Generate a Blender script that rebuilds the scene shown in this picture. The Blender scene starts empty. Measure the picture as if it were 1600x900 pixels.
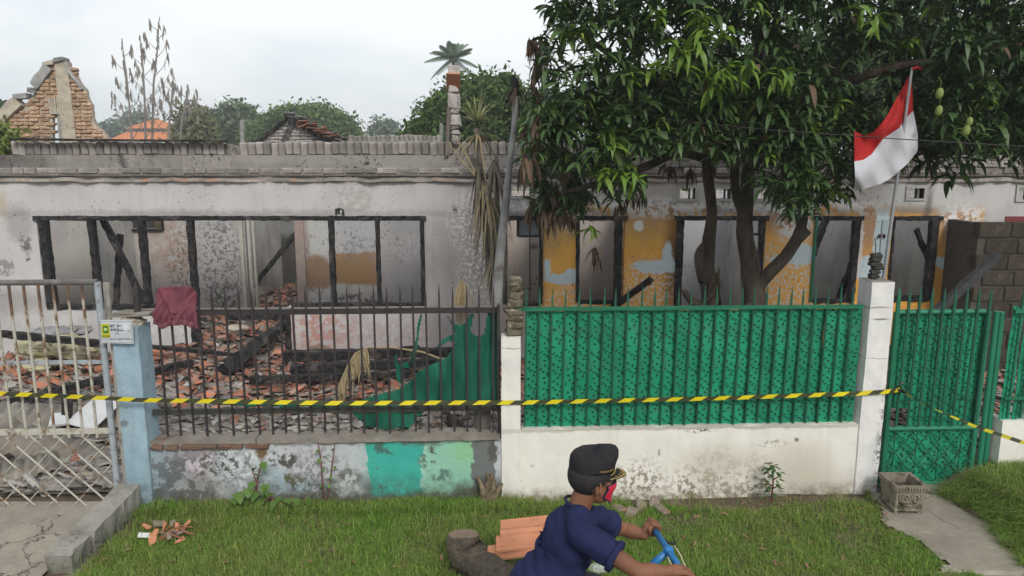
import bpy, bmesh, math, random
import numpy as np
from mathutils import Vector, Matrix, noise, Euler
random.seed(11)
rng = np.random.default_rng(11)
R = math.radians
sc = bpy.context.scene
COL = sc.collection

# ------------------------------------------------------------------ camera
CAM_Z, PITCH, FPX = 2.95, R(10.0), 1155.0
cam = bpy.data.objects.new("camera", bpy.data.cameras.new("camera"))
COL.objects.link(cam)
cam.location = (0, 0, CAM_Z)
cam.rotation_euler = (R(90) - PITCH, 0, 0)
cam.data.sensor_width = 36.0
cam.data.lens = 36.0 * FPX / 1600.0
cam.data.clip_start = 0.05
cam.data.clip_end = 3000
sc.camera = cam

# ------------------------------------------------------------------ world, sun, exposure
SUN_EL, SUN_AZ = R(38), R(160)      # azimuth clockwise from +Y: behind the camera, to the right
w = bpy.data.worlds.new("World"); sc.world = w; w.use_nodes = True
nt = w.node_tree; nt.nodes.clear()
out = nt.nodes.new("ShaderNodeOutputWorld"); bg = nt.nodes.new("ShaderNodeBackground")
sky = nt.nodes.new("ShaderNodeTexSky"); sky.sky_type = 'NISHITA'; sky.sun_disc = False
sky.sun_elevation = SUN_EL; sky.sun_rotation = SUN_AZ
sky.air_density = 1.2; sky.dust_density = 3.0
tc = nt.nodes.new("ShaderNodeTexCoord")
mp = nt.nodes.new("ShaderNodeMapping"); mp.inputs['Scale'].default_value = (1.0, 1.0, 2.4)
nz = nt.nodes.new("ShaderNodeTexNoise"); nz.inputs['Scale'].default_value = 1.7; nz.inputs['Detail'].default_value = 7; nz.inputs['Roughness'].default_value = 0.52
nz.inputs['Distortion'].default_value = 0.4
cr = nt.nodes.new("ShaderNodeValToRGB")
cr.color_ramp.elements[0].position = 0.38; cr.color_ramp.elements[0].color = (6.7, 7.4, 8.0, 1)
cr.color_ramp.elements[1].position = 0.62; cr.color_ramp.elements[1].color = (9.4, 9.5, 9.6, 1)
e = cr.color_ramp.elements.new(0.5); e.color = (7.7, 8.2, 8.6, 1)
mx = nt.nodes.new("ShaderNodeMix"); mx.data_type = 'RGBA'; mx.inputs[0].default_value = 0.86
L = nt.links.new
L(tc.outputs['Generated'], mp.inputs['Vector']); L(mp.outputs[0], nz.inputs['Vector']); L(nz.outputs[0], cr.inputs[0])
L(sky.outputs[0], mx.inputs[6]); L(cr.outputs[0], mx.inputs[7]); L(mx.outputs[2], bg.inputs[0])
bg.inputs[1].default_value = 0.084
L(bg.outputs[0], out.inputs[0])
sl = bpy.data.lights.new("sun", 'SUN'); sl.energy = 1.5; sl.angle = R(14); sl.color = (1.0, 0.96, 0.90)
so = bpy.data.objects.new("sun", sl); COL.objects.link(so)
sd = Vector((math.sin(SUN_AZ) * math.cos(SUN_EL), math.cos(SUN_AZ) * math.cos(SUN_EL), math.sin(SUN_EL)))
so.rotation_euler = sd.to_track_quat('Z', 'Y').to_euler(); so.location = sd * 30
sc.view_settings.view_transform = 'Standard'; sc.view_settings.look = 'None'
sc.view_settings.exposure = 0.55; sc.view_settings.gamma = 1.0; sc.view_settings.use_curve_mapping = False
sc.cycles.max_bounces = 6; sc.cycles.transparent_max_bounces = 12

# ------------------------------------------------------------------ picture to place
CP, SP = math.cos(PITCH), math.sin(PITCH)
def ray(px, py):
    u = py - 450.0
    return Vector((px - 800.0, FPX * CP - u * SP, -FPX * SP - u * CP))
def P(px, py, Y):
    d = ray(px, py); t = Y / d.y
    return Vector((d.x * t, Y, CAM_Z + d.z * t))
FA, FB = 5.99, 0.044                 # the street fence stands on the line Y = FA + FB*X
def F(px, py, off=0.0):
    d = ray(px, py); t = (FA + off) / (d.y - FB * d.x)
    return Vector((d.x * t, d.y * t, CAM_Z + d.z * t))
def FY(x, off=0.0): return FA + off + FB * x
def G(px, py, z=0.0):
    d = ray(px, py); t = (z - CAM_Z) / d.z
    return Vector((d.x * t, d.y * t, z))
YH = 10.0                            # face of the burnt house
YB = 12.7                            # wall behind its rooms

# ------------------------------------------------------------------ node helpers
def c4(c): return (c[0], c[1], c[2], 1.0)
class NT:
    def __init__(s, name):
        s.m = bpy.data.materials.new(name); s.m.use_nodes = True
        s.t = s.m.node_tree; s.t.nodes.clear()
        s.o = s.n("ShaderNodeOutputMaterial"); s.b = s.n("ShaderNodeBsdfPrincipled")
        s.l(s.b.outputs[0], s.o.inputs[0])
        s.pos = s.n("ShaderNodeTexCoord").outputs['Object']
    def n(s, k): return s.t.nodes.new(k)
    def l(s, a, b): s.t.links.new(a, b)
    def setin(s, inp, v):
        if hasattr(v, 'is_output') or isinstance(v, bpy.types.NodeSocket): s.l(v, inp)
        else:
            try: inp.default_value = v
            except Exception: inp.default_value = c4(v)
    def noise(s, scale, detail=4, rough=.55, vec=None, dist=0.0, color=False):
        q = s.n("ShaderNodeTexNoise"); q.inputs['Scale'].default_value = scale; q.inputs['Detail'].default_value = detail
        q.inputs['Roughness'].default_value = rough; q.inputs['Distortion'].default_value = dist
        s.l(vec or s.pos, q.inputs['Vector'])
        return q.outputs[1 if color else 0]
    def voro(s, scale, feature='F1', vec=None, out=0):
        q = s.n("ShaderNodeTexVoronoi"); q.feature = feature; q.inputs['Scale'].default_value = scale
        s.l(vec or s.pos, q.inputs['Vector']); return q.outputs[out]
    def mapr(s, v, a, b, c=0.0, d=1.0, smooth=False):
        q = s.n("ShaderNodeMapRange"); q.clamp = True
        if smooth: q.interpolation_type = 'SMOOTHSTEP'
        s.l(v, q.inputs[0])
        for i, x in enumerate((a, b, c, d)): q.inputs[i + 1].default_value = x
        return q.outputs[0]
    def math(s, op, a, b=0.5, cl=False):
        q = s.n("ShaderNodeMath"); q.operation = op; q.use_clamp = cl
        s.setin(q.inputs[0], a); s.setin(q.inputs[1], b); return q.outputs[0]
    def vmath(s, op, a, b=None, c=None, o=0):
        q = s.n("ShaderNodeVectorMath"); q.operation = op
        s.setin(q.inputs[0], a)
        if b is not None: s.setin(q.inputs[1], b)
        if c is not None: s.setin(q.inputs[2], c)
        return q.outputs[o]
    def mix(s, f, a, b, mode='MIX'):
        q = s.n("ShaderNodeMix"); q.data_type = 'RGBA'; q.blend_type = mode; q.clamp_result = False
        s.setin(q.inputs[0], f)
        for i, v in ((6, a), (7, b)):
            if isinstance(v, bpy.types.NodeSocket): s.l(v, q.inputs[i])
            else: q.inputs[i].default_value = c4(v)
        return q.outputs[2]
    def stretch(s, sx, sy, sz, rot=(0, 0, 0)):
        q = s.n("ShaderNodeMapping"); q.inputs['Scale'].default_value = (sx, sy, sz); q.inputs['Rotation'].default_value = rot
        s.l(s.pos, q.inputs['Vector']); return q.outputs[0]
    def sepz(s, v=None):
        q = s.n("ShaderNodeSeparateXYZ"); s.l(v or s.pos, q.inputs[0]); return q.outputs
    def rand(s): return s.n("ShaderNodeObjectInfo").outputs['Random']
    def attr(s, name):
        q = s.n("ShaderNodeAttribute"); q.attribute_name = name; return q.outputs['Fac']
    def bump(s, h, strength=.4, dist=.01):
        q = s.n("ShaderNodeBump"); q.inputs['Strength'].default_value = strength; q.inputs['Distance'].default_value = dist
        s.l(h, q.inputs['Height']); s.l(q.outputs[0], s.b.inputs['Normal'])
    def fin(s, col, rough=.8, metal=0.0, spec=.5):
        s.setin(s.b.inputs['Base Color'], col if isinstance(col, bpy.types.NodeSocket) else c4(col))
        s.setin(s.b.inputs['Roughness'], rough); s.b.inputs['Metallic'].default_value = metal
        s.b.inputs['Specular IOR Level'].default_value = spec
        return s.m
def surf(name, c1, c2, scale=8, rough=.8, bump=.3, bscale=40, bdist=.006, metal=0.0, rnd=0.0, c3=None, s3=3.0, t3=.6, spec=.35, detail=5):
    m = NT(name)
    col = m.mix(m.mapr(m.noise(scale, detail), .3, .7), c1, c2)
    if c3 is not None: col = m.mix(m.mapr(m.noise(s3, 6, .65), t3 - .04, t3 + .05), col, c3)
    if rnd:
        v = m.mapr(m.rand(), 0, 1, 1 - rnd, 1 + rnd)
        q = m.n("ShaderNodeVectorMath"); q.operation = 'SCALE'; m.l(col, q.inputs[0]); m.l(v, q.inputs['Scale']); col = q.outputs[0]
    if bump: m.bump(m.noise(bscale, 5, .6), bump, bdist)
    return m.fin(col, rough, metal, spec)

# wall materials whose worn patches have their own places on the wall
def layered(name, base1, base2, layers, d1=.10, d2=.03, speck=None, streak=0.0, bump=.5, dirt=None, bs=2.2):
    m = NT(name)
    w1 = m.vmath('SUBTRACT', m.noise(3.0, 5, .6, color=True), (.5, .5, .5))
    w2 = m.vmath('SUBTRACT', m.noise(14.0, 5, .65, color=True), (.5, .5, .5))
    p = m.vmath('MULTIPLY_ADD', w1, (d1 * 4, 0, d1 * 4), m.pos)
    p = m.vmath('MULTIPLY_ADD', w2, (d2 * 4, 0, d2 * 4), p)
    col = m.mix(m.mapr(m.noise(bs, 7, .62), .36, .64), base1, base2)
    col = m.mix(m.mapr(m.noise(26, 4, .7), .3, .75, 0, .28), col, [x * .72 for x in base1])
    if streak:
        st = m.noise(3.5, 5, .6, vec=m.stretch(2.6, 1, .28))
        col = m.mix(m.mapr(st, .5, .72, 0, streak), col, (.16, .145, .13))
    hsum = None
    for Ld in layers:
        cx, cz, rx, rz, color, soft = Ld[:6]; stn = Ld[6] if len(Ld) > 6 else 1.0; kind = Ld[7] if len(Ld) > 7 else 'e'
        src = p
        v = m.vmath('MULTIPLY_ADD', src, (1 / rx, 0, 1 / rz), (-cx / rx, 0, -cz / rz))
        if 'r' in kind:
            ab = m.sepz(m.vmath('ABSOLUTE', v)); dd = m.math('MAXIMUM', ab[0], ab[2])
        else: dd = m.vmath('LENGTH', v, o=1)
        mk = m.mapr(dd, 1 - soft, 1 + soft, stn, 0)
        if 's' in kind:      # broken up into flakes
            fl = m.mapr(m.noise(9, 6, .7), .47, .50)
            mk = m.math('MULTIPLY', mk, fl)
        if 't' in kind:      # finer flakes
            fl = m.mapr(m.noise(22, 6, .7), .51, .54)
            mk = m.math('MULTIPLY', mk, fl)
        if 'h' in kind: hsum = mk if hsum is None else m.math('ADD', hsum, mk)
        col = m.mix(mk, col, color)
    if speck:
        sp = m.mapr(m.noise(19, 5, .75, vec=p), speck[0], speck[0] + .03)
        z = m.noise(1.3, 2); sp = m.math('MULTIPLY', sp, m.mapr(z, .42, .6))
        col = m.mix(sp, col, speck[1])
    if dirt:      # (z0, z1, colour) dirt splashed up the foot of the wall
        zz = m.sepz()[2]
        k = m.mapr(m.math('ADD', zz, m.math('MULTIPLY', m.noise(5, 6, .7), -dirt[3])), dirt[0] , dirt[1], 1, 0)
        k = m.math('MULTIPLY', k, m.mapr(m.noise(11, 6, .72), .34, .6))
        col = m.mix(k, col, dirt[2])
    hh = m.math('ADD', m.noise(60, 5, .7), m.math('MULTIPLY', m.noise(9, 6, .7), 1.4))
    if hsum is not None: hh = m.math('ADD', hh, m.math('MULTIPLY', hsum, -1.2))
    m.bump(hh, bump, .008)
    return m.fin(col, .9, 0, .2)

def EL(Y, x0, y0, rx, ry, color, soft=.15, st=1.0, kind='e'):
    """patch given by its centre and half size in picture pixels on the plane at Y"""
    c = P(x0, y0, Y); s = abs(P(x0 + 1, y0, Y).x - c.x)
    return (c.x, c.z, rx * s, ry * s, color, soft, st, kind)
def FL(x0, y0, rx, ry, color, soft=.15, st=1.0, kind='e'):
    c = F(x0, y0); s = abs(F(x0 + 1, y0).x - c.x)
    return (c.x, c.z, rx * s, ry * s, color, soft, st, kind)

# ------------------------------------------------------------------ mesh builder
WM = {}
class MB:
    def __init__(s): s.v = []; s.f = []; s.mi = []; s.uv = None; s.m = 0
    def add(s, vs, fs, m=None):
        o = len(s.v); s.v.extend([tuple(x) for x in vs]); s.f.extend([tuple(i + o for i in f) for f in fs])
        s.mi.extend([s.m if m is None else m] * len(fs)); return s
    def box(s, c, d, rot=None, m=None, jit=0.0):
        x, y, z = d[0] / 2, d[1] / 2, d[2] / 2
        vs = [Vector(((-x, x)[i & 1], (-y, y)[(i >> 1) & 1], (-z, z)[(i >> 2) & 1])) for i in range(8)]
        if jit: vs = [v + Vector([random.uniform(-jit, jit) for _ in range(3)]) for v in vs]
        if rot is not None:
            M = rot if isinstance(rot, Matrix) else Euler(rot).to_matrix()
            vs = [M @ v for v in vs]
        c = Vector(c); vs = [v + c for v in vs]
        return s.add(vs, [(0, 2, 3, 1), (4, 5, 7, 6), (0, 1, 5, 4), (2, 6, 7, 3), (0, 4, 6, 2), (1, 3, 7, 5)], m)
    def bbox(s, a, b, m=None):
        a, b = Vector(a), Vector(b); return s.box((a + b) / 2, b - a, m=m)
    def cbox(s, c, d, ch=.006, rot=None, m=None, jit=0.0):
        """box with chamfered vertical and horizontal edges (24 corners)"""
        h = Vector(d) / 2; vs = []; idx = {}
        for sx in (-1, 1):
            for sy in (-1, 1):
                for sz in (-1, 1):
                    j = Vector([random.uniform(-jit, jit) for _ in range(3)]) if jit else Vector((0, 0, 0))
                    for ax in range(3):
                        p = Vector((sx * (h.x - ch), sy * (h.y - ch), sz * (h.z - ch)))
                        p[ax] = (sx, sy, sz)[ax] * h[ax]
                        idx[(sx, sy, sz, ax)] = len(vs); vs.append(p + j)
        fs = []
        for ax in range(3):
            a1, a2 = (ax + 1) % 3, (ax + 2) % 3
            for sg in (-1, 1):
                q = []
                for (u, v) in ((-1, -1), (1, -1), (1, 1), (-1, 1)):
                    k = [0, 0, 0]; k[ax] = sg; k[a1] = u; k[a2] = v; q.append(idx[(k[0], k[1], k[2], ax)])
                fs.append(q if sg > 0 else q[::-1])
        for ax in range(3):       # edges along ax
            a1, a2 = (ax + 1) % 3, (ax + 2) % 3
            for s1 in (-1, 1):
                for s2 in (-1, 1):
                    k0 = [0, 0, 0]; k1 = [0, 0, 0]; k0[ax] = -1; k1[ax] = 1
                    k0[a1] = k1[a1] = s1; k0[a2] = k1[a2] = s2
                    q = [idx[(*k0, a1)], idx[(*k1, a1)], idx[(*k1, a2)], idx[(*k0, a2)]]
                    fs.append(q if s1 * s2 > 0 else q[::-1])
        for k, _ in [(k, 0) for k in [(a, b, c_) for a in (-1, 1) for b in (-1, 1) for c_ in (-1, 1)]]:
            q = [idx[(*k, 0)], idx[(*k, 1)], idx[(*k, 2)]]
            fs.append(q if k[0] * k[1] * k[2] > 0 else q[::-1])
        if rot is not None:
            M = rot if isinstance(rot, Matrix) else Euler(rot).to_matrix(); vs = [M @ v for v in vs]
        c = Vector(c); return s.add([v + c for v in vs], fs, m)
    def tube(s, pts, rad, n=8, cap=True, m=None, jit=0.0, flat=1.0):
        pts = [Vector(p) for p in pts]; k = len(pts)
        if not hasattr(rad, '__len__'): rad = [rad] * k
        vs = []; up = None
        for i, p in enumerate(pts):
            t = (pts[min(i + 1, k - 1)] - pts[max(i - 1, 0)]).normalized()
            if up is None:
                up = Vector((0, 0, 1)) if abs(t.z) < .9 else Vector((1, 0, 0))
            a = t.cross(up).normalized(); b = a.cross(t).normalized(); up = b
            for j in range(n):
                th = 2 * math.pi * j / n; r = rad[i] * (1 + random.uniform(-jit, jit))
                vs.append(p + a * math.cos(th) * r + b * math.sin(th) * r * flat)
        fs = [(i * n + j, i * n + (j + 1) % n, (i + 1) * n + (j + 1) % n, (i + 1) * n + j) for i in range(k - 1) for j in range(n)]
        if cap: fs += [tuple(range(n))[::-1], tuple((k - 1) * n + j for j in range(n))]
        return s.add(vs, fs, m)
    def ell(s, c, r, M=None, nu=16, nv=10, m=None):
        vs = []; c = Vector(c)
        for i in range(1, nv):
            ph = math.pi * i / nv
            for j in range(nu):
                th = 2 * math.pi * j / nu
                v = Vector((r[0] * math.sin(ph) * math.cos(th), r[1] * math.sin(ph) * math.sin(th), r[2] * math.cos(ph)))
                vs.append(v)
        vs += [Vector((0, 0, r[2])), Vector((0, 0, -r[2]))]
        if M is not None: vs = [M @ v for v in vs]
        vs = [v + c for v in vs]; a, b = len(vs) - 2, len(vs) - 1
        fs = [(i * nu + j, (i + 1) * nu + j, (i + 1) * nu + (j + 1) % nu, i * nu + (j + 1) % nu) for i in range(nv - 2) for j in range(nu)]
        fs += [(a, j, (j + 1) % nu) for j in range(nu)] + [(b, (nv - 2) * nu + (j + 1) % nu, (nv - 2) * nu + j) for j in range(nu)]
        return s.add(vs, fs, m)
    def beam(s, p0, p1, w_, d_, jit=.012, step=.07, m=None, taper=1.0, side=None):
        """sawn timber, surface broken up by charring"""
        p0, p1 = Vector(p0), Vector(p1); t = (p1 - p0); Ln = t.length; t.normalize()
        a = Vector(side) if side is not None else (Vector((0, 1, 0)) if abs(t.y) < .9 else Vector((1, 0, 0)))
        b = t.cross(a).normalized(); a = b.cross(t).normalized()
        k = max(2, int(Ln / step) + 1); vs = []; ring = [(-1, -1), (0, -1.0), (1, -1), (1.0, 0), (1, 1), (0, 1.0), (-1, 1), (-1.0, 0)]
        for i in range(k):
            q = i / (k - 1); sc_ = 1 + (taper - 1) * q
            for (u, v) in ring:
                j = [random.uniform(-jit, jit) for _ in range(3)]
                vs.append(p0 + t * (Ln * q + j[2] * .6) + b * (u * w_ * .43 * sc_ + j[0] * .8) + a * (v * d_ / 2 * sc_ + j[1]))
        n = 8
        fs = [(i * n + j, i * n + (j + 1) % n, (i + 1) * n + (j + 1) % n, (i + 1) * n + j) for i in range(k - 1) for j in range(n)]
        fs += [tuple(range(n))[::-1], tuple((k - 1) * n + j for j in range(n))]
        return s.add(vs, fs, m)
    def strip(s, pts, widths, side, m=None):
        """thin leaf: a ribbon along pts"""
        vs = []; k = len(pts)
        for i, p in enumerate(pts):
            a = Vector(side).normalized() * widths[i]; vs += [Vector(p) - a, Vector(p) + a]
        return s.add(vs, [(2 * i, 2 * i + 1, 2 * i + 3, 2 * i + 2) for i in range(k - 1)], m)
    def mesh(s, name, mats, smooth=False):
        me = bpy.data.meshes.new(name); me.from_pydata([tuple(v) for v in s.v], [], s.f)
        for x in (mats if isinstance(mats, (list, tuple)) else [mats]): me.materials.append(x)
        if any(s.mi): me.polygons.foreach_set('material_index', s.mi)
        if s.uv is not None:
            l = me.uv_layers.new(name='uv'); vi = np.zeros(len(me.loops), dtype=np.int32); me.loops.foreach_get('vertex_index', vi)
            l.data.foreach_set('uv', np.array(s.uv, dtype=np.float32)[vi].ravel())
        if smooth: me.polygons.foreach_set('use_smooth', [True] * len(me.polygons))
        me.update(); return me
    def build(s, name, mats, parent=None, smooth=False, loc=None): return put(name, s.mesh(name, mats, smooth), parent, loc)
def world_of(o):
    return WM.get(o.name, Matrix.Identity(4)) if o else Matrix.Identity(4)
def put(name, me, parent=None, loc=None, rot=None, scale=None):
    o = bpy.data.objects.new(name, me); COL.objects.link(o)
    if loc is not None: o.location = loc
    if rot is not None: o.rotation_euler = rot
    if scale is not None: o.scale = scale
    M = Matrix.LocRotScale(Vector(loc) if loc is not None else Vector(), Euler(rot) if rot is not None else None, Vector(scale) if scale is not None else None)
    WM[o.name] = M
    if parent is not None:
        o.parent = parent; o.matrix_parent_inverse = world_of(parent).inverted()
    return o
def thing(name, label, cat, loc=(0, 0, 0), group=None):
    o = bpy.data.objects.new(name, None); COL.objects.link(o); o.location = loc
    o.empty_display_size = .1
    WM[o.name] = Matrix.Translation(Vector(loc)); return tag(o, label, cat, group)
def tag(o, label=None, cat=None, group=None, kind=None):
    if label: o['label'] = label
    if cat: o['category'] = cat
    if group: o['group'] = group
    if kind: o['kind'] = kind
    return o
def nparray_mesh(name, V, Fc, mats, mi=None, attr=None, smooth=False, parent=None, link=True):
    """V (n,3), Fc (m,k) equal sided faces"""
    me = bpy.data.meshes.new(name); n, (mf, k) = len(V), Fc.shape
    me.vertices.add(n); me.vertices.foreach_set('co', np.asarray(V, dtype=np.float32).ravel())
    me.loops.add(mf * k); me.loops.foreach_set('vertex_index', Fc.astype(np.int32).ravel())
    me.polygons.add(mf); me.polygons.foreach_set('loop_start', np.arange(0, mf * k, k, dtype=np.int32))
    for x in (mats if isinstance(mats, (list, tuple)) else [mats]): me.materials.append(x)
    if mi is not None: me.polygons.foreach_set('material_index', np.asarray(mi, dtype=np.int32))
    if attr is not None:
        a = me.attributes.new('shade', 'FLOAT', 'POINT'); a.data.foreach_set('value', np.asarray(attr, dtype=np.float32))
    if smooth: me.polygons.foreach_set('use_smooth', np.ones(mf, dtype=bool))
    me.update(calc_edges=True); me.validate()
    return put(name, me, parent) if link else me
def remeshed(mb, name, mat_, voxel, parent=None, smooth_it=4, fac=.5, disp=None):
    me = mb.mesh(name + '_raw', mat_); o = bpy.data.objects.new(name + '_raw', me); COL.objects.link(o)
    r = o.modifiers.new('r', 'REMESH'); r.mode = 'VOXEL'; r.voxel_size = voxel; r.use_smooth_shade = True
    q = o.modifiers.new('s', 'SMOOTH'); q.iterations = smooth_it; q.factor = fac
    dg = bpy.context.evaluated_depsgraph_get(); me2 = bpy.data.meshes.new_from_object(o.evaluated_get(dg))
    bpy.data.objects.remove(o); me2.name = name
    if disp:
        for v in me2.vertices: v.co = v.co + v.normal * disp(v.co)
    me2.polygons.foreach_set('use_smooth', [True] * len(me2.polygons))
    me2.materials.clear()
    for x in (mat_ if isinstance(mat_, (list, tuple)) else [mat_]): me2.materials.append(x)
    return put(name, me2, parent)
def wall_mesh(mb, x0, x1, z0, z1, y, th, holes, jit=0.0, yfun=None, step=None):
    """upright wall in the XZ plane with rectangular holes; face at y, back at y+th"""
    xs = sorted({x0, x1} | {min(max(h[0], x0), x1) for h in holes} | {min(max(h[1], x0), x1) for h in holes})
    zs = sorted({z0, z1} | {min(max(h[2], z0), z1) for h in holes} | {min(max(h[3], z0), z1) for h in holes})
    if step:
        xs = sorted(set(xs) | set(np.arange(x0, x1, step).tolist()))
    def solid(i, j):
        if not (0 <= i < len(xs) - 1 and 0 <= j < len(zs) - 1): return False
        cx, cz = (xs[i] + xs[i + 1]) / 2, (zs[j] + zs[j + 1]) / 2
        return not any(h[0] < cx < h[1] and h[2] < cz < h[3] for h in holes)
    yf = yfun or (lambda x: y)
    vi = {}; vs = []; fs = []
    def V(i, j, b):
        k = (i, j, b)
        if k not in vi: vi[k] = len(vs); vs.append((xs[i], yf(xs[i]) + (th if b else 0), zs[j]))
        return vi[k]
    for i in range(len(xs) - 1):
        for j in range(len(zs) - 1):
            if not solid(i, j): continue
            fs.append((V(i, j, 0), V(i + 1, j, 0), V(i + 1, j + 1, 0), V(i, j + 1, 0)))
            fs.append((V(i, j, 1), V(i, j + 1, 1), V(i + 1, j + 1, 1), V(i + 1, j, 1)))
            if not solid(i - 1, j): fs.append((V(i, j, 0), V(i, j + 1, 0), V(i, j + 1, 1), V(i, j, 1)))
            if not solid(i + 1, j): fs.append((V(i + 1, j, 0), V(i + 1, j, 1), V(i + 1, j + 1, 1), V(i + 1, j + 1, 0)))
            if not solid(i, j - 1): fs.append((V(i, j, 0), V(i, j, 1), V(i + 1, j, 1), V(i + 1, j, 0)))
            if not solid(i, j + 1): fs.append((V(i, j + 1, 0), V(i + 1, j + 1, 0), V(i + 1, j + 1, 1), V(i, j + 1, 1)))
    return mb.add(vs, fs)
def inpoly(x, y, poly):
    c = False; n = len(poly)
    for i in range(n):
        x1, y1 = poly[i]; x2, y2 = poly[(i + 1) % n]
        if (y1 > y) != (y2 > y) and x < (x2 - x1) * (y - y1) / (y2 - y1) + x1: c = not c
    return c

# ------------------------------------------------------------------ shared materials
M_char = NT('charred_wood')
_v = M_char.voro(26, vec=M_char.stretch(1, 1, 1)); _c = M_char.mix(M_char.mapr(M_char.noise(13, 6, .7), .42, .68), (.008, .008, .009), (.042, .038, .037))
_c = M_char.mix(M_char.mapr(M_char.noise(4, 5, .6), .56, .68, 0, .6), _c, (.12, .105, .09)); _c = M_char.mix(M_char.mapr(M_char.noise(3, 5, .6, vec=M_char.stretch(9, 9, 1)), .60, .72, 0, .5), _c, (.16, .15, .14))
M_char.bump(M_char.math('ADD', _v, M_char.noise(70, 4, .7)), .9, .012); M_char = M_char.fin(_c, .75, 0, .3)
M_brickgrey = surf('sooty_brick', (.34, .31, .285), (.20, .18, .165), 9, .92, .8, 45, .008, rnd=.30, c3=(.27, .18, .14), s3=6, t3=.68, spec=.15)
M_brickred = surf('old_red_brick', (.40, .235, .15), (.46, .32, .21), 5, .92, .9, 40, .01, rnd=.24, c3=(.22, .14, .10), s3=7, t3=.61, spec=.15)
M_brickpale = surf('whitewashed_brick', (.44, .41, .38), (.30, .27, .25), 9, .92, .8, 45, .008, rnd=.2, spec=.15)
M_mortar = surf('mortar', (.30, .27, .24), (.17, .15, .14), 10, .95, .8, 50, .01, c3=(.07, .06, .055), s3=3.3, t3=.56, spec=.1)
M_mortarpale = surf('pale_mortar', (.50, .44, .36), (.36, .31, .25), 10, .95, .9, 50, .012, spec=.1)
M_concrete = surf('concrete', (.34, .32, .285), (.24, .225, .20), 4, .92, .7, 60, .006, c3=(.13, .125, .10), s3=5, t3=.60, spec=.2)
M_darkmetal = surf('dark_iron', (.022, .02, .024), (.045, .032, .03), 12, .6, .3, 60, .002, c3=(.10, .05, .03), s3=18, t3=.66, spec=.4)
M_green = surf('green_paint', (.010, .125, .062), (.014, .16, .082), 6, .5, .25, 50, .002, rnd=.10, c3=(.03, .08, .045), s3=15, t3=.65, spec=.35)
M_greenpanel = surf('green_plastic_sheet', (.008, .215, .112), (.014, .27, .145), 3, .55, .2, 30, .003, rnd=.15, c3=(.03, .17, .10), s3=4, t3=.55, spec=.3)
M_greendark = surf('leaf_print', (.003, .034, .018), (.004, .045, .024), 6, .6, .0, spec=.2)
M_terra = surf('terracotta', (.43, .165, .095), (.33, .12, .075), 7, .9, .6, 60, .004, rnd=.42, c3=(.24, .19, .155), s3=9, t3=.51, spec=.2)
M_terraclean = surf('clean_terracotta', (.52, .235, .13), (.46, .20, .11), 5, .8, .35, 60, .003, c3=(.36, .16, .09), s3=9, t3=.62, spec=.2)
M_whiteboard = surf('white_board', (.62, .62, .62), (.52, .52, .52), 6, .8, .2, spec=.2)

# ------------------------------------------------------------------ ground
def nz3(x, y, s, o=0): return noise.noise(Vector((x * s + o, y * s - o, o * 1.3)))
gm = surf('bare_soil', (.15, .11, .08), (.09, .07, .05), 3, .95, .7, 30, .02, c3=(.2, .16, .12), s3=2, t3=.55, spec=.1)
mb = MB(); mb.add([(-1500, -1500, -.045), (1500, -1500, -.045), (1500, 1500, -.045), (-1500, 1500, -.045)], [(0, 1, 2, 3)])
tag(mb.build('ground', surf('field_soil', (.10, .12, .05), (.14, .12, .08), .05, .95, .2, 2, .05)), kind='structure')
def lawn_z(x, y):
    z = .012 + .018 * nz3(x, y, 1.1, 3) + .008 * nz3(x, y, 4, 1)
    dx = (x - 4.6) / .95; dy = (y - 5.75) / .95
    if x > 3.7: z += .27 * max(0, 1 - dx * dx * .8) * max(0, 1 - dy * dy) ** .8 * min(1, max(0, (x - 3.78 - .05 * math.sin(y * 5)) / .3))
    if y < 4.9: z -= .02 * (4.9 - y)
    return z
def grid_sheet(x0, x1, y0, y1, step, zf, keep=None):
    nx, ny = int((x1 - x0) / step) + 1, int((y1 - y0) / step) + 1
    vs = [(x0 + i * step, y0 + j * step, zf(x0 + i * step, y0 + j * step)) for j in range(ny) for i in range(nx)]
    fs = [(j * nx + i, j * nx + i + 1, (j + 1) * nx + i + 1, (j + 1) * nx + i) for j in range(ny - 1) for i in range(nx - 1)
          if keep is None or keep(x0 + (i + .5) * step, y0 + (j + .5) * step)]
    return vs, fs
vs, fs = grid_sheet(-8.5, 9.0, 4.1, 6.5, .08, lawn_z)
mb = MB(); mb.add(vs, fs); tag(mb.build('lawn_soil', gm, smooth=True), kind='structure')
asp = surf('asphalt', (.055, .054, .052), (.04, .04, .04), 6, .9, .8, 120, .006, c3=(.08, .077, .07), s3=2, t3=.6, spec=.3)
mb = MB(); mb.add([(-40, -2.5, -.02), (40, -2.5, -.02), (40, 4.12, -.02), (-40, 4.12, -.02)], [(0, 1, 2, 3)])
tag(mb.build('road', asp), kind='structure')
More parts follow.
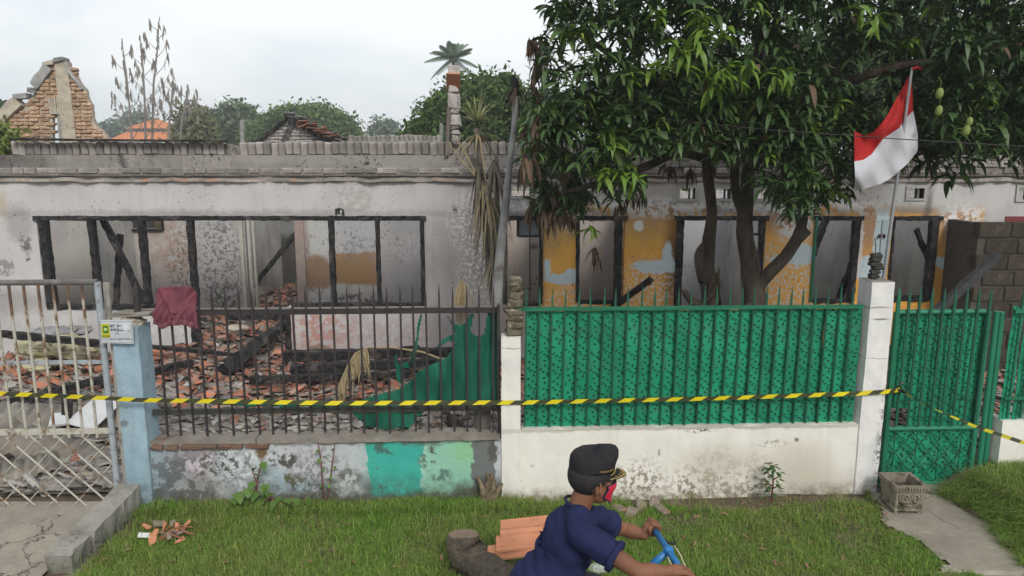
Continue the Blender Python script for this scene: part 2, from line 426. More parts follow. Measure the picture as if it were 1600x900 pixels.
# worn concrete: cracked path by the right gate, drive by the left gate
mc = NT('cracked_concrete'); _pp = mc.vmath('MULTIPLY_ADD', mc.noise(3, 4, .6, color=True), (.5, .5, 0), mc.pos)
_e = mc.mapr(mc.voro(1.9, 'DISTANCE_TO_EDGE', _pp), .0, .012)
_gate = mc.mapr(mc.noise(.9, 2), .52, .58); _e = mc.math('MAXIMUM', _e, _gate)
_col = mc.mix(mc.mapr(mc.noise(2.4, 7, .65), .35, .65), (.36, .32, .26), (.235, .205, .165))
_col = mc.mix(mc.mapr(mc.noise(30, 5, .7), .35, .7, 0, .35), _col, (.16, .145, .12))
_col = mc.mix(_e, (.045, .04, .032), _col); mc.bump(mc.math('ADD', mc.noise(70, 4), mc.math('MULTIPLY', _e, 2.0)), .5, .01)
M_crack = mc.fin(_col, .93, 0, .2)
def pathedge(y): return 3.16 + .10 * math.sin(y * 3.1) + .035 * math.sin(y * 11) + max(0, 5.35 - y) * .10
def pathkeep(x, y):
    l = pathedge(y) if y > 4.95 else 2.8 + .05 * math.sin(x * 9 + y * 7)
    if y > 4.95 and x < l: return False
    if y <= 4.95 and x < 3.05 + .06 * math.sin(y * 13): return False
    return True
vs, fs = grid_sheet(2.7, 4.4, 4.1, 7.2, .035, lambda x, y: .036 + .006 * nz3(x, y, 1.5) - (.035 if y < 4.86 + .02 * math.sin(x * 7) else 0) - .02 * max(0, 5 - y), pathkeep)
mb = MB(); mb.add(vs, fs); tag(mb.build('path', M_crack), kind='structure')
mb = MB(); vs, fs = grid_sheet(-8.5, -3.30, 4.1, 5.98, .07, lambda x, y: .05 + .006 * nz3(x, y, 1.5) - .03 * max(0, 5 - y))
mb.add(vs, fs); tag(mb.build('driveway', M_crack), kind='structure')
# earth and ash behind the fence, rising into the ruined rooms
def rub_z(x, y):
    a = min(1, max(0, (y - 6.0) / 2.6)); z = .03 + .13 * a
    z += .24 * math.exp(-((x + 3.8) / 1.0) ** 2 - ((y - 10.4) / 1.3) ** 2)
    z += .14 * math.exp(-((x + 5.6) / 1.4) ** 2 - ((y - 9.0) / .9) ** 2)
    z += .05 * nz3(x, y, .9, 5) + .03 * nz3(x, y, 3, 2)
    if y > 12: z += .05
    return z
ash = surf('ash_and_earth', (.20, .18, .155), (.10, .09, .08), 5, .95, 1.0, 30, .03, c3=(.05, .045, .042), s3=2.2, t3=.55, spec=.1)
vs, fs = grid_sheet(-12.0, 12.0, 6.08, 19.0, .12, rub_z)
mb = MB(); mb.add(vs, fs); tag(mb.build('rubble_bed', ash, smooth=True), kind='structure')

# ------------------------------------------------------------------ the burnt row house
house = thing('burnt_house', 'long roofless burnt out row house with grey plaster and peeling orange walls', 'house', (0, YH, 0))
ZL = P(0, 338, YH).z; ZS = P(0, 481, YH).z
def hx(px): return P(px, 400, YH).x + 0.0
def hxz(px, py): v = P(px, py, YH); return v
def HX(px, py=410):      # true x of a pixel on the house face
    return P(px, py, YH).x
ZTOP = P(0, 240, YH).z; ZCOR = P(0, 284, YH).z
def hole(a, b, t, bt, ya=None): return (P(a, (t + bt) / 2, YH).x, P(b, (t + bt) / 2, YH).x, P(0, bt, YH).z, P(0, t, YH).z)
H_big = hole(64, 664, 339, 480); H_door = (P(303, 500, YH).x, P(450, 500, YH).x, -.1, ZS + .05)
H_win = [hole(788, 848, 339, 476), hole(902, 975, 339, 474), hole(1055, 1193, 339, 484), hole(1269, 1340, 339, 472), hole(1390, 1463, 339, 470)]
H_vent = [hole(800, 828, 292, 307), hole(1062, 1086, 294, 311), hole(1118, 1141, 295, 311), hole(1418, 1443, 294, 310), hole(1590, 1614, 292, 312), hole(1184, 1206, 296, 311), hole(527, 536, 328, 335)]
H_red = hole(1566, 1640, 338, 420)
holes = [H_big, H_door] + H_win + H_vent + [H_red]
XL, XR = -9.4, 10.6
GW1, GW2 = (.57, .555, .545), (.42, .405, .40)
ORA = (.80, .42, .09); ORA2 = (.74, .35, .075); PB = (.55, .64, .67); BR = (.33, .225, .18)
SOOT = (.055, .047, .045); PLW = (.70, .68, .66)
Lh = [
    EL(YH, 760, 400, 110, 130, (.33, .285, .275), .5, .75), EL(YH, 700, 560, 300, 70, (.30, .27, .265), .3, .4),
    EL(YH, 460, 310, 300, 22, (.50, .49, .48), .4, .5), EL(YH, 30, 400, 40, 100, (.50, .49, .48), .5, .6), EL(YH, 120, 310, 110, 20, (.47, .46, .46), .4, .6),
    EL(YH, 552, 312, 32, 20, (.34, .31, .285), .10, .6, 'es'), EL(YH, 40, 380, 9, 14, SOOT, .3, .8, 'es'), EL(YH, 44, 403, 5, 7, SOOT, .2, .9, 'es'),
    EL(YH, 10, 418, 14, 14, (.21, .20, .20), .08, .8, 'es'), EL(YH, 30, 350, 20, 30, (.25, .24, .235), .3, .6), EL(YH, 5, 320, 8, 20, (.40, .32, .22), .4, .6),
    EL(YH, 711, 326, 4, 5, SOOT, .3, .9), EL(YH, 745, 350, 40, 60, PLW, .3, .7, 'et'), EL(YH, 760, 430, 40, 50, PLW, .3, .7, 'et'),
    EL(YH, 500, 515, 52, 34, (.42, .19, .15), .5, .75, 'es'), EL(YH, 620, 520, 90, 26, (.36, .26, .25), .5, .5, 'es'), EL(YH, 498, 545, 18, 9, (.22, .155, .11), .1, .9),
    EL(YH, 590, 528, 70, 6, (.22, .24, .27), .4, .6, 'et'), EL(YH, 20, 470, 60, 20, (.20, .18, .16), .5, .5), EL(YH, 30, 590, 90, 24, (.15, .12, .10), .5, .8),
    # orange dwelling on the right
    EL(YH, 1183, 480, 338, 158, ORA, .015, 1, 'r'),
    EL(YH, 1183, 480, 338, 158, ORA2, .3, .5, 'es'),
    EL(YH, 885, 338, 36, 34, BR, .45, .8), EL(YH, 1012, 326, 44, 36, BR, .45, .8), EL(YH, 1225, 332, 34, 32, BR, .35, .9),
    EL(YH, 1360, 345, 22, 50, BR, .5, .75), EL(YH, 1490, 345, 34, 45, BR, .5, .7), EL(YH, 1510, 440, 24, 100, (.15, .10, .07), .5, .8), EL(YH, 1130, 320, 46, 14, (.30, .255, .235), .3, .9),
    EL(YH, 1050, 400, 12, 90, (.16, .08, .035), .6, .9), EL(YH, 862, 350, 14, 40, BR, .5, .8),
    EL(YH, 870, 372, 22, 26, (.50, .33, .10), .6, .7), EL(YH, 1000, 360, 40, 22, (.53, .33, .10), .7, .6), EL(YH, 1500, 420, 30, 40, (.40, .22, .06), .6, .5),
    EL(YH, 880, 434, 36, 9, PB, .12, 1), EL(YH, 893, 428, 12, 10, PB, .12, 1), EL(YH, 854, 420, 5, 16, PB, .2, 1), EL(YH, 1024, 416, 38, 11, PB, .10, 1), EL(YH, 1043, 400, 8, 22, PB, .2, 1),
    EL(YH, 998, 352, 7, 9, PLW, .12, 1), EL(YH, 1250, 398, 26, 18, PB, .12, 1), EL(YH, 1225, 405, 22, 9, PB, .15, .9), EL(YH, 1376, 372, 11, 44, PB, .06, 1, 'r'),
    EL(YH, 1352, 420, 14, 22, PB, .12, 1), EL(YH, 1505, 412, 18, 16, PB, .12, 1), EL(YH, 1472, 410, 13, 9, PB, .15, 1), EL(YH, 1344, 380, 4, 50, PLW, .2, .8),
    EL(YH, 1225, 440, 60, 60, PB, .4, .8, 'et'), EL(YH, 1010, 450, 40, 40, PLW, .4, .8, 'et'), EL(YH, 895, 470, 45, 24, PLW, .4, .85, 'et'), EL(YH, 1160, 400, 34, 50, PB, .4, .8, 'et'),
    EL(YH, 1120, 324, 300, 16, PLW, .3, 1, 'es'), EL(YH, 1500, 335, 36, 26, PLW, .3, 1, 'es'), EL(YH, 900, 330, 40, 30, PLW, .35, 1, 'et'), EL(YH, 1245, 345, 30, 36, PLW, .35, 1, 'es'),
    EL(YH, 1100, 300, 200, 22, (.47, .45, .43), .3, .6), EL(YH, 1470, 306, 120, 26, (.52, .51, .50), .3, .8), EL(YH, 1210, 520, 300, 26, (.22, .17, .12), .3, .5, 'es'),
    # soot above the openings and under the ledge
    EL(YH, 360, 334, 320, 5, SOOT, .8, .35), EL(YH, 1125, 332, 76, 7, SOOT, .7, .6), EL(YH, 1305, 332, 50, 8, SOOT, .7, .6), EL(YH, 1425, 330, 44, 9, SOOT, .7, .6), EL(YH, 940, 332, 50, 8, SOOT, .7, .6), EL(YH, 818, 334, 40, 5, SOOT, .7, .5),
    EL(YH, 800, 284, 820, 3, (.14, .12, .11), .7, .4, 'r'), EL(YH, 1450, 325, 6, 40, (.10, .08, .07), .6, .7),
]
M_front = layered('front_plaster', GW1, GW2, Lh, d1=.035, d2=.022, speck=(.60, (.10, .09, .085)), streak=.25)
mb = MB(); wall_mesh(mb, XL, XR, -.1, ZCOR, YH, .16, holes)
mb.build('front_wall', M_front, house)
# ledge and parapet
M_parapet = layered('parapet_render', (.33, .305, .28), (.22, .20, .185), [
    EL(YH, 0, 252, 60, 20, SOOT, .6, .6), EL(YH, 190, 250, 5, 26, SOOT, .5, .8), EL(YH, 930, 262, 60, 20, SOOT, .6, .5), EL(YH, 1100, 262, 180, 20, SOOT, .5, .4),
    EL(YH, 420, 244, 120, 10, (.31, .285, .265), .4, .7), EL(YH, 600, 250, 110, 10, (.29, .27, .25), .4, .7), EL(YH, 740, 262, 12, 16, SOOT, .3, .8),
    EL(YH, 1340, 268, 300, 12, (.33, .27, .22), .5, .6, 'es')], d1=.05, d2=.03, speck=(.56, (.06, .055, .05)), streak=.5, bump=.9)
zp0 = P(0, 271, YH).z; zp1 = P(0, 242, YH).z
mb = MB(); wall_mesh(mb, XL, HX(1000, 260), ZCOR + .02, zp1 - .002, YH + .035, .13, [], step=None)
mb.build('parapet', M_parapet, house)
mb = MB(); wall_mesh(mb, HX(1000, 260), XR, ZCOR + .02, P(0, 248, YH).z, YH + .045, .12, [])
mb.build('parapet', M_mortar, house)
# thin drip ledge, chipped
def rough_strip(x0, x1, z0, z1, ya, yb, step, jz, jy):
    mb = MB(); n = int((x1 - x0) / step) + 1; vs = []
    for i in range(n + 1):
        x = x0 + (x1 - x0) * i / n; a = jz * noise.noise(Vector((x * 4, 0, z0 * 7))); b = jy * (noise.noise(Vector((x * 5.3, 3, z0))) + .5 * noise.noise(Vector((x * 17, 3, 1))))
        vs += [(x, ya + b, z0 + a * .5), (x, ya + b, z1 + a), (x, yb, z1 + a), (x, yb, z0)]
    fs = []
    for i in range(n):
        o = 4 * i
        for k in range(4): fs.append((o + k, o + 4 + k, o + 4 + (k + 1) % 4, o + (k + 1) % 4))
    fs += [(0, 1, 2, 3), (4 * n + 3, 4 * n + 2, 4 * n + 1, 4 * n)]
    mb.add(vs, fs); return mb
M_ledge = surf('ledge', (.42, .375, .34), (.20, .17, .15), 3.5, .92, .8, 40, .01, c3=(.42, .235, .15), s3=2.4, t3=.60, spec=.15)
rough_strip(XL, XR, ZCOR + .001, P(0, 279, YH).z, YH - .045, YH + .1, .035, .030, .055).build('ledge', M_ledge, house)
rough_strip(XL, XR, P(0, 275, YH).z, P(0, 272.5, YH).z, YH - .012, YH + .1, .04, .012, .05).build('ledge', surf('dark_ledge', (.19, .165, .15), (.09, .08, .075), 5, .9, .5), house)
# bricks: soldier course on top, running courses below and at the right
def brick_variants(d, mat_, n=6, jit=.004, ch=.008):
    res = []
    for i in range(n):
        mb = MB(); mb.cbox((0, 0, 0), tuple(x * random.uniform(.93, 1.04) for x in d), ch, jit=jit)
        res.append(mb.mesh('brick', mat_))
    return res
zs0, zs1 = P(0, 242, YH).z, P(0, 221.5, YH).z
sold = brick_variants((.088, .12, zs1 - zs0), M_brickgrey, 8, .007, .012)
x = HX(20, 230); i = 0; nb = 0
rough_strip(HX(14, 230), HX(990, 230), zp1, zs1 - .035, YH + .075, YH + .15, .05, .04, .02).build('parapet_mortar', M_mortar, house)
while x < HX(992, 230):
    px = 800 + x * 1175 / 10.0
    if not (352 < px < 372):
        put('brick', random.choice(sold), house, (x, YH + .095 + random.uniform(-.015, .012), (zs0 + zs1) / 2 + random.uniform(-.014, .008)), (random.uniform(-.04, .04), random.uniform(-.07, .07), random.uniform(-.10, .10))); nb += 1
    x += .100 * random.uniform(.94, 1.1)
horiz = brick_variants((.265, .11, P(0, 262.5, YH).z - P(0, 271.5, YH).z), M_brickgrey, 6, .006, .010)
rows = [(262.5, 271.5, 8, 1000, 0)]
for k, (ya, yb, pa, pb, of) in enumerate([(262.5, 271.5, -60, 1800, .1), (252, 261.5, 1000, 1800, .25), (244, 251, 1000, 1800, .12)]):
    za = (P(0, ya, YH).z + P(0, yb, YH).z) / 2; x = HX(pa, 265) + of
    while x < min(XR - .1, HX(pb, 265)):
        if random.random() > (.10 if k < 2 else .4):
            sx = random.choice((1, 1, 1, .55)); put('brick', random.choice(horiz), house, (x + .14 * sx, YH + .07 + random.uniform(-.01, .008), za), (random.uniform(-.03, .03), random.uniform(-.015, .015), random.uniform(-.03, .03)), (sx, 1, 1)); nb += 1
        else: sx = 1
        x += .282 * sx
# partition walls and the wall behind the rooms
GB = [(x) for x in (.30, .285, .27)]
def B(x0, y0, rx, ry, c, soft=.15, st=1, kind='e'): return EL(YB, x0, y0, rx, ry, c, soft, st, kind)
Lb = [B(110, 410, 50, 90, (.43, .41, .38), .5, .8), B(90, 360, 14, 30, (.33, .31, .32), .4, .6), B(270, 390, 40, 45, (.42, .29, .24), .5, .8, 'es'), B(285, 420, 22, 70, (.16, .14, .12), .4, .9, 'et'), B(345, 400, 40, 90, (.43, .42, .42), .3, .8),
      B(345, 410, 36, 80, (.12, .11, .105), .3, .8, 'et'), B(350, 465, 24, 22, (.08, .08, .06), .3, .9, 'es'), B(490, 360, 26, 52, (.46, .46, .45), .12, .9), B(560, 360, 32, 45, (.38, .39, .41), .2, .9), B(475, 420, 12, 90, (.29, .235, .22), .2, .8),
      B(496, 428, 24, 30, (.27, .175, .105), .12, .95), B(556, 420, 34, 25, (.30, .185, .095), .07, 1, 'r'), B(540, 462, 50, 14, (.45, .45, .43), .2, .95, 'es'), B(560, 470, 40, 12, (.06, .055, .05), .3, .9, 'es'),
      B(490, 465, 22, 14, (.47, .47, .45), .2, .9, 'es'), B(640, 410, 46, 90, (.34, .325, .33), .3, .8), B(640, 385, 24, 22, (.44, .44, .44), .3, .9, 'et'), B(630, 350, 30, 16, (.32, .32, .33), .4, .7), B(560, 390, 34, 20, (.20, .2, .2), .3, .8, 'et'),
      B(820, 420, 60, 110, (.45, .375, .32), .3, .7), B(835, 385, 6, 4, (.12, .10, .09), .3, .8), B(930, 420, 60, 110, (.40, .34, .31), .3, .8), B(940, 470, 24, 16, (.34, .24, .2), .3, .7),
      B(1120, 400, 90, 100, (.46, .455, .475), .2, .9), B(1115, 370, 50, 40, (.46, .46, .47), .5, .4, 'es'), B(1310, 400, 60, 100, (.26, .24, .24), .3, .9), B(1430, 400, 60, 100, (.32, .295, .29), .3, .9)]
M_back = layered('inner_plaster', (.50, .475, .45), (.38, .355, .34), Lb, d1=.04, d2=.03, speck=(.59, (.11, .10, .09)), streak=.4, bs=2.6)
zb1 = 2.38
hb = [(P(385, 400, YB).x, P(462, 400, YB).x, -.1, P(0, 330, YB).z), (P(197, 350, YB).x, P(254, 350, YB).x, P(0, 358, YB).z, P(0, 330, YB).z)]
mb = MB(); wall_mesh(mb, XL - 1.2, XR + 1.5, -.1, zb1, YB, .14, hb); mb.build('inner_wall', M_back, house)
M_inner = layered('partition_plaster', (.52, .50, .47), (.38, .36, .34), [], speck=(.60, (.12, .10, .09)), streak=.5)
def partition(x, y0, y1, z1=2.35, th=.13, name='partition_wall'):
    mb = MB(); mb.bbox((x - th / 2, y0, -.1), (x + th / 2, y1, z1)); return mb.build(name, M_inner, house)
partition(P(150, 400, 11.6).x, 11.6, YB - .003)
for px in (690, 872, 1018, 1232, 1366, 1500): partition(HX(px), YH + .163, YB - .003, 2.33)
partition(XL + .07, YH + .163, YB - .003, 2.33); partition(XR - .07, YH + .163, YB - .003, 2.33)
M_darkroom = layered('dim_sooty_plaster', (.085, .08, .075), (.05, .047, .044), [EL(16, 420, 355, 60, 14, (.22, .23, .23), .3, .8), EL(16, 420, 420, 50, 40, (.07, .065, .06), .5, .8)], streak=.5)  # sooty plaster, darkened further: the room's dimness is put into its colour
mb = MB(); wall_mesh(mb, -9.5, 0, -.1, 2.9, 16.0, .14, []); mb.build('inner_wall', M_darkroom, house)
partition(P(386, 400, YB).x - .5, YB + .143, 15.99); partition(P(462, 400, YB).x + .6, YB + .143, 15.99)
# pale door jambs at the inner doorway
M_jamb = surf('pale_jamb', (.50, .47, .41), (.40, .38, .33), 8, .8, .2)
for (a, b, y, c) in ((376, 381, YB - .06, M_jamb), (388, 392, YB - .05, M_jamb), (396, 399, YB + .02, M_jamb), (462, 476, YB - .05, surf('pinkish_jamb', (.36, .28, .25), (.28, .23, .21), 8))):
    v0, v1 = P(a, 400, y).x, P(b, 400, y).x; mb = MB(); mb.bbox((v0, y, .1), (v1, y + .06, 2.6)); mb.build('door_jamb', c, house)
# charred frames in the openings
def frame(name, h, posts, y=YH, wtop=.072, wside=.10, sill=.07, closed=True, bottom=True, thick=None, depth=.11):
    x0, x1, z0, z1 = h; f = None
    yy = y + .02
    mb = MB(); mb.beam((x0 - .03, yy, z1 - wtop / 2 + .02), (x1 + .03, yy, z1 - wtop / 2 + .02), wtop, depth, .008); f = mb.build(name, M_char, house)
    if bottom: mb = MB(); mb.beam((x0 + .04, yy + .02, z0 + sill / 2 - .02), (x1 - .04, yy + .02, z0 + sill / 2 - .02), sill, depth * .9, .012); mb.build('sill', M_char, f)
    for (px, wd) in posts:
        X = P(px, 410, y).x; mb = MB(); mb.beam((X, yy, z0 + .02), (X + random.uniform(-.01, .01), yy, z1 - wtop + .03), wd * .82, depth * .95, .008, taper=random.uniform(.9, 1.1)); mb.build('mullion', M_char, f)
    return f
# left big frame: its posts lean a little outwards where burnt
fb = frame('window_frame', H_big, [(74, .15), (149, .10), (226, .11), (301, .10), (519, .085), (591, .07), (660, .07)], bottom=False)
mb = MB(); mb.beam((P(75, 480, YH).x, YH + .03, ZS + .01), (P(302, 480, YH).x, YH + .03, ZS + .01), .07, .1, .012); mb.build('sill', M_char, fb)
mb = MB(); mb.beam((P(456, 480, YH).x, YH + .03, ZS + .02), (P(660, 480, YH).x, YH + .03, ZS + .02), .10, .1, .010); mb.build('sill', M_char, fb)
mb = MB(); mb.beam((P(303, 484, YH).x, YH + .02, .3), (P(303, 484, YH).x, YH + .02, ZS), .12, .1, .012); mb.build('door_post', M_char, fb)
mb = MB(); mb.beam((P(449, 484, YH).x, YH + .02, .3), (P(449, 484, YH).x, YH + .02, ZS), .09, .1, .010); mb.build('door_post', M_char, fb)
f1 = frame('window_frame', H_win[0], [(789, .07), (845, .075)], sill=.05)
def vent(h_px, y, parent, tilt=0):
    a, b, t, bt = h_px; x0, x1 = P(a, (t + bt) / 2, y).x, P(b, (t + bt) / 2, y).x; z0, z1 = P(0, bt, y).z, P(0, t, y).z
    mb = MB(); w_ = .035
    mb.beam((x0, y, z0), (x1, y, z0), w_, .05, .004); mb.beam((x0, y, z1), (x1, y, z1), w_, .05, .004)
    mb.beam((x0, y, z0), (x0, y, z1), w_, .05, .004); mb.beam((x1, y, z0), (x1, y, z1), w_, .05, .004); return mb, x0, x1, z0, z1
mbv, a, b, c, d = vent((809, 843, 342, 369), YH + .03, f1); vf = mbv.build('transom', M_char, f1)
mb = MB(); mb.box(((a + b) / 2, YH + .03, (c + d) / 2), (b - a, .006, d - c)); mb.build('pane', surf('sooty_glass', (.10, .115, .135), (.17, .18, .2), 6, .25, .1, spec=.6), vf)
f2 = frame('window_frame', H_win[1], [(903, .07), (966, .15)], bottom=True)
f3 = frame('window_frame', H_win[2], [(1061, .13), (1188, .075)], bottom=False, sill=.05)
mbv, a, b, c, d = vent((1172, 1187, 343, 366), YH + .05, f3); mbv.build('transom', M_char, f3)
f4 = frame('window_frame', H_win[3], [(1334, .10)], bottom=True, sill=.06); mb = MB(); xx = HX(1270); mb.beam((xx, YH + .01, H_win[3][2]), (xx, YH + .01, H_win[3][3]), .03, .1, .004); mb.build('mullion', M_green, f4)
f5 = frame('window_frame', H_win[4], [(1455, .12), (1391, .04)], bottom=True, sill=.09)
mbv, a, b, c, d = vent((201, 254, 344, 359), YB - .03, house); vfr = mbv.build('vent_frame', M_char, house)
mb = MB(); mb.bbox((a, YB + .9, c - .3), (b, YB + 1.0, d + .3)); mb.build('roof_board', surf('brown_board', (.20, .16, .09), (.12, .10, .06), 6), house)
M_vent = surf('vent_rim', (.46, .44, .42), (.36, .34, .33), 8, .85, .3)
for h in H_vent[:6]:
    x0, x1, z0, z1 = h; r_ = .028; mb = MB()
    for (p0, p1) in (((x0 - r_, z0 - r_), (x1 + r_, z0)), ((x0 - r_, z1), (x1 + r_, z1 + r_)), ((x0 - r_, z0 + .001), (x0, z1 - .001)), ((x1, z0 + .001), (x1 + r_, z1 - .001))):
        mb.bbox((p0[0], YH - .022, p0[1]), (p1[0], YH + .10, p1[1]))
    vfm = mb.build('vent_frame', M_vent, house)
    mb = MB(); mb.bbox(((x0 + x1) / 2 + .03, YH + .05, z0), ((x0 + x1) / 2 + .05, YH + .08, z1)); mb.build('vent_bar', M_char, vfm)
mb = MB(); a = HX(531, 332); zc = P(0, 331, YH).z
mb.tube([(a - .045, YH - .015, zc - .04), (a - .045, YH - .02, zc + .035), (a, YH - .02, zc + .045), (a + .045, YH - .02, zc + .03), (a + .05, YH - .015, zc - .04)], .014, 6, jit=.2); mb.build('iron_loop', M_char, house)
x0, x1, z0, z1 = H_red; mb = MB(); mr = surf('red_paint', (.20, .035, .035), (.15, .03, .03), 8, .6)
mb.bbox((x0, YH - .01, z0), (x0 + .07, YH + .1, z1)); mb.bbox((x0 + .071, YH - .01, z1 - .07), (x1, YH + .1, z1)); wr = mb.build('window_frame', mr, house)
mb = MB(); mb.bbox((x0 + .07, YH + .06, z0), (x1, YH + .066, z1 - .07)); mb.build('pane', surf('dark_glass', (.02, .022, .025), (.03, .03, .03), 5, .15, 0, spec=.6), wr)
# pale blue meter board on the wall between two openings
mb = MB(); p0, p1 = P(1371, 432, YH), P(1387, 343, YH); mb.bbox((p0.x, YH - .02, p0.z), (p1.x, YH - .001, p1.z))
mt = mb.build('meter_board', surf('pale_blue_board', (.46, .54, .58), (.38, .46, .50), 10, .8, .2, c3=(.5, .33, .2), s3=6, t3=.62), house)
mb = MB()
for px in (1374, 1381): q = P(px, 369, YH - .02); mb.box((q.x, YH - .026, q.z), (.03, .012, .05))
mb.build('socket_hole', M_char, mt)
print('bricks', nb)
# ruins standing on the wall top
def pile_column(name, label, cat, px, y, tops, mats, depth=.2):
    t = thing(name, label, cat, (P(px, 235, y).x, y, 0)); return t
pc = thing('brick_pillar_stub', 'tall broken brick pillar with a tilted terracotta tile, rising above the wall', 'pillar', tuple(P(708, 240, YH + .1)))
secs = [(700, 718, 103, 121, 'p'), (698, 719, 122, 134, 't'), (702, 716, 135, 146, 'p'), (701, 717, 147, 170, 'p'), (704, 717, 171, 178, 'p'), (705, 719, 179, 197, 'p'), (706, 717, 198, 203, 'd'), (705, 718, 204, 211, 'p'), (707, 718, 212, 222, 'p'), (708, 719, 223, 236, 'd')]
for (a, b, t, bt, k) in secs:
    q0, q1 = P(a, bt, YH + .1), P(b, t, YH + .1); mb = MB()
    if k == 't':
        mb.cbox(((q0.x + q1.x) / 2, YH + .04, (q0.z + q1.z) / 2), (q1.x - q0.x, .30, .025), .005, rot=(R(-38), R(2), R(4)), jit=.004); mb.build('roof_tile', M_terraclean, pc)
    else:
        mb.cbox(((q0.x + q1.x) / 2, YH + .12, (q0.z + q1.z) / 2), (q1.x - q0.x, .2, q1.z - q0.z + .006), .014, rot=(0, random.uniform(-.05, .05), random.uniform(-.1, .1)), jit=.014); mb.build('brick', {'p': M_brickpale, 'd': M_mortar}[k], pc)
mb = MB(); q0, q1 = P(699, 243, YH - .0), P(701, 168, YH + .05); mb.beam(q0, q1, .055, .06, .008); mb.build('post', surf('burnt_grey_timber', (.19, .155, .135), (.10, .08, .07), 12, .85, .5), pc)
M_pole = surf('concrete_pole', (.33, .33, .31), (.14, .15, .13), 14, .9, .5)
for (px, t, bt, lb) in ((379, 187, 238, 'thin mottled concrete stub standing on the wall, behind the tiled gable'), (690, 193, 227, 'short mottled concrete stub beside the tall broken brick pillar')):
    q0, q1 = P(px, bt, YH + .15), P(px, t, YH + .15); mb = MB(); mb.beam(q0, q1, .055, .055, .006)
    tag(mb.build('concrete_stub', M_pole), lb, 'post')
mb = MB(); q0, q1 = P(20, 217.5, YH - .02), P(352, 220.5, YH - .02); mb.beam(q0, q1, .032, .12, .006, .2); tag(mb.build('charred_batten', M_char), 'long charred batten lying along the top of the wall below the red brick gable', 'batten')

# ------------------------------------------------------------------ gables behind
gab = thing('brick_gable', 'broken red brick gable with a small window hole, standing behind the burnt house', 'wall', tuple(P(90, 300, 14.0)))
YG = 14.0
outl = [(-40, 225), (-40, 190), (0, 188), (14, 180), (30, 176), (38, 160), (48, 148), (52, 140), (62, 132), (70, 118), (78, 100), (88, 97), (101, 97), (112, 108), (126, 132), (134, 140), (136, 152), (143, 165), (144, 183), (150, 198), (160, 204), (168, 214), (172, 225)]
def inG(px, py):
    return inpoly(px, py, outl) and not (80.5 < px < 104 and py > 180)
sG = P(101, 200, YG).x - P(100, 200, YG).x
gb = brick_variants((14.5 * sG, .12, 4.9 * sG), M_brickred, 8, .008, .012)
gbh = brick_variants((7 * sG, .12, 4.9 * sG), M_brickred, 5, .008, .012)
mb = MB(); cell = 3.0
vs = []; y = 96.0; cnt = 0; row = 0
while y < 224:
    x = -44 + (row % 2) * 8 + random.uniform(-1, 1)
    while x < 172:
        half = random.random() < .18; wpx = 7.5 if half else 15.5
        cx = x + wpx / 2
        if inG(cx, y) and not (97.5 < cx < 109) and not (76 < cx < 101 and 152 < y < 180) and inG(cx - wpx * .25, y) :
            q = P(cx, y, YG)
            put('brick', random.choice(gbh if half else gb), gab, (q.x, YG + .055 + random.uniform(-.02, .02), q.z), (random.uniform(-.03, .03), random.uniform(-.03, .03) - .03 * (cx < 75), random.uniform(-.05, .05))); cnt += 1
        x += wpx + .8
    y += 6.1; row += 1
print('gable bricks', cnt)
# mortar body cut in thin slices that follow the outline
mb = MB(); yy = 96.0
while yy < 225:
    run = None; x = -44
    while x <= 176:
        s_ = inG(x, yy + .6) and inG(x - 1.5, yy + .6) and inG(x + 1.5, yy + .6)
        if s_ and run is None: run = x
        if (not s_ or x >= 175) and run is not None:
            q0, q1 = P(run, yy + 1.53, YG), P(x, yy, YG); mb.bbox((q0.x, YG + .035, q0.z), (q1.x, YG + .12, q1.z)); run = None
        x += 1
    yy += 1.53
mb.build('mortar', M_mortarpale, gab)
q0, q1 = P(-44, 225, YG), P(172, 223, YG); mb = MB(); mb.bbox((q0.x, YG, 0), (q1.x, YG + .12, q0.z - .01)); mb.build('lower_wall', M_mortarpale, gab)
for i in range(6):
    q = P(79 + i * 4.1, 166, YG); mb = MB(); mb.cbox((q.x, YG + .03, q.z), (.040, .12, .30), .008, rot=(0, R((2.5 - i) * -2.5), 0), jit=.004); mb.build('brick', M_mortarpale, gab)
mb = MB(); q0, q1 = P(98.5, 224, YG), P(109, 97, YG); mb.beam(((q0.x + q1.x) / 2, YG + .06, q0.z), ((q0.x + q1.x) / 2 - .02, YG + .06, q1.z), q1.x - q0.x, .16, .010, .12); mb.build('pier', M_mortarpale, gab)
mb = MB(); q0, q1 = P(92, 224, YG), P(98, 181, YG); mb.bbox((q0.x, YG + .02, q0.z), (q1.x + .02, YG + .14, q1.z)); mb.build('jamb', M_concrete, gab)
def slab(pa, pb, th, dep, mat_, name, y):
    mb = MB(); mb.beam(P(*pa, y), P(*pb, y), th, dep, .016, .12, side=(0, 1, 0)); return mb.build(name, mat_, gab)
M_cap = surf('gable_capping', (.36, .355, .34), (.25, .245, .24), 5, .92, .6, 40, .01, spec=.15)
slab((56, 134), (80, 106), .19, .2, M_cap, 'capping', YG + .05); slab((4, 184), (32, 158), .24, .2, M_mortarpale, 'capping', YG + .05)
slab((-40, 190), (14, 184), .10, .22, M_mortarpale, 'capping', YG + .05); slab((26, 152), (46, 150), .10, .2, M_cap, 'capping', YG + .05)
M_capd = surf('dark_capping', (.22, .22, .215), (.13, .13, .13), 7, .9, .6)
slab((103, 99), (131, 140), .055, .16, M_cap, 'capping', YG + .05); slab((88, 95), (103, 94), .09, .2, M_capd, 'capping', YG + .05)
slab((48, 141), (60, 143), .12, .2, M_capd, 'capping', YG + .05)
slab((70, 101), (88, 98), .08, .2, M_mortarpale, 'capping', YG + .05)
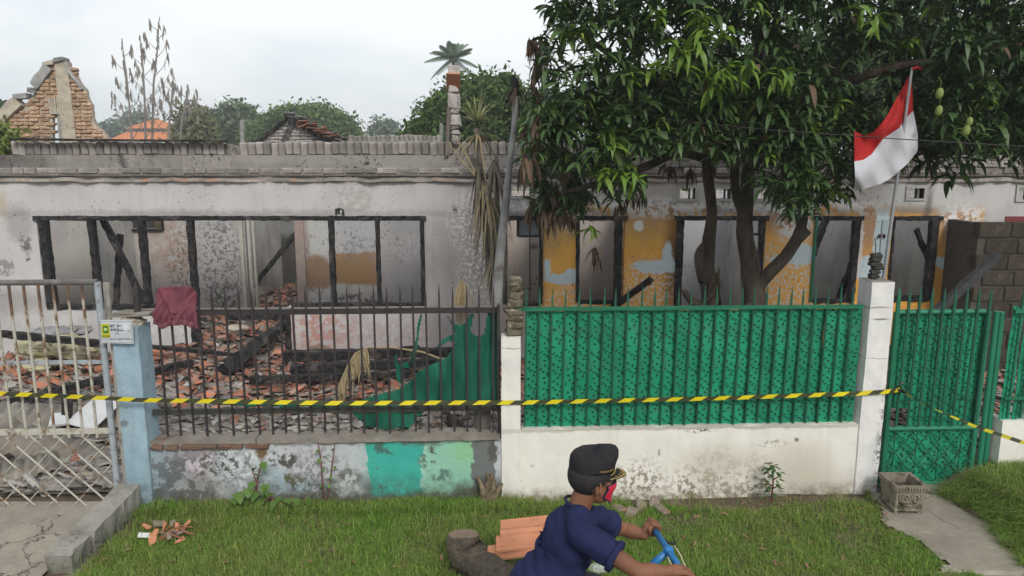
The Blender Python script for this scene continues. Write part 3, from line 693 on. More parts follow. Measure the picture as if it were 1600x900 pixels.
# small whitewashed gable with broken tiles
Y2 = 16.0
sg = thing('whitewashed_gable', 'small whitewashed brick gable with a ragged edge of roof tiles', 'gable', tuple(P(465, 300, Y2)))
tri = [(396, 230), (404, 222), (455, 186), (468, 186), (515, 216), (540, 230)]
s2 = P(501, 200, Y2).x - P(500, 200, Y2).x
wb = brick_variants((12.5 * s2, .1, 4.2 * s2), M_brickpale, 5, .006, .008)
y = 190.0; row = 0
while y < 228:
    x = 396 + (row % 2) * 7
    while x < 540:
        if inpoly(x + 6, y, tri) and inpoly(x + 1, y, tri) and inpoly(x + 11, y, tri):
            q = P(x + 6, y, Y2); put('brick', random.choice(wb), sg, (q.x, Y2 + .03 + random.uniform(-.008, .008), q.z), (0, random.uniform(-.02, .02), 0))
        x += 13.4
    y += 5.1; row += 1
mb = MB(); pts = [P(a, b, Y2) for a, b in [(400, 228), (455, 188), (468, 188), (536, 228)]]
vs = [(p.x, Y2 + .04, p.z) for p in pts] + [(p.x, Y2 + .14, p.z) for p in pts]
mb.add(vs, [(0, 3, 2, 1), (4, 5, 6, 7)] + [(i, (i + 1) % 4, 4 + (i + 1) % 4, 4 + i) for i in range(4)])
q = P(400, 228, Y2); q1 = P(536, 228, Y2); mb.bbox((q.x, Y2 + .04, 0), (q1.x, Y2 + .14, q.z - .002)); mb.build('gable_wall', surf('whitewash', (.36, .335, .31), (.24, .22, .205), 5, .9, .6), sg)
for (a, b, w_) in (((398, 226), (452, 182), .07), ((505, 215), (548, 229), .06), ((462, 190), (516, 228), .10), ((470, 190), (530, 226), .06)):
    mb = MB(); mb.beam(P(*a, Y2 - .06), P(*b, Y2 - .06), w_, .12, .012); mb.build('rafter', M_char, sg)
mb = MB(); mb.beam(P(461, 184, Y2 - .05), P(444, 222, Y2 - .02), .14, .06, .02); mb.build('rafter', surf('sooty_streak', (.07, .06, .06), (.12, .11, .10), 7), sg)
tile_me = None
def tile_shape(mb, L_=.24, W_=.20, curve=.03, th=.012, n=4, m=None, brk=0.0):
    """roof tile: rolled cross-section, optionally with broken edges"""
    prof = [(-.5, .0), (-.3, .0), (-.12, .3), (.08, 1.0), (.26, .9), (.42, .25), (.5, .05)][:]
    k = len(prof); vs = []
    for s_ in (0, 1):
        for (u, h) in prof:
            vs.append((u * W_, (s_ - .5) * L_ * (1 + random.uniform(-brk, brk)), h * curve))
    top = len(vs)
    vs += [(x, y, z - th) for (x, y, z) in vs]
    fs = [(i, i + 1, k + i + 1, k + i) for i in range(k - 1)] + [(top + i + 1, top + i, top + k + i, top + k + i + 1) for i in range(k - 1)]
    fs += [(i + 1, i, top + i, top + i + 1) for i in range(k - 1)] + [(k + i, k + i + 1, top + k + i + 1, top + k + i) for i in range(k - 1)]
    fs += [(0, k, top + k, top), (k - 1, top + k - 1, top + 2 * k - 1, 2 * k - 1)]
    return vs, fs
for i in range(26):
    q = P(452 + (i % 13) * 6.6 + random.uniform(-2, 2), 180 + (i % 13) * 3.5 + random.uniform(-4, 5) - (i > 12) * 3, Y2 - .15 + (i // 13) * .3)
    mb = MB(); vs, fs = tile_shape(mb, brk=.1); mb.add(vs, fs)
    mb.build('roof_tile', M_terra if 3 <= i % 13 <= 11 and i < 13 else M_capd, sg, loc=None).matrix_basis = Matrix.Translation(q) @ Euler((R(random.uniform(-30, 20)), R(30 + random.uniform(-12, 12)), R(90 + random.uniform(-30, 30)))).to_matrix().to_4x4()
# strip of far brickwork
q0, q1 = P(545, 226, 17), P(690, 214, 17); mb = MB(); mb.bbox((q0.x, 17, 0), (q1.x, 17.14, q1.z - .06))
fw = mb.build('low_brick_wall', M_mortar); tag(fw, 'low strip of rough brick wall showing behind the burnt house near the small round tree', 'wall')
x = q0.x
fbm = brick_variants((.09, .14, .17), M_brickgrey, 4, .008, .01)
while x < q1.x - .05: put('brick', random.choice(fbm), fw, (x + .05, 17.06, q1.z - .05 + random.uniform(-.02, .02)), (0, random.uniform(-.1, .1), 0)); x += .105
# grey block wall at the right
bw = thing('block_wall', 'dark grey concrete block wall at the right, joining the orange house front', 'wall', tuple(P(1560, 560, 9.4)))
M_block = surf('block', (.072, .060, .046), (.045, .037, .030), 5, .95, .9, 45, .012, rnd=.16, c3=(.095, .08, .062), s3=4, t3=.6, spec=.1)
Yb = 9.3; X0 = P(1521, 440, Yb).x; zt = P(0, 347, Yb).z; hh = .205; Lb_ = .41
r_ = 0; z = zt - hh / 2
mb = MB(); mb.bbox((X0 + .01, Yb + .02, 0), (X0 + 3.2, Yb + .14, zt - .02)); mb.bbox((X0 + .01, Yb + .141, 0), (X0 + .13, YH - .005, zt - .02)); mb.build('mortar', surf('block_mortar', (.10, .085, .07), (.06, .052, .045), 8, .95, .6), bw)
while z > 0:
    x = X0 + (Lb_ / 2 if r_ % 2 == 0 else Lb_ * .75)
    while x < X0 + 3.2:
        mb = MB(); mb.cbox((0, 0, 0), (Lb_ - .014, .15, hh - .014), .008, jit=.004); put('block', mb.mesh('block', M_block), bw, (x, Yb + .075, z), (0, 0, random.uniform(-.01, .01))); x += Lb_
    z -= hh; r_ += 1
# ------------------------------------------------------------------ rubble
def shards(n, region, size, colattr, seed, lift=0.0, curve=True, flat=.6):
    """many broken plates as one mesh: returns V, F, attr"""
    rg = np.random.default_rng(seed); V = []; Fq = []; A = []
    base = np.array([[-.5, -.5, 0], [0, -.5, .10], [.5, -.5, 0], [-.5, .5, 0], [0, .5, .10], [.5, .5, 0]])
    quads = np.array([[0, 1, 4, 3], [1, 2, 5, 4], [6, 9, 10, 7], [7, 10, 11, 8], [0, 6, 7, 1], [1, 7, 8, 2], [3, 4, 10, 9], [4, 5, 11, 10], [0, 3, 9, 6], [2, 8, 11, 5]])
    out = []
    k = 0
    while k < n:
        x, y = region(rg)
        if x is None or y < FY(x) + .34 - (.18 if x < -3.4 else 0): continue
        b = base.copy(); b[:, :2] += rg.uniform(-.17, .17, (6, 2)); s = size(rg, x, y)
        if not curve: b[:, 2] *= .2
        b[:, 0] *= s[0]; b[:, 1] *= s[1]; b[:, 2] *= s[0]
        b2 = b.copy(); b2[:, 2] -= s[2]
        vv = np.vstack([b, b2])
        e = Euler((rg.normal(0, flat * .55) + .12, rg.normal(0, flat * .5), rg.normal(1.57, .7))).to_matrix()
        vv = vv @ np.array(e).T
        vv += np.array([x, y, rub_z(x, y) + rg.uniform(.0, .05) + lift])
        V.append(vv); Fq.append(quads + 12 * k); A.append(np.full(12, colattr(rg, x, y))); k += 1
    return np.vstack(V), np.vstack(Fq), np.concatenate(A)
mr_ = NT('rubble_mix'); at = mr_.attr('shade')
q = mr_.n("ShaderNodeValToRGB"); mr_.l(at, q.inputs[0]); el = q.color_ramp.elements; q.color_ramp.interpolation = 'LINEAR'
el[0].position = 0; el[0].color = (.05, .045, .042, 1); el[1].position = 1; el[1].color = (.47, .20, .12, 1)
for p_, c_ in ((.12, (.17, .15, .135)), (.3, (.30, .275, .245)), (.42, (.46, .44, .41)), (.5, (.36, .31, .22)), (.56, (.13, .075, .06)), (.7, (.29, .125, .08)), (.85, (.40, .16, .095))):
    e_ = el.new(p_); e_.color = (*c_, 1)
cc = mr_.mix(mr_.mapr(mr_.noise(22, 5, .7), .45, .7, 0, .6), q.outputs[0], (.10, .085, .075)); cc = mr_.mix(mr_.mapr(mr_.noise(3.5, 6, .7), .44, .62, 0, .62), cc, (.27, .24, .21)); mr_.bump(mr_.noise(60, 4), .5, .006)
M_rub = mr_.fin(cc, .9, 0, .15)
def reg(x0, x1, y0, y1, dens=None):
    def f(rg):
        x, y = rg.uniform(x0, x1), rg.uniform(y0, y1)
        if dens is not None and rg.random() > dens(x, y): return None, None
        return x, y
    return f
def terr_d(x, y):      # where fallen roof tiles lie
    if x > 1.2: return .30 if y < 9.8 else .15
    d = math.exp(-((y - 9.1) / 1.0) ** 2); n_ = noise.noise(Vector((x * 1.2, y * 1.6, 4)))
    return min(1, max(0, d * 1.3 + n_ * .5))
Va, Fa_, Aa = shards(7500, reg(-9, 8, 7.7, 15.8, lambda x, y: terr_d(x, y) if y < 10.0 else (.45 if x < 0 else .1)), lambda g, x, y: (g.uniform(.04, .12), g.uniform(.06, .19), .012), lambda g, x, y: g.uniform(.55, 1.0) if g.random() < .78 else g.uniform(0, .45), 3)
Vb, Fb_, Ab = shards(9500, reg(-9, 8, 6.2, 9.9, lambda x, y: 1.0 if y < 8.1 else .25), lambda g, x, y: (g.uniform(.03, .12), g.uniform(.05, .18), .012), lambda g, x, y: (g.uniform(0, .5) if g.random() < .9 else g.uniform(.6, .8)), 4, flat=.45)
Vc, Fc_, Ac = shards(2600, reg(-8.5, -3.2, 6.15, 8.6), lambda g, x, y: (g.uniform(.05, .22), g.uniform(.10, .34), .012), lambda g, x, y: g.uniform(0, .42), 5, flat=.35)
Vd = np.vstack([Va, Vb, Vc]); Fd = np.vstack([Fa_, Fb_ + len(Va), Fc_ + len(Va) + len(Vb)])
ob = nparray_mesh('rubble', Vd, Fd, M_rub, attr=np.concatenate([Aa, Ab, Ac]))
tag(ob, 'loose rubble of crushed tiles, ash and plaster between the street fence and the house', 'rubble', kind='stuff')
# broken roof tiles lying on top that can be told apart
tv = []
for i in range(7):
    mb = MB(); vs, fs = tile_shape(mb, L_=random.uniform(.10, .2), W_=random.uniform(.08, .15), brk=.45, curve=.028)
    mb.add([(x + random.uniform(-.012, .012), y, z) for x, y, z in vs], fs); tv.append(mb.mesh('broken_roof_tile', M_terra, True))
k = 0
while k < 250:
    px, py = random.uniform(0, 800), random.uniform(490, 640)
    g_ = G(px, py, .32)
    if not (7.9 < g_.y < 10.6) or random.random() > terr_d(g_.x, g_.y) + .05: continue
    if g_.y > 9.85 and not (300 < px < 450): continue
    o = put('broken_roof_tile', random.choice(tv), None, (g_.x, g_.y, rub_z(g_.x, g_.y) + random.uniform(.045, .11)), (random.gauss(.12, .3), random.gauss(0, .3), random.uniform(0, 6.28)))
    tag(o, 'broken terracotta roof tile lying loose on the rubble in front of the burnt house', 'roof tile', 'fallen roof tiles on the rubble', 'thing'); k += 1
# sheets, boards and pale foam on the heap
def lying(name, label, cat, px, py, z, size, rot, mat_, group=None, corr=False):
    g_ = G(px, py, z); mb = MB()
    if corr:
        n = 28; vs = []
        for i in range(n + 1):
            u = (i / n - .5) * size[0]; h = .022 * math.sin(i * 1.75)
            for v in (-.5, .5):
                vs.append((u, v * size[1] * (1 + .06 * math.sin(i * 1.3)), h)); vs.append((u, v * size[1] * (1 + .06 * math.sin(i * 1.3)), h - .008))
        fs = []
        for i in range(n):
            a = 4 * i; b = a + 4
            fs += [(a, b, b + 2, a + 2), (a + 1, a + 3, b + 3, b + 1), (a, a + 1, b + 1, b), (a + 2, b + 2, b + 3, a + 3)]
        fs += [(0, 2, 3, 1), (4 * n, 4 * n + 1, 4 * n + 3, 4 * n + 2)]
        mb.add(vs, fs)
    else: mb.cbox((0, 0, 0), size, min(.004, size[2] / 3), jit=.01)
    o = put(name, mb.mesh(name, mat_, corr), None, g_, rot); tag(o, label, cat, group); return o
M_asb = surf('fibre_cement', (.27, .24, .20), (.18, .16, .135), 5, .92, .6, 40, .006, c3=(.33, .31, .27), s3=3, t3=.58, spec=.1)
lying('corrugated_sheet', 'large tilted fibre cement sheet behind the bars of the rusty gate', 'roof sheet', 60, 655, .30, (.95, .42, .01), (R(28), R(4), R(4)), M_asb, corr=True)
lying('corrugated_sheet', 'grey corrugated sheet slanting down behind the lattice of the rusty gate', 'roof sheet', 75, 700, .22, (1.1, .40, .01), (R(20), R(16), R(-6)), M_asb, corr=True)
lying('corrugated_sheet', 'small corrugated sheet leaning behind the gate stile beside the blue post', 'roof sheet', 150, 655, .28, (.45, .35, .01), (R(30), R(-6), R(20)), M_asb, corr=True)
lying('corrugated_sheet', 'broken corrugated sheet low behind the left end of the gate lattice', 'roof sheet', 20, 735, .15, (.7, .3, .01), (R(18), R(-6), R(30)), M_asb, corr=True)
lying('white_board', 'white board lying flat behind the gate, right of the dark upright plank', 'board', 148, 645, .38, (.34, .42, .015), (R(22), R(6), R(-16)), M_whiteboard)
lying('white_board', 'smaller white board left of the dark upright plank behind the gate', 'board', 92, 655, .36, (.16, .2, .012), (R(22), R(2), R(20)), M_whiteboard)
mb = MB(); g_ = G(102, 670, .25); mb.beam((g_.x, g_.y, .12), (g_.x + .01, g_.y + .08, .58), .11, .04, .006); tag(mb.build('dark_plank', M_char), 'short dark plank standing upright in the heap behind the gate', 'plank')
mf = surf('yellow_foam', (.50, .46, .30), (.36, .32, .20), 9, .95, .9, 20, .03, c3=(.13, .11, .08), s3=9, t3=.56, spec=.1)
def lump(name, px, py, z, size, mat_, label, cat, seed, group=None, cut=4, amp=.35):
    g_ = G(px, py, z) if not isinstance(px, Vector) else px
    mb = MB(); mb.ell((0, 0, 0), size, nu=22, nv=12)
    vs = []
    for v in mb.v:
        v = Vector(v); k_ = 1 + amp * noise.noise(v * (cut / max(size)) * .5 + Vector((seed, 0, 0))) + amp * .5 * noise.noise(v * (cut * 1.6 / max(size)) + Vector((seed, 5, 0)))
        vs.append(v * k_)
    mb.v = vs; o = put(name, mb.mesh(name, mat_, False), None, g_); tag(o, label, cat, group); return o
lump('foam_lump', 75, 540, .62, (.42, .25, .13), mf, 'large yellowish foam lump on the heap behind the gate', 'foam', 1, None)
lump('foam_lump', 122, 545, .58, (.24, .18, .12), mf, 'smaller yellowish foam lump beside the larger one, left of the blue post', 'foam', 7, None)
lump('foam_lump', 62, 570, .45, (.2, .14, .07), mf, 'flat scrap of yellow foam low on the heap behind the gate', 'foam', 9, None)
lump('cloth_bundle', 95, 518, .72, (.34, .2, .07), surf('grey_cloth', (.30, .30, .31), (.16, .16, .16), 9, .9, .8, 25, .02), 'crumpled grey cloth on top of the heap behind the gate', 'cloth', 4)
lump('plaster_chunk', 372, 512, .62, (.16, .10, .045), M_mortarpale, 'pale broken plaster chunk among the tiles below the big window', 'rubble piece', 14, amp=.2)
for i, (px, py) in enumerate(((238, 552), (226, 553))):
    g_ = G(px, py, .42); mb = MB(); vs, fs = tile_shape(mb, L_=.34, W_=.2, curve=.06); mb.add(vs, fs)
    o = put('ridge_tile', mb.mesh('ridge_tile', M_terraclean, True), None, (g_.x, g_.y, .45 - i * .03), (R(8), 0, R(88 + i * 6)))
    tag(o, ('upper' if i == 0 else 'lower') + ' whole ridge tile lying behind the left end of the iron fence', 'roof tile')
# ------------------------------------------------------------------ charred beams
def cbeam(a, b, w_, label, d_=None, mat_=None, name='charred_beam', jit=.010, taper=.9, cat='beam'):
    mb = MB(); mb.beam(a, b, w_, d_ or w_, jit, taper=taper); o = mb.build(name, mat_ or M_char, None); tag(o, label, cat); return o
cbeam(P(159, 338, 10.2), P(232, 486, 10.35), .085, 'charred beam slanting across the big window from upper left to the third post')
cbeam(P(188, 366, 11.2), P(181, 482, 10.9), .08, 'charred stick standing behind the slanting beam inside the big window')
cbeam(P(464, 362, 15.0), P(392, 452, 14.2), .10, 'charred beam leaning inside the dark room beyond the inner doorway')
cbeam(P(352, 580, 8.9), P(412, 530, 9.5), .21, 'thick charred log end lying on the tiles before the doorway', jit=.02, taper=.8)
cbeam(P(405, 535, 9.5), P(470, 492, 10.6), .13, 'charred beam rising from the tiles into the doorway', jit=.015)
cbeam(P(200, 538, 9.2), P(372, 555, 9.2), .06, 'thin charred batten on the tiles, behind the left half of the iron fence')
cbeam(P(198, 590, 8.3), P(300, 566, 9.0), .09, 'charred beam slanting up from the blue post across the tiles')
cbeam(P(446, 556, 9.4), P(735, 549, 9.4), .15, 'long charred beam lying against the foot of the pink wall', taper=.8)
cbeam(P(455, 577, 8.8), P(690, 566, 9.0), .14, 'second long charred beam lying in front of the pink wall', taper=.8, jit=.014)
cbeam(P(390, 594, 8.45), P(640, 584, 8.7), .09, 'thin charred beam on the tiles in front of the two long beams')
cbeam(P(566, 551, 9.45), P(655, 541, 9.5), .045, 'short charred stick on top of the long beams by the pink wall')
cbeam(P(0, 521, 8.6), P(165, 538, 8.6), .09, 'charred beam across the heap, behind the upper bars of the rusty gate')
cbeam(P(-30, 640, 7.6), P(170, 590, 8.2), .10, 'charred beam slanting up to the blue post, behind the caution tape')
cbeam(P(-20, 700, 6.9), P(90, 722, 6.9), .08, 'charred beam low behind the lattice at the left end of the gate')
cbeam(P(955, 482, 9.9), P(1018, 436, 9.3), .10, 'charred plank sticking out of the second narrow window', d_=.04, jit=.006)
cbeam(P(1268, 398, 10.3), P(1292, 338, 11.0), .10, 'charred rafter hanging in the upper corner of the fourth narrow window')
cbeam(P(1308, 478, 10.4), P(1336, 400, 10.4), .09, 'charred stick leaning in the lower corner of the fourth narrow window', jit=.014)
cbeam(P(1432, 358, 10.15), P(1450, 408, 10.15), .06, 'charred branch stub on the right post of the last narrow window', jit=.014)
cbeam(P(1340, 600, 8.5), P(1560, 398, 8.95), .13, 'long charred beam leaning against the block wall behind the right gate', jit=.008, taper=.7, mat_=surf('sooty_blue_timber', (.05, .05, .055), (.025, .025, .028), 10, .8, .5))
cbeam(P(355, 495, 10.05), P(452, 495, 10.05), .09, 'charred crossbar at the top of the doorway below the big window')

# ------------------------------------------------------------------ street fence, left to right
zr = 1.70
# low wall, painted in blocks of colour
BLU = (.31, .43, .49); WP = (.50, .51, .52); TUR = (.045, .37, .30); MIN = (.26, .50, .38); GRY = (.15, .16, .155); DK = (.075, .068, .055)
Lw = [FL(235, 740, 45, 60, (.27, .40, .46), .5, .9), FL(300, 730, 55, 50, (.24, .21, .21), .5, .7), FL(315, 720, 26, 20, (.52, .46, .50), .25, .9), FL(370, 725, 38, 36, (.60, .64, .66), .25, .95), FL(300, 745, 70, 45, (.10, .095, .09), .4, .85, 'es'), FL(480, 750, 90, 40, (.13, .14, .14), .4, .8, 'es'), FL(250, 760, 50, 40, (.12, .14, .15), .5, .8, 'es'), FL(640, 755, 100, 26, (.05, .14, .12), .5, .6, 'es'), FL(345, 745, 22, 30, (.40, .42, .43), .3, .7),
      FL(450, 745, 36, 30, (.30, .40, .45), .4, .8), FL(480, 720, 50, 30, (.48, .47, .50), .3, .8), FL(540, 725, 34, 40, (.46, .49, .50), .3, .9), FL(443, 717, 26, 15, DK, .2, .95, 'es'), FL(385, 715, 8, 12, DK, .3, .6, 'es'), FL(345, 725, 40, 30, DK, .4, .9, 'et'),
      FL(453, 752, 22, 12, (.10, .09, .04), .3, .9, 'es'), FL(500, 735, 44, 40, DK, .4, .55, 'et'), FL(407, 704, 9, 16, (.17, .11, .06), .3, 1), FL(545, 746, 20, 12, DK, .3, .7, 'es'),
      FL(619, 725, 44, 55, TUR, .012, 1, 'r'), FL(619, 720, 44, 50, (.07, .40, .34), .5, .5, 'es'), FL(701, 725, 38.5, 55, MIN, .012, 1, 'r'), FL(725, 705, 22, 26, (.24, .50, .25), .6, .7), FL(757, 725, 19, 55, GRY, .02, 1, 'r'),
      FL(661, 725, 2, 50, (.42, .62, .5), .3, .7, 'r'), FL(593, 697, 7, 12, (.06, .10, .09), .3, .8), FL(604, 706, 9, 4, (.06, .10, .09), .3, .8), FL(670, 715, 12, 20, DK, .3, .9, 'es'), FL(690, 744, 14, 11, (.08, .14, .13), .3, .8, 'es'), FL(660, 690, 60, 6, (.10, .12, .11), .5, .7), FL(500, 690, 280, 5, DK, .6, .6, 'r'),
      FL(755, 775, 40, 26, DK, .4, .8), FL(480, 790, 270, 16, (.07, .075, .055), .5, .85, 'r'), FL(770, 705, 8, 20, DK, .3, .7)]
M_lw = layered('painted_low_wall', (.54, .57, .585), (.38, .40, .415), Lw, d1=.03, d2=.03, speck=(.60, (.11, .10, .09)), streak=.45, bump=.7, dirt=(.0, .24, (.065, .060, .04), .14), bs=5)
def fwall(mb, x0, x1, z0, z1, th, off=0.0, step=.5):
    n = max(1, int((x1 - x0) / step)); vs = []
    for i in range(n + 1):
        x = x0 + (x1 - x0) * i / n; y = FY(x, off); vs += [(x, y, z0), (x, y, z1), (x, y + th, z1), (x, y + th, z0)]
    fs = [(4 * i + k, 4 * i + 4 + k, 4 * i + 4 + (k + 1) % 4, 4 * i + (k + 1) % 4) for i in range(n) for k in range(4)]
    fs += [(0, 1, 2, 3), (4 * n + 3, 4 * n + 2, 4 * n + 1, 4 * n)]
    return mb.add(vs, fs)
lw = thing('low_painted_wall', 'low garden wall painted in worn pale blue, turquoise and mint blocks under the iron fence', 'wall', (-1.5, FY(-1.5), 0))
mb = MB(); fwall(mb, -3.03, -.05, -.1, .585, .15); mb.build('wall_body', M_lw, lw)
M_cop = surf('coping', (.26, .235, .20), (.17, .15, .125), 6, .92, .8, 40, .01, c3=(.15, .085, .055), s3=2.3, t3=.62, spec=.15)
def coping(x0, x1, z0, z1, o0, o1, mat_, parent, name='coping', jz=.02, jy=.03):
    mb = MB(); n = int((x1 - x0) / .05); vs = []
    for i in range(n + 1):
        x = x0 + (x1 - x0) * i / n; a = jz * noise.noise(Vector((x * 5, z0, 1))); b = jy * (noise.noise(Vector((x * 6, 2, z0))) + .5 * noise.noise(Vector((x * 19, 2, z0))))
        vs += [(x, FY(x, o0) + b, z0), (x, FY(x, o0) + b * .8, z1 + a), (x, FY(x, o1), z1 + a), (x, FY(x, o1), z0)]
    fs = [(4 * i + k, 4 * i + 4 + k, 4 * i + 4 + (k + 1) % 4, 4 * i + (k + 1) % 4) for i in range(n) for k in range(4)] + [(0, 1, 2, 3), (4 * n + 3, 4 * n + 2, 4 * n + 1, 4 * n)]
    mb.add(vs, fs); return mb.build(name, mat_, parent)
coping(-3.03, -2.15, .586, .616, -.006, .17, M_cop, lw, jz=.03); coping(-2.14, -.10, .586, .622, -.014, .17, M_cop, lw)
for i in range(9):
    x = -2.95 + i * .11 + random.uniform(-.02, .02); mb = MB(); mb.cbox((x, FY(x, -.012), .567), (.10, .05, .035), .006, jit=.006); mb.build('brick', surf('brown_brick', (.17, .095, .065), (.12, .08, .06), 6, .95, .7) if i == 0 else bpy.data.materials['brown_brick'], lw)
# blue post
bp = thing('blue_post', 'pale blue concrete gate post with a broken top, wearing a metal plate', 'post', (-3.14, FY(-3.14), 0))
M_blue = layered('pale_blue_paint', (.33, .45, .53), (.27, .38, .45), [FL(190, 740, 40, 60, (.20, .30, .36), .4, .6), FL(170, 720, 8, 70, (.25, .25, .25), .4, .8), FL(195, 660, 8, 5, (.12, .14, .15), .3, .8)], d1=.012, d2=.01, speck=(.62, (.13, .15, .16)), streak=.35, dirt=(.0, .35, (.08, .10, .10), .1), bs=7)
yb_ = FY(-3.14)
mb = MB(); mb.beam((-3.13, yb_ + .08, -.1), (-3.13, yb_ + .08, 1.60), .24, .22, .0035, .10, side=(0, 1, 0)); mb.build('shaft', M_blue, bp)
mb = MB(); mb.bbox((-3.285, yb_ + .02, -.05), (-3.252, yb_ + .17, 1.55)); mb.build('cement_strip', M_concrete, bp)
lb = lump('broken_top', Vector((-3.13, yb_ + .08, 1.62)), 0, 0, (.11, .10, .055), M_mortarpale, None, None, 3, amp=.3); lb.parent = bp; lb.matrix_parent_inverse = world_of(bp).inverted()
mb = MB(); mb.beam((-3.26, yb_ + .10, 1.685), (-2.93, yb_ + .08, 1.70), .03, .16, .006); mb.build('rough_slab', M_cop, bp)
# plate with writing
M_tin = surf('tin_plate', (.56, .58, .60), (.42, .45, .48), 10, .5, .3, 30, .003, c3=(.30, .31, .33), s3=22, t3=.62, spec=.4)
def fplane(px, py, off): return F(px, py, off)
q00, q11 = F(158, 537, -.075), F(207, 500, -.075)
yy_ = (q00.y + q11.y) / 2; W_, H_ = q11.x - q00.x, q11.z - q00.z; cx_, cz_ = (q00.x + q11.x) / 2, (q00.z + q11.z) / 2
pl = thing('address_plate', 'small metal plate reading RT 001 RW 012 with a yellow emblem on the blue post', 'sign', (cx_, yy_, cz_))
ROT = R(-1.5)
def onplate(u, v, dy=0.0): return (cx_ + (u - .5) * W_, yy_ - .004 - dy, cz_ + (v - .5) * H_ - (u - .5) * .004)
mb = MB(); mb.cbox((cx_, yy_, cz_), (W_, .004, H_), .0015, rot=(0, R(1.2), 0)); mb.build('plate', M_tin, pl)
mk_ = lambda n, c: surf(n, c, [x * .8 for x in c], 20, .6, 0)
M_ye, M_gr, M_in, M_pa = mk_('emblem_yellow', (.50, .47, .03)), mk_('emblem_green', (.05, .16, .01)), mk_('ink', (.02, .02, .025)), mk_('emblem_pale', (.45, .6, .25))
def rectp(u0, u1, v0, v1, m_, name, dy): mb = MB(); a, b = onplate(u0, v0, dy), onplate(u1, v1, dy); mb.bbox((a[0], a[1] - .0006, a[2]), (b[0], a[1] + .0006, b[2])); return mb.build(name, m_, pl)
rectp(.05, .30, .24, .84, M_ye, 'emblem', .0015); rectp(.10, .26, .45, .76, M_gr, 'emblem', .0028); rectp(.06, .29, .26, .36, mk_('emblem_olive', (.28, .27, .02)), 'emblem', .0028)
mb = MB(); a = onplate(.18, .61, .0045); mb.ell(a, (.014, .0008, .013)); mb.build('emblem', M_pa, pl)
def text(s, p, size, mat_, parent, name='lettering', rot=(R(90), 0, 0), extr=.0004, align='LEFT', bold=0.0):
    cu = bpy.data.curves.new(name, 'FONT'); cu.body = s; cu.size = size; cu.extrude = extr; cu.align_x = align; cu.offset = bold; cu.resolution_u = 2
    cu.materials.append(mat_); o = bpy.data.objects.new('tmp', cu); COL.objects.link(o)
    me = bpy.data.meshes.new_from_object(o.evaluated_get(bpy.context.evaluated_depsgraph_get())); bpy.data.objects.remove(o); me.name = name
    return put(name, me, parent, p, rot)
text('RT  001', onplate(.33, .70, .002), .030, M_in, pl, bold=.0006); text('RW 012', onplate(.33, .54, .002), .030, M_in, pl, bold=.0006)
for (u0, u1, v) in ((.33, .97, .44), (.36, .92, .385), (.36, .86, .33), (.36, .94, .275), (.05, .97, .17)): rectp(u0, u1, v, v + .012, M_in, 'ruled_line', .002)
text('KEL.   KEC.   RUKUN TETANGGA', onplate(.30, .195, .002), .011, M_in, pl); rectp(.545, .55, .5, .84, M_in, 'ruled_line', .002); rectp(.56, .95, .58, .84, mk_('plate_field', (.6, .62, .66)), 'blank_field', .0015)
for (u0, u1, v0, v1) in ((.02, .98, .95, .965), (.02, .98, .06, .075), (.02, .028, .06, .965), (.972, .98, .06, .965)): rectp(u0, u1, v0, v1, mk_('border_grey', (.14, .15, .16)) if u0 == .02 and v0 == .95 else bpy.data.materials['border_grey'], 'border', .0015)

# iron fence on the low wall
def picket_mesh(H, w_, d_, mat_, tip=.09, half=False):
    mb = MB(); a, b = w_ / 2, d_ / 2
    vs = [(-a, -b, 0), (a, -b, 0), (a, b, 0), (-a, b, 0), (-a, -b, H - tip), (a, -b, H - tip), (a, b, H - tip), (-a, b, H - tip), (-a * .2, 0, H), (a * .25, 0, H)]
    fs = [(0, 3, 2, 1), (0, 1, 5, 4), (1, 2, 6, 5), (2, 3, 7, 6), (3, 0, 4, 7), (4, 5, 9, 8), (6, 7, 8, 9), (5, 6, 9), (7, 4, 8)]
    mb.add(vs, fs); return mb.mesh('picket', mat_)
zf = lambda px, py, off=0: F(px, py, off).z
fe = thing('iron_fence', 'dark rusty iron fence with spear pickets between the blue post and the white pillar', 'fence', (-1.5, FY(-1.5, .07), .62))
pk = picket_mesh(zf(500, 447, .07) - .64, .016, .014, M_darkmetal)
x0 = F(252, 560, .07).x; x1 = F(770, 560, .07).x; n = 26
for i in range(n):
    x = x0 + (x1 - x0) * i / (n - 1); put('picket', pk, fe, (x, FY(x, .07), .64 + random.uniform(-.012, .012)), (random.uniform(-.008, .008), random.uniform(-.006, .006), R(2.5)))
mb = MB(); x = F(222, 560, .07).x; mb.add([tuple(Vector(v) * 1) for v in []], []); pkw = picket_mesh(1.36, .045, .03, M_darkmetal, .1); put('end_post', pkw, fe, (x, FY(x, .07), .60))
def rail(x0, x1, z, h, d, off, mat_, parent, name='rail', z2=None):
    mb = MB(); z2 = z if z2 is None else z2; mb.beam((x0, FY(x0, off), z), (x1, FY(x1, off), z2), h, d, .0012, .25); return mb.build(name, mat_, parent)
zt1 = zf(500, 487, .09); zt2 = zf(500, 641, .09)
rail(x - .02, -.10, zt1, .05, .04, .10, M_darkmetal, fe); rail(x, -.10, zt2, .055, .03, .10, surf('olive_grey_rail', (.07, .07, .055), (.045, .045, .04), 10, .7), fe)
rail(x - .01, -.12, zt1 + .030, .008, .05, .10, surf('pale_rust', (.20, .19, .16), (.12, .10, .09), 12, .7), fe, name='rail_edge')
mb = MB(); mb.bbox((-.125, FY(-.1, .05), .60), (-.102, FY(-.1, .13), 1.74)); mb.build('end_post', M_darkmetal, fe)
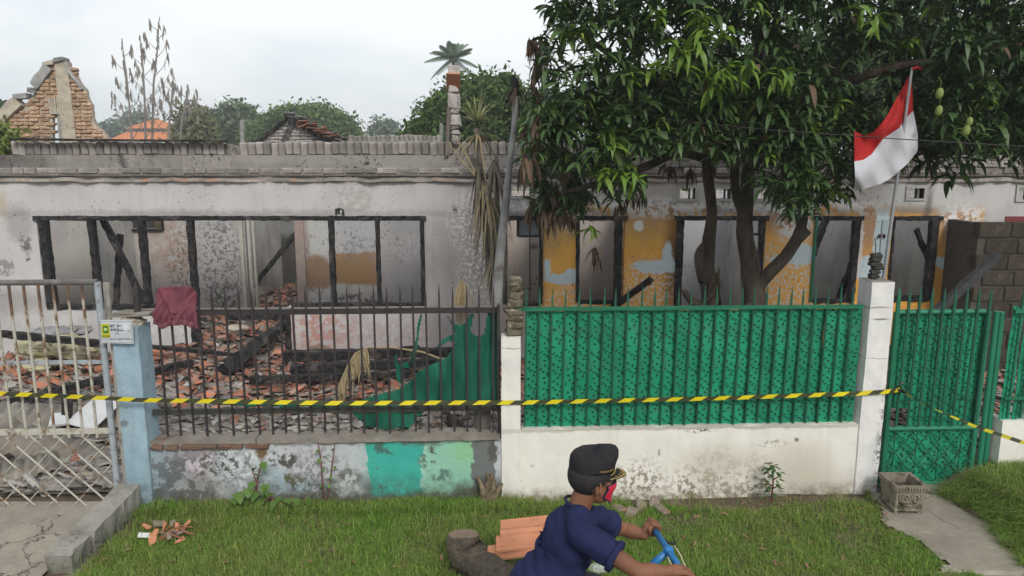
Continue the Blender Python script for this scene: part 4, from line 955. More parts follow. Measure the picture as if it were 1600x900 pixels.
mb = MB(); xx = F(757, 655, .3).x; mb.bbox((xx - .09, FY(-.2, .2), .3), (xx + .06, FY(-.2, .25), .83)); tag(mb.build('plank_upright', surf('weathered_plank', (.14, .12, .11), (.08, .07, .06), 8, .9, .4)), 'weathered upright plank behind the right end of the iron fence', 'plank')

# middle pillar and the white wall
M_white = layered('white_wall_paint', (.78, .75, .69), (.70, .675, .61), [
    FL(1120, 750, 34, 40, (.20, .16, .115), .55, .8, 'et'), FL(1000, 755, 36, 34, (.24, .20, .15), .5, .9, 'et'), FL(1180, 750, 26, 34, (.24, .20, .15), .5, .9, 'et'), FL(1075, 756, 24, 30, (.20, .16, .12), .5, .9, 'et'), FL(1250, 740, 40, 40, (.36, .32, .25), .6, .5), FL(1120, 728, 60, 30, (.46, .41, .33), .6, .6), FL(1240, 720, 60, 30, (.52, .48, .40), .6, .5),
    FL(1095, 673, 22, 3, DK, .4, .9, 'es'), FL(1210, 692, 22, 6, (.3, .27, .23), .4, .8, 'et'), FL(1080, 668, 290, 3, (.35, .32, .28), .5, .7, 'r'), FL(1245, 686, 3, 4, DK, .3, .8), FL(1280, 755, 50, 24, (.48, .44, .36), .6, .6), FL(800, 570, 20, 12, (.60, .6, .58), .3, .5), FL(802, 543, 16, .7, (.25, .24, .22), .4, .8, 'r'), FL(830, 728, 4, 3, (.3, .28, .25), .3, .6, 'et')],
    d1=.016, d2=.012, speck=(.66, (.30, .26, .21)), streak=.13, bump=.3, dirt=(.0, .13, (.19, .15, .10), .07), bs=3)
ww = thing('white_wall', 'low white plastered wall below the green fence, dirty along its foot', 'wall', (1.5, FY(1.5), 0))
mb = MB(); fwall(mb, .055, 3.02, -.1, .66, .15); mb.build('wall_body', M_white, ww)
coping(.085, 3.02, .661, .672, -.004, .155, M_white, ww, jz=.006, jy=.006)
def inkmark(s, px, py, size, parent): p = F(px, py, -.004); return text(s, (p.x, p.y - .003, p.z), size, surf('faint_pencil', (.30, .28, .25), (.40, .38, .34), 60, .9, 0) if 'faint_pencil' not in bpy.data.materials else bpy.data.materials['faint_pencil'], parent, 'scratched_mark', rot=(R(90), 0, R(2.5)), extr=.001)
inkmark('1', 1026, 712, .09, ww); inkmark('2', 1021, 752, .08, ww); inkmark('(', 1017, 752, .09, ww)
wp = thing('white_pillar', 'slim white pillar joining the iron fence to the green fence, a broken brick stub on top', 'pillar', (0, FY(0), 0))
zpt = zf(800, 527)
mb = MB(); xa, xb = F(783, 600).x, F(814, 600).x; mb.beam(((xa + xb) / 2, FY(0, .065), -.1), ((xa + xb) / 2, FY(0, .065), zpt), (xb - xa) * 1.12, .175, .0025, .12, side=(0, 1, 0)); mb.build('shaft', M_white, wp)
M_moss = surf('mossy_brick', (.15, .13, .09), (.085, .075, .055), 14, .95, 1.0, 40, .015, rnd=.25, c3=(.30, .27, .20), s3=16, t3=.58, spec=.1)
z = zpt; zz_end = zf(800, 447); i = 0
while z < zz_end:
    h = random.uniform(.05, .075); mb = MB(); wd = random.uniform(.085, .12) if z < zf(800, 480) else .075
    mb.cbox((.015 + random.uniform(-.012, .012) + (0.012 if z > zf(0, 480) else 0), FY(0, .08), z + h / 2), (wd + .02, .13, h), .014, rot=(0, random.uniform(-.1, .1), random.uniform(-.3, .3)), jit=.012); mb.build('brick', M_moss, wp); z += h * .96

# green fence
gf = thing('green_fence', 'green picket fence backed with leaf patterned sheets on the white wall', 'fence', (1.5, FY(1.5, .07), .66))
xg0, xg1 = F(820, 560, .07).x, F(1338, 560, .07).x; ng = 27; pitch = (xg1 - xg0) / ng
zg0, zg1 = .655, zf(1000, 484, .08); Hp = zg1 - zg0
M_greenpk = surf('dark_green_paint', (.006, .075, .042), (.01, .10, .055), 9, .55, .3, 50, .002, rnd=.12, c3=(.035, .04, .025), s3=20, t3=.64, spec=.35)
pkg = picket_mesh(zf(1000, 447, .05) - .68, .015, .013, M_greenpk, .10)
for i in range(ng):
    x = xg0 + pitch * (i + .0); put('picket', pkg, gf, (x, FY(x, .035), .68 + random.uniform(-.012, .01)), (0, R(1.0) + random.uniform(-.008, .008), R(2.5) + random.uniform(-.2, .2)))
def leafprint(mb, cx, cz, r, ang, y, m):
    vs = []; n_ = 6
    for k_ in range(n_):
        th = 2 * math.pi * k_ / n_; u, v = r * math.cos(th), r * .5 * math.sin(th) * (1 - .25 * math.cos(th))
        vs.append((cx + u * math.cos(ang) - v * math.sin(ang), y, cz + u * math.sin(ang) + v * math.cos(ang)))
    mb.add(vs, [tuple(range(n_))], m)
def panel_mesh(w_, H, seed, hang=0.0):
    rg = random.Random(seed); mb = MB()
    nx, nz_ = 3, 14; vs = []
    for j in range(nz_ + 1):
        for i_ in range(nx + 1): vs.append((w_ * i_ / nx, .004 * math.sin(j * .9 + seed) + .006 * math.sin(i_ * 2.1 + seed * 3), H * j / nz_))
    for j in range(nz_ + 1):
        for i_ in range(nx + 1): v = vs[j * (nx + 1) + i_]; vs.append((v[0], v[1] + .004, v[2]))
    o = (nx + 1) * (nz_ + 1); fs = []
    for j in range(nz_):
        for i_ in range(nx):
            a = j * (nx + 1) + i_; fs.append((a, a + 1, a + nx + 2, a + nx + 1)); fs.append((o + a, o + a + nx + 1, o + a + nx + 2, o + a + 1))
    mb.add(vs, fs, 0)
    # repeating motif: three leaves, then one, down the strip
    step = .15; k_ = 0; z = H - .035 - (seed % 3) * .012
    while z > .03:
        if k_ % 2 == 0:
            for (dx, dz, an) in ((-.3, .0, .6), (.02, .028, 2.1), (.30, .004, 2.7), (-.10, -.018, .3), (.18, -.03, .2)): 
                if rg.random() < .93: leafprint(mb, w_ * (.5 + dx * .95) + rg.uniform(-.004, .004), z + dz * 1.15, .0135, an + rg.uniform(-.5, .5), -.0095, 1)
        else:
            for (dx, dz) in (((-.05, 0), (.30, .022)) if seed % 2 else ((.1, .01), (-.28, -.02))): leafprint(mb, w_ * (.5 + dx) + rg.uniform(-.006, .006), z + dz, .014, rg.uniform(0, 3), -.0095, 1)
        z -= step * .5; k_ += 1
    return mb.mesh('panel', [M_greenpanel, M_greendark])
pms = [panel_mesh(pitch * 1.07, Hp, s_) for s_ in range(6)]
for i in range(ng):
    x = xg0 + pitch * i
    put('panel', pms[i % 6], gf, (x, FY(x, .055 + .000), zg0 + random.uniform(-.004, .004)), (random.uniform(-.01, .01), R(.8), R(2.5) + R(4) + random.uniform(-.03, .03)))
mb = MB(); rail(xg0, xg1, zf(1000, 482, .02), .035, .03, .03, M_green, gf); rail(xg0 - .07, xg0 + .01, zf(820, 484, .03), .03, .03, .05, M_green, gf)
rail(xg0, xg1, zf(1000, 632, .02), .02, .02, .085, M_green, gf)
# right white post
M_post2 = layered('white_post_paint', (.76, .745, .72), (.68, .67, .65), [FL(1372, 480, 16, 1.2, (.25, .22, .2), .5, .8, 'r'), FL(1375, 498, 12, 1.2, DK, .5, .8), FL(1380, 720, 14, 50, (.30, .28, .26), .5, .8, 'et'), FL(1378, 690, 10, 90, (.16, .15, .14), .4, .8, 'et'), FL(1360, 560, 26, .7, (.3, .28, .26), .5, .8, 'r')], d1=.01, d2=.01, speck=(.66, (.2, .19, .17)), streak=.12, bump=.4, dirt=(.0, .14, (.19, .15, .10), .07), bs=6)
rp = thing('white_post', 'thick white concrete post with a cracked top, between the green fence and the gate', 'post', (3.13, FY(3.13), 0))
zpt2 = zf(1360, 441); mb = MB(); mb.beam((3.115, FY(3.13, .10), -.1), (3.115, FY(3.13, .10), zpt2), .225, .24, .003, .10, side=(0, 1, 0)); mb.build('shaft', M_post2, rp)
mb = MB(); mb.bbox((3.02, FY(3.1, -.008), zpt2 + .001), (3.205, FY(3.1, .21), zpt2 + .006)); mb.build('top_render', M_concrete, rp)
# block of stones on the post
for i in range(6):
    q = F(1372 + random.uniform(-2, 3) - (3 if i == 0 else 0), 432 - i * 5.2, .13); mb = MB(); mb.cbox((q.x - .02, q.y, zpt2 + .03 + i * .036), (.085 + random.uniform(-.012, .02), .08, .035), .008, rot=(0, random.uniform(-.06, .06), random.uniform(-.3, .3)), jit=.006)
    if i == 0: lan = thing('stone_stack', 'small stack of blackened stones on top of the thick white post', 'stones', (q.x, q.y, zpt2))
    mb.build('stone', surf('black_stone', (.035, .033, .03), (.06, .055, .045), 14, .9, .8) if i == 0 else bpy.data.materials['black_stone'], lan)
mb = MB(); mb.tube([(q.x - .03, q.y, zpt2 + .2), (q.x - .035, q.y, zpt2 + .30), (q.x - .05, q.y, zpt2 + .36)], .004, 5); mb.build('bent_wire', M_darkmetal, lan)
# gate
M_gpipe = surf('green_pipe_paint', (.016, .165, .088), (.02, .20, .115), 8, .45, .15, 40, .002, c3=(.05, .12, .08), s3=12, t3=.66, spec=.4)
gt = thing('green_gate', 'green leaf patterned gate with pickets above and a diamond lattice below', 'gate', (3.72, FY(3.72, .12), .04))
GO = .14
def gp(px, py): return F(px, py, GO)
gx0, gx1 = 3.335, 4.155; gz1 = zf(1480, 487, GO); gzm = zf(1480, 668, GO); gz0 = .045
def bar(p0, p1, r, mat_, parent, name, n=10): mb = MB(); mb.tube([p0, (Vector(p0) + Vector(p1)) / 2, p1], r, n); return mb.build(name, mat_, parent, smooth=False)
def gy(x, o=0): return FY(x, GO + o)
bar((gx0, gy(gx0), gz0), (gx0, gy(gx0), gz1), .024, M_gpipe, gt, 'stile'); bar((gx1, gy(gx1), gz0), (gx1, gy(gx1), gz1), .024, M_gpipe, gt, 'stile')
bar((gx0, gy(gx0), gz1), (gx1, gy(gx1), gz1), .023, M_gpipe, gt, 'rail'); bar((gx0, gy(gx0), gzm), (gx1, gy(gx1), gzm), .024, M_gpipe, gt, 'rail'); bar((gx0, gy(gx0), gz0), (gx1, gy(gx1), gz0), .023, M_gpipe, gt, 'rail')
mb = MB(); zz = zf(1480, 622, GO); mb.bbox((gx0, gy(3.7, .026), zz - .02), (gx1, gy(3.7, .040), zz + .02)); mb.build('rail', M_green, gt)
pkm = picket_mesh(zf(1480, 447, GO) - gzm - .03, .022, .014, M_greenpk, .10); npk = 8; gpit = (gx1 - gx0) / npk
for i in range(1, npk + 1): x = gx0 + gpit * i - .03; put('picket', pkm, gt, (x, gy(x, -.03), gzm + .03), (0, R(.5) + random.uniform(-.006, .006), 0))
gpm = [panel_mesh(gpit * 1.02, gz1 - gzm - .04, s_ + 10) for s_ in range(4)]; gsh = [panel_mesh(gpit * 1.02, gz1 - gzm - .20, s_ + 20) for s_ in range(2)]
for i in range(npk):
    x = gx0 + gpit * i
    if i < 2: put('panel', gsh[i], gt, (x, gy(x, .02), gzm + .18), (0, 0, R(2.5) + random.uniform(-.05, .05)))
    else: put('panel', gpm[i % 4], gt, (x, gy(x, .02), gzm + .02), (0, 0, R(2.5) + random.uniform(-.09, .09)))
lowp = [panel_mesh(gpit * 1.02, gzm - gz0 - .03, s_ + 30) for s_ in range(4)]
for i in range(npk): x = gx0 + gpit * i; put('panel', lowp[i % 4], gt, (x, gy(x, .02), gz0 + .015), (0, 0, R(2.5)))
def lattice(x0, x1, z0, z1, yf, step, slope, r, mat_, parent, name='lattice_bar', dy=.006, zstep=None):
    for sgn in (1, -1):
        c = -10.0
        k0 = z0 - (x1 - x0) * slope; c = k0 if sgn > 0 else z0
        cmax = z1 if sgn > 0 else z1 + (x1 - x0) * slope
        while c < cmax:
            c += step; pts = []
            for t in np.linspace(0, 1, 60):
                x = x0 + (x1 - x0) * t; z = c + sgn * slope * (x - x0) * (1 if sgn > 0 else 1)
                if z0 <= z <= z1: pts.append((x, yf(x) + sgn * dy, z))
            if len(pts) > 3: mb = MB(); mb.tube([pts[0], pts[-1]], r * (.62 if sgn > 0 else 1), 6); mb.build(name, mat_, parent)
lattice(gx0 + .02, gx1 - .02, gz0 + .02, gzm - .02, lambda x: gy(x, -.012), .19, 1.25, .006, M_green, gt)
for (o_, xx) in ((.00, 3.292), (.05, 3.262)):
    pass
gpst = thing('gate_post', 'pair of dark green pipe posts carrying the gate beside the white post', 'post', (3.28, FY(3.28, .1), 0))
bar((3.275, FY(3.27, .16), 0), (3.275, FY(3.27, .16), zf(1390, 478, .16)), .03, M_green, gpst, 'pipe')
put('picket', picket_mesh(zf(1395, 447, .1) - .05, .03, .02, M_green, .1), gpst, (3.30, FY(3.30, .06), .05))
mb = MB(); mb.bbox((3.265, FY(3.27, .10), .62), (3.34, FY(3.27, .12), .66)); mb.build('hinge', M_green, gpst)
gp2 = thing('gate_post', 'pair of green pipe posts at the right edge of the gate', 'post', (4.22, FY(4.22, .14), 0))
bar((4.23, FY(4.23, .14), 0), (4.23, FY(4.23, .14), gz1), .024, M_gpipe, gp2, 'pipe'); bar((4.29, FY(4.29, .16), 0), (4.29, FY(4.29, .16), gz1 - .01), .028, M_gpipe, gp2, 'pipe')
# fence and wall right of the gate
w2 = tag(fwall(MB(), 4.34, 9.0, -.1, .655, .15, .05).build('white_wall', M_white), 'short white wall with a mossy stain, right of the green gate', 'wall')
f3_ = thing('green_fence', 'green fence section on the low wall right of the gate, cut by the frame edge', 'fence', (5, FY(5, .1), .66))
for i in range(8):
    x = 4.325 + .118 * i; put('picket', pkg, f3_, (x + .05, FY(x, .06), .68), (0, R(1), R(2.5))); put('panel', pms[i % 6], f3_, (x, FY(x, .085), zg0), (0, R(.8), R(12)))
rail(4.33, 5.3, zf(1580, 486, .06), .035, .03, .055, M_green, f3_); rail(4.33, 5.3, zf(1580, 622, .06), .03, .02, .055, M_green, f3_)

# rusty white gate at the left
M_rustw = NT('rusty_white_paint'); _n = M_rustw.noise(7, 6, .7, vec=M_rustw.stretch(1, 1, .8)); _z = M_rustw.sepz()[2]
_k = M_rustw.math('ADD', _n, M_rustw.math('MULTIPLY', M_rustw.mapr(_z, 1.5, 1.95), .22))
_c = M_rustw.mix(M_rustw.mapr(_k, .52, .60), (.42, .405, .345), (.17, .10, .055)); _c = M_rustw.mix(M_rustw.mapr(_k, .64, .70), _c, (.10, .065, .05))
M_rustw.bump(M_rustw.noise(50, 4), .3, .003); M_rustw = M_rustw.fin(_c, .75, 0, .3)
M_greysteel = surf('grey_steel_paint', (.34, .38, .41), (.26, .29, .31), 12, .6, .2, 40, .002, c3=(.14, .13, .12), s3=12, t3=.60, spec=.4)
lg = thing('rusty_gate', 'rusty white driveway gate with upright bars above a diamond lattice, left of the blue post', 'gate', (-4.3, FY(-4.3, .02), .04))
LX0 = -5.6; LX1 = -3.335; LO = .02
lz1 = F(100, 441, LO).z; lzm = F(100, 674, LO).z; lz0 = F(100, 803, LO).z; lzf = F(100, 567, LO).z
def ly(x, o=0): return FY(x, LO + o)
bar((LX1, ly(LX1), .0), (LX1, ly(LX1), lz1), .026, M_greysteel, lg, 'stile', 12)
bar((LX0, ly(LX0), lz1), (LX1, ly(LX1), lz1), .024, surf('grey_rusty_pipe', (.17, .165, .16), (.10, .09, .08), 14, .7, .3), lg, 'rail', 10)
for (z_, h_, m_) in ((lzm, .05, M_rustw), (lz0, .06, M_rustw)): rail(LX0, LX1, z_, h_, .03, LO, m_, lg)
rail(LX0, LX1, lzf, .038, .012, LO + .02, M_greysteel, lg)
k_ = 0; p_ = (F(129, 445, LO).x - F(15, 445, LO).x) / 5
mb0 = MB(); mb0.tube([(0, 0, 0), (0, 0, (lz1 - lzm) / 2), (0, 0, lz1 - lzm + .03)], .012, 8)
for i in range(-14, 7):
    x = F(15, 445, LO).x + p_ * i
    if LX0 < x < LX1 - .03:
        mb = MB(); mb.tube([(x, ly(x, -.012), lzm - .05), (x, ly(x, -.012), (lz1 + lzm) / 2), (x, ly(x, -.012), lz1)], .0115, 8); mb.build('bar', M_rustw, lg)
lattice(LX0, LX1 - .02, lz0 + .02, lzm - .01, lambda x: ly(x), .215, 1.05, .0078, M_rustw, lg)
mb = MB(); q = F(165, 450, .2); mb.beam((q.x, q.y, 1.6), (q.x + .01, q.y, F(165, 442, .2).z), .05, .03, .003); tag(mb.build('pale_stake', surf('pale_stake', (.42, .41, .36), (.2, .18, .15), 12, .8, .3)), 'short pale stake standing behind the blue post', 'stake')
print('fence done')
# ------------------------------------------------------------------ kerb wall, debris and things on the verge
kw = thing('kerb_wall', 'low cracked concrete kerb wall beside the driveway, running out from the blue post', 'kerb', (-3.25, 5.4, 0))
M_kerb = layered('kerb_concrete', (.33, .315, .275), (.24, .23, .20), [], speck=(.58, (.10, .095, .08)), streak=.4, bump=.9, dirt=(.0, .12, (.08, .08, .05), .08), bs=7)
for (ya, yb2, zt_, dx, rz_) in ((5.55, 5.84, .245, .0, 0), (5.13, 5.545, .215, -.01, .02), (4.86, 5.12, .17, -.03, -.05)):
    mb = MB(); n = 6; mb.beam((-3.21 + dx, ya, zt_ / 2 - .03), (-3.21 + dx, yb2, zt_ / 2 - .01), zt_ + .08, .19, .009, .07, side=(1, 0, 0)); mb.build('segment', M_kerb, kw)
cc_ = 0
def rocks(name, label, cat, spots, mat_, group=None, sz=(.06, .1)):
    for i, s_ in enumerate(spots):
        px, py = s_[0], s_[1]; r_ = s_[2] if len(s_) > 2 else random.uniform(*sz)
        g_ = G(px, py, .03); mb = MB(); mb.ell((0, 0, 0), (r_, r_ * random.uniform(.6, .9), r_ * .6), nu=9, nv=6)
        mb.v = [tuple(Vector(v) * (1 + .45 * noise.noise(Vector(v) * 9 + Vector((i * 3.1, px, 0))))) for v in mb.v]
        o = put(name, mb.mesh(name, mat_), None, (g_.x, g_.y, max(.03, lawn_z(g_.x, g_.y)) + r_ * .28), (0, 0, random.uniform(0, 6)))
        tag(o, label[i] if isinstance(label, list) else label, cat, group)
rocks('mossy_stone', ['pale greenish stone lying on the grass just below the cyclist\'s chest', 'smaller grey stone beside the pale one, close to the cyclist\'s shirt'], 'stone', [(938, 892, .085), (918, 872, .06)], surf('mossy_stone', (.42, .46, .40), (.28, .30, .26), 14, .95, .9, 30, .02))
M_fb = surf('weathered_brick', (.26, .22, .18), (.17, .13, .10), 9, .95, .9, 40, .01, c3=(.33, .15, .09), s3=6, t3=.60, spec=.1)
nm = ['nearest the cyclist', 'lying flat', 'tilted on edge', 'standing against the wall', 'at the right end']
for i, (px, py, a, t_) in enumerate(((968, 792, .3, .1), (985, 800, -.4, .3), (1003, 789, .1, .7), (1021, 786, -.2, 1.1), (1034, 793, .6, .2))):
    g_ = G(px, py, .05); mb = MB(); mb.cbox((0, 0, 0), (.09, .14, .045), .012, jit=.012)
    tag(put('fallen_brick', mb.mesh('fallen_brick', M_fb), None, (g_.x, g_.y, .035), (t_ * .6, t_ * .4, a)), 'broken brick at the foot of the white wall, ' + nm[i], 'brick', 'broken bricks at the foot of the white wall')
# scrap of tile shards and twigs in the grass at the left
shp = thing('debris_pile', 'small pile of orange scraps, twigs and paper in the grass before the blue post', 'debris', tuple(G(255, 835)))
for i in range(16):
    g_ = G(random.uniform(222, 292), random.uniform(826, 850), .06); mb = MB(); mb.cbox((0, 0, 0), (random.uniform(.05, .14), random.uniform(.02, .06), .012), .004, jit=.008)
    put('shard', mb.mesh('shard', M_fb if i % 3 == 0 else M_terraclean), shp, (g_.x, g_.y, .07 + random.uniform(0, .05)), (random.gauss(0, .5), random.gauss(0, .5), random.uniform(0, 6)))
for i in range(8):
    g_ = G(random.uniform(228, 290), random.uniform(830, 848), .06); mb = MB(); a_ = random.uniform(-.4, .4); mb.tube([(g_.x - .1, g_.y - a_ * .1, .05), (g_.x, g_.y, .12), (g_.x + .1, g_.y + a_ * .1, .09)], .006, 5); mb.build('twig', surf('red_twig', (.33, .12, .06), (.2, .1, .06), 20) if i == 0 else bpy.data.materials['red_twig'], shp)
g_ = G(226, 840, .08); mb = MB(); mb.cbox((g_.x, g_.y, .10), (.09, .05, .004), .001, rot=(.3, .2, .3)); mb.build('paper_scrap', M_whiteboard, shp)
# log
M_bark = NT('log_bark'); _p = M_bark.stretch(1, 1, 1); _v = M_bark.voro(44, 'DISTANCE_TO_EDGE', M_bark.vmath('MULTIPLY_ADD', M_bark.noise(18, 5, .7, color=True), (.07, .07, .07), M_bark.stretch(.6, 1, 1))); _n = M_bark.noise(16, 6, .7)
_c = M_bark.mix(M_bark.mapr(_n, .35, .65), (.20, .165, .125), (.095, .078, .058)); _c = M_bark.mix(M_bark.mapr(_v, 0, .10, .5, 0), _c, (.03, .025, .02))
M_bark.bump(M_bark.math('ADD', M_bark.math('MULTIPLY', M_bark.mapr(_v, 0, .3), .6), M_bark.math('MULTIPLY', _n, 2)), 1.0, .012); M_bark = M_bark.fin(_c, .95, 0, .15)
lgt = thing('fallen_log', 'short thick log with rough bark lying in the grass, cut end upwards', 'log', tuple(G(750, 870)))
a = G(728, 870, .13); b_ = G(740, 880, .12); c_ = G(775, 905, .13); d_ = G(825, 930, .14)
top = Vector((a.x - .02, a.y + .05, .27))
mb = MB(); mb.tube([top, top + Vector((.0, -.02, -.06)), Vector((a.x + .005, a.y + .02, .14)), Vector((b_.x + .05, b_.y, .11)), Vector(c_), Vector(d_)], [.115, .125, .135, .125, .13, .14], 18, jit=.04)
mb.build('trunk', M_bark, lgt, smooth=True)
mb = MB(); mb.tube([top + Vector((0, 0, -.004)), top + Vector((0, .003, .012))], [.112, .105], 18, jit=.03); mb.build('cut_face', surf('cut_wood', (.27, .20, .14), (.17, .12, .085), 25, .95, .6), lgt)
mb = MB(); mb.tube([Vector(c_) + Vector((.10, -.02, .05)), Vector(c_) + Vector((.3, -.12, .07)), Vector(c_) + Vector((.5, -.3, .03))], [.05, .06, .045], 10, jit=.08); mb.build('root', M_bark, lgt, smooth=True)
# three whole roof tiles leaning on the log
def wtile(px, py, z, rx, ry, rz, label, L_=.36, W_=.25):
    g_ = G(px, py, z); mb = MB(); prof = [(-.5, .02), (-.47, .012), (-.1, .0), (.0, .02), (.10, .055), (.2, .06), (.3, .045), (.4, .0), (.5, -.01)]
    vs = []; k = len(prof)
    for s_ in (-.5, .5):
        for (u, h) in prof: vs.append((u * W_, s_ * L_, h))
    vs += [(x, y, z2 - .016) for (x, y, z2) in vs]; t_ = 2 * k
    fs = [(i, i + 1, k + i + 1, k + i) for i in range(k - 1)] + [(t_ + i + 1, t_ + i, t_ + k + i, t_ + k + i + 1) for i in range(k - 1)]
    fs += [(i + 1, i, t_ + i, t_ + i + 1) for i in range(k - 1)] + [(k + i, k + i + 1, t_ + k + i + 1, t_ + k + i) for i in range(k - 1)] + [(0, k, t_ + k, t_), (k - 1, t_ + k - 1, t_ + 2 * k - 1, 2 * k - 1)]
    mb.add(vs, fs); o = put('roof_tile', mb.mesh('roof_tile', M_terraclean), None, g_, (rx, ry, rz)); tag(o, label, 'roof tile', kind='thing'); return o
wtile(806, 856, .25, R(16), R(-6), R(-105), 'whole clay roof tile lying flat on the log, nearest the camera')
wtile(818, 842, .31, R(10), R(-4), R(-98), 'whole clay roof tile behind the nearest one, partly hidden by the cyclist', )
wtile(822, 829, .35, R(6), R(8), R(-88), 'topmost clay roof tile of the stack on the log, its rolled edge showing')
# dead stump in the corner of wall and pillar
st = thing('dead_stump', 'dry split plant stump in the corner of the painted wall and the white pillar', 'stump', tuple(G(762, 785)))
g_ = G(765, 790, .0)
for i in range(9):
    a_ = random.uniform(-.5, .5); mb = MB(); x_, y_ = g_.x + random.uniform(-.07, .07), g_.y + random.uniform(-.03, .04)
    h = random.uniform(.14, .30); mb.tube([(x_, y_, 0), (x_ + a_ * .05, y_, h * .6), (x_ + a_ * .16, y_ - .01, h)], [.035, .028, .008], 6, jit=.2); mb.build('stem', surf('dry_stem', (.24, .19, .12), (.07, .05, .035), 14, .95, .8) if i == 0 else bpy.data.materials['dry_stem'], st)
# planter
plt_ = thing('stone_planter', 'small mossy stone planter with scroll relief on four feet beside the green gate', 'planter', (3.31, 5.92, 0))
M_pl = surf('mossy_stone_carving', (.27, .235, .185), (.16, .135, .10), 9, .95, .8, 50, .008, c3=(.08, .075, .045), s3=7, t3=.57, spec=.1)
X0_, X1_, Y0_, Y1_, zA, zB = 3.155, 3.43, 5.70, 5.99, .055, .285
def taper_box(mb, x0, x1, y0, y1, z0, z1, t): # wider at top by t
    vs = [(x0, y0, z0), (x1, y0, z0), (x1, y1, z0), (x0, y1, z0), (x0 - t, y0 - t, z1), (x1 + t, y0 - t, z1), (x1 + t, y1 + t, z1), (x0 - t, y1 + t, z1)]
    mb.add(vs, [(0, 3, 2, 1), (0, 1, 5, 4), (1, 2, 6, 5), (2, 3, 7, 6), (3, 0, 4, 7)])
mb = MB(); taper_box(mb, X0_ + .03, X1_ - .03, Y0_ + .03, Y1_ - .03, zA + .02, zB - .04, .018)
wi = .03
vs = []; x0, x1, y0, y1 = X0_, X1_, Y0_, Y1_
for z in (zB - .045, zB): vs += [(x0, y0, z), (x1, y0, z), (x1, y1, z), (x0, y1, z)]
vs += [(x0 + wi, y0 + wi, zB), (x1 - wi, y0 + wi, zB), (x1 - wi, y1 - wi, zB), (x0 + wi, y1 - wi, zB)]
vs += [(x0 + wi + .01, y0 + wi + .01, zB - .09), (x1 - wi - .01, y0 + wi + .01, zB - .09), (x1 - wi - .01, y1 - wi - .01, zB - .09), (x0 + wi + .01, y1 - wi - .01, zB - .09)]
fs = [(i, (i + 1) % 4, 4 + (i + 1) % 4, 4 + i) for i in range(4)] + [(4 + i, 4 + (i + 1) % 4, 8 + (i + 1) % 4, 8 + i) for i in range(4)] + [(8 + i, 8 + (i + 1) % 4, 12 + (i + 1) % 4, 12 + i) for i in range(4)]
mb.add(vs, fs); mb.build('box', M_pl, plt_)
mb = MB(); mb.bbox((x0 + wi + .012, y0 + wi + .012, zB - .12), (x1 - wi - .012, y1 - wi - .012, zB - .075)); mb.build('soil', surf('planter_soil', (.10, .08, .055), (.05, .04, .03), 20, .95, 1.0, 40, .02), plt_)
mb = MB(); n = 11
for i in range(n): mb.cbox((x0 + (x1 - x0) * (i + .5) / n, y0 - .004, zB - .024), (.014, .012, .026), .003)
n = 14
for i in range(n): mb.cbox((x0 - .004, y0 + (y1 - y0) * (i + .5) / n, zB - .024), (.012, .014, .026), .003)
mb.build('bead_moulding', M_pl, plt_)
cxp, yfp, zcp = (x0 + x1) / 2, Y0_ + .016, .165
for sgn in (-1, 1):
    mb = MB(); pts = []; rr = []
    for t in np.linspace(0, 1, 22):
        a_ = t * 2.6 * math.pi; r = .046 * (1 - .72 * t); pts.append((cxp + sgn * (.045 - r * math.cos(a_) * .8), yfp - .004, zcp + r * math.sin(a_) + .004)); rr.append(.009 - .003 * t)
    mb.tube(pts, rr, 6); pts = [(cxp + sgn * .0, yfp - .004, zcp - .055), (cxp + sgn * .05, yfp - .004, zcp - .045), (cxp + sgn * .085, yfp - .003, zcp - .01), (cxp + sgn * .09, yfp - .003, zcp + .04)]; mb.tube(pts, .007, 6); mb.build('scroll_relief', M_pl, plt_); mb = MB()
    mb.tube([(x0 + .026, Y0_ + .16 + sgn * .08 + .1 * math.cos(q_) * .5, .16 + .04 * math.sin(q_)) for q_ in np.linspace(0, 5, 12)], .006, 6); mb.build('scroll_relief', M_pl, plt_)
mb = MB(); mb.cbox((cxp, (Y0_ + Y1_) / 2, .070), (x1 - x0 - .03, y1 - y0 - .03, .025), .005); mb.build('plinth', M_pl, plt_)
for fx in (x0 + .045, x1 - .045):
    for fy in (y0 + .045, y1 - .045): mb = MB(); mb.cbox((fx, fy, .045), (.045, .045, .09 - .03), .006, jit=.003); mb.build('foot', M_pl, plt_)

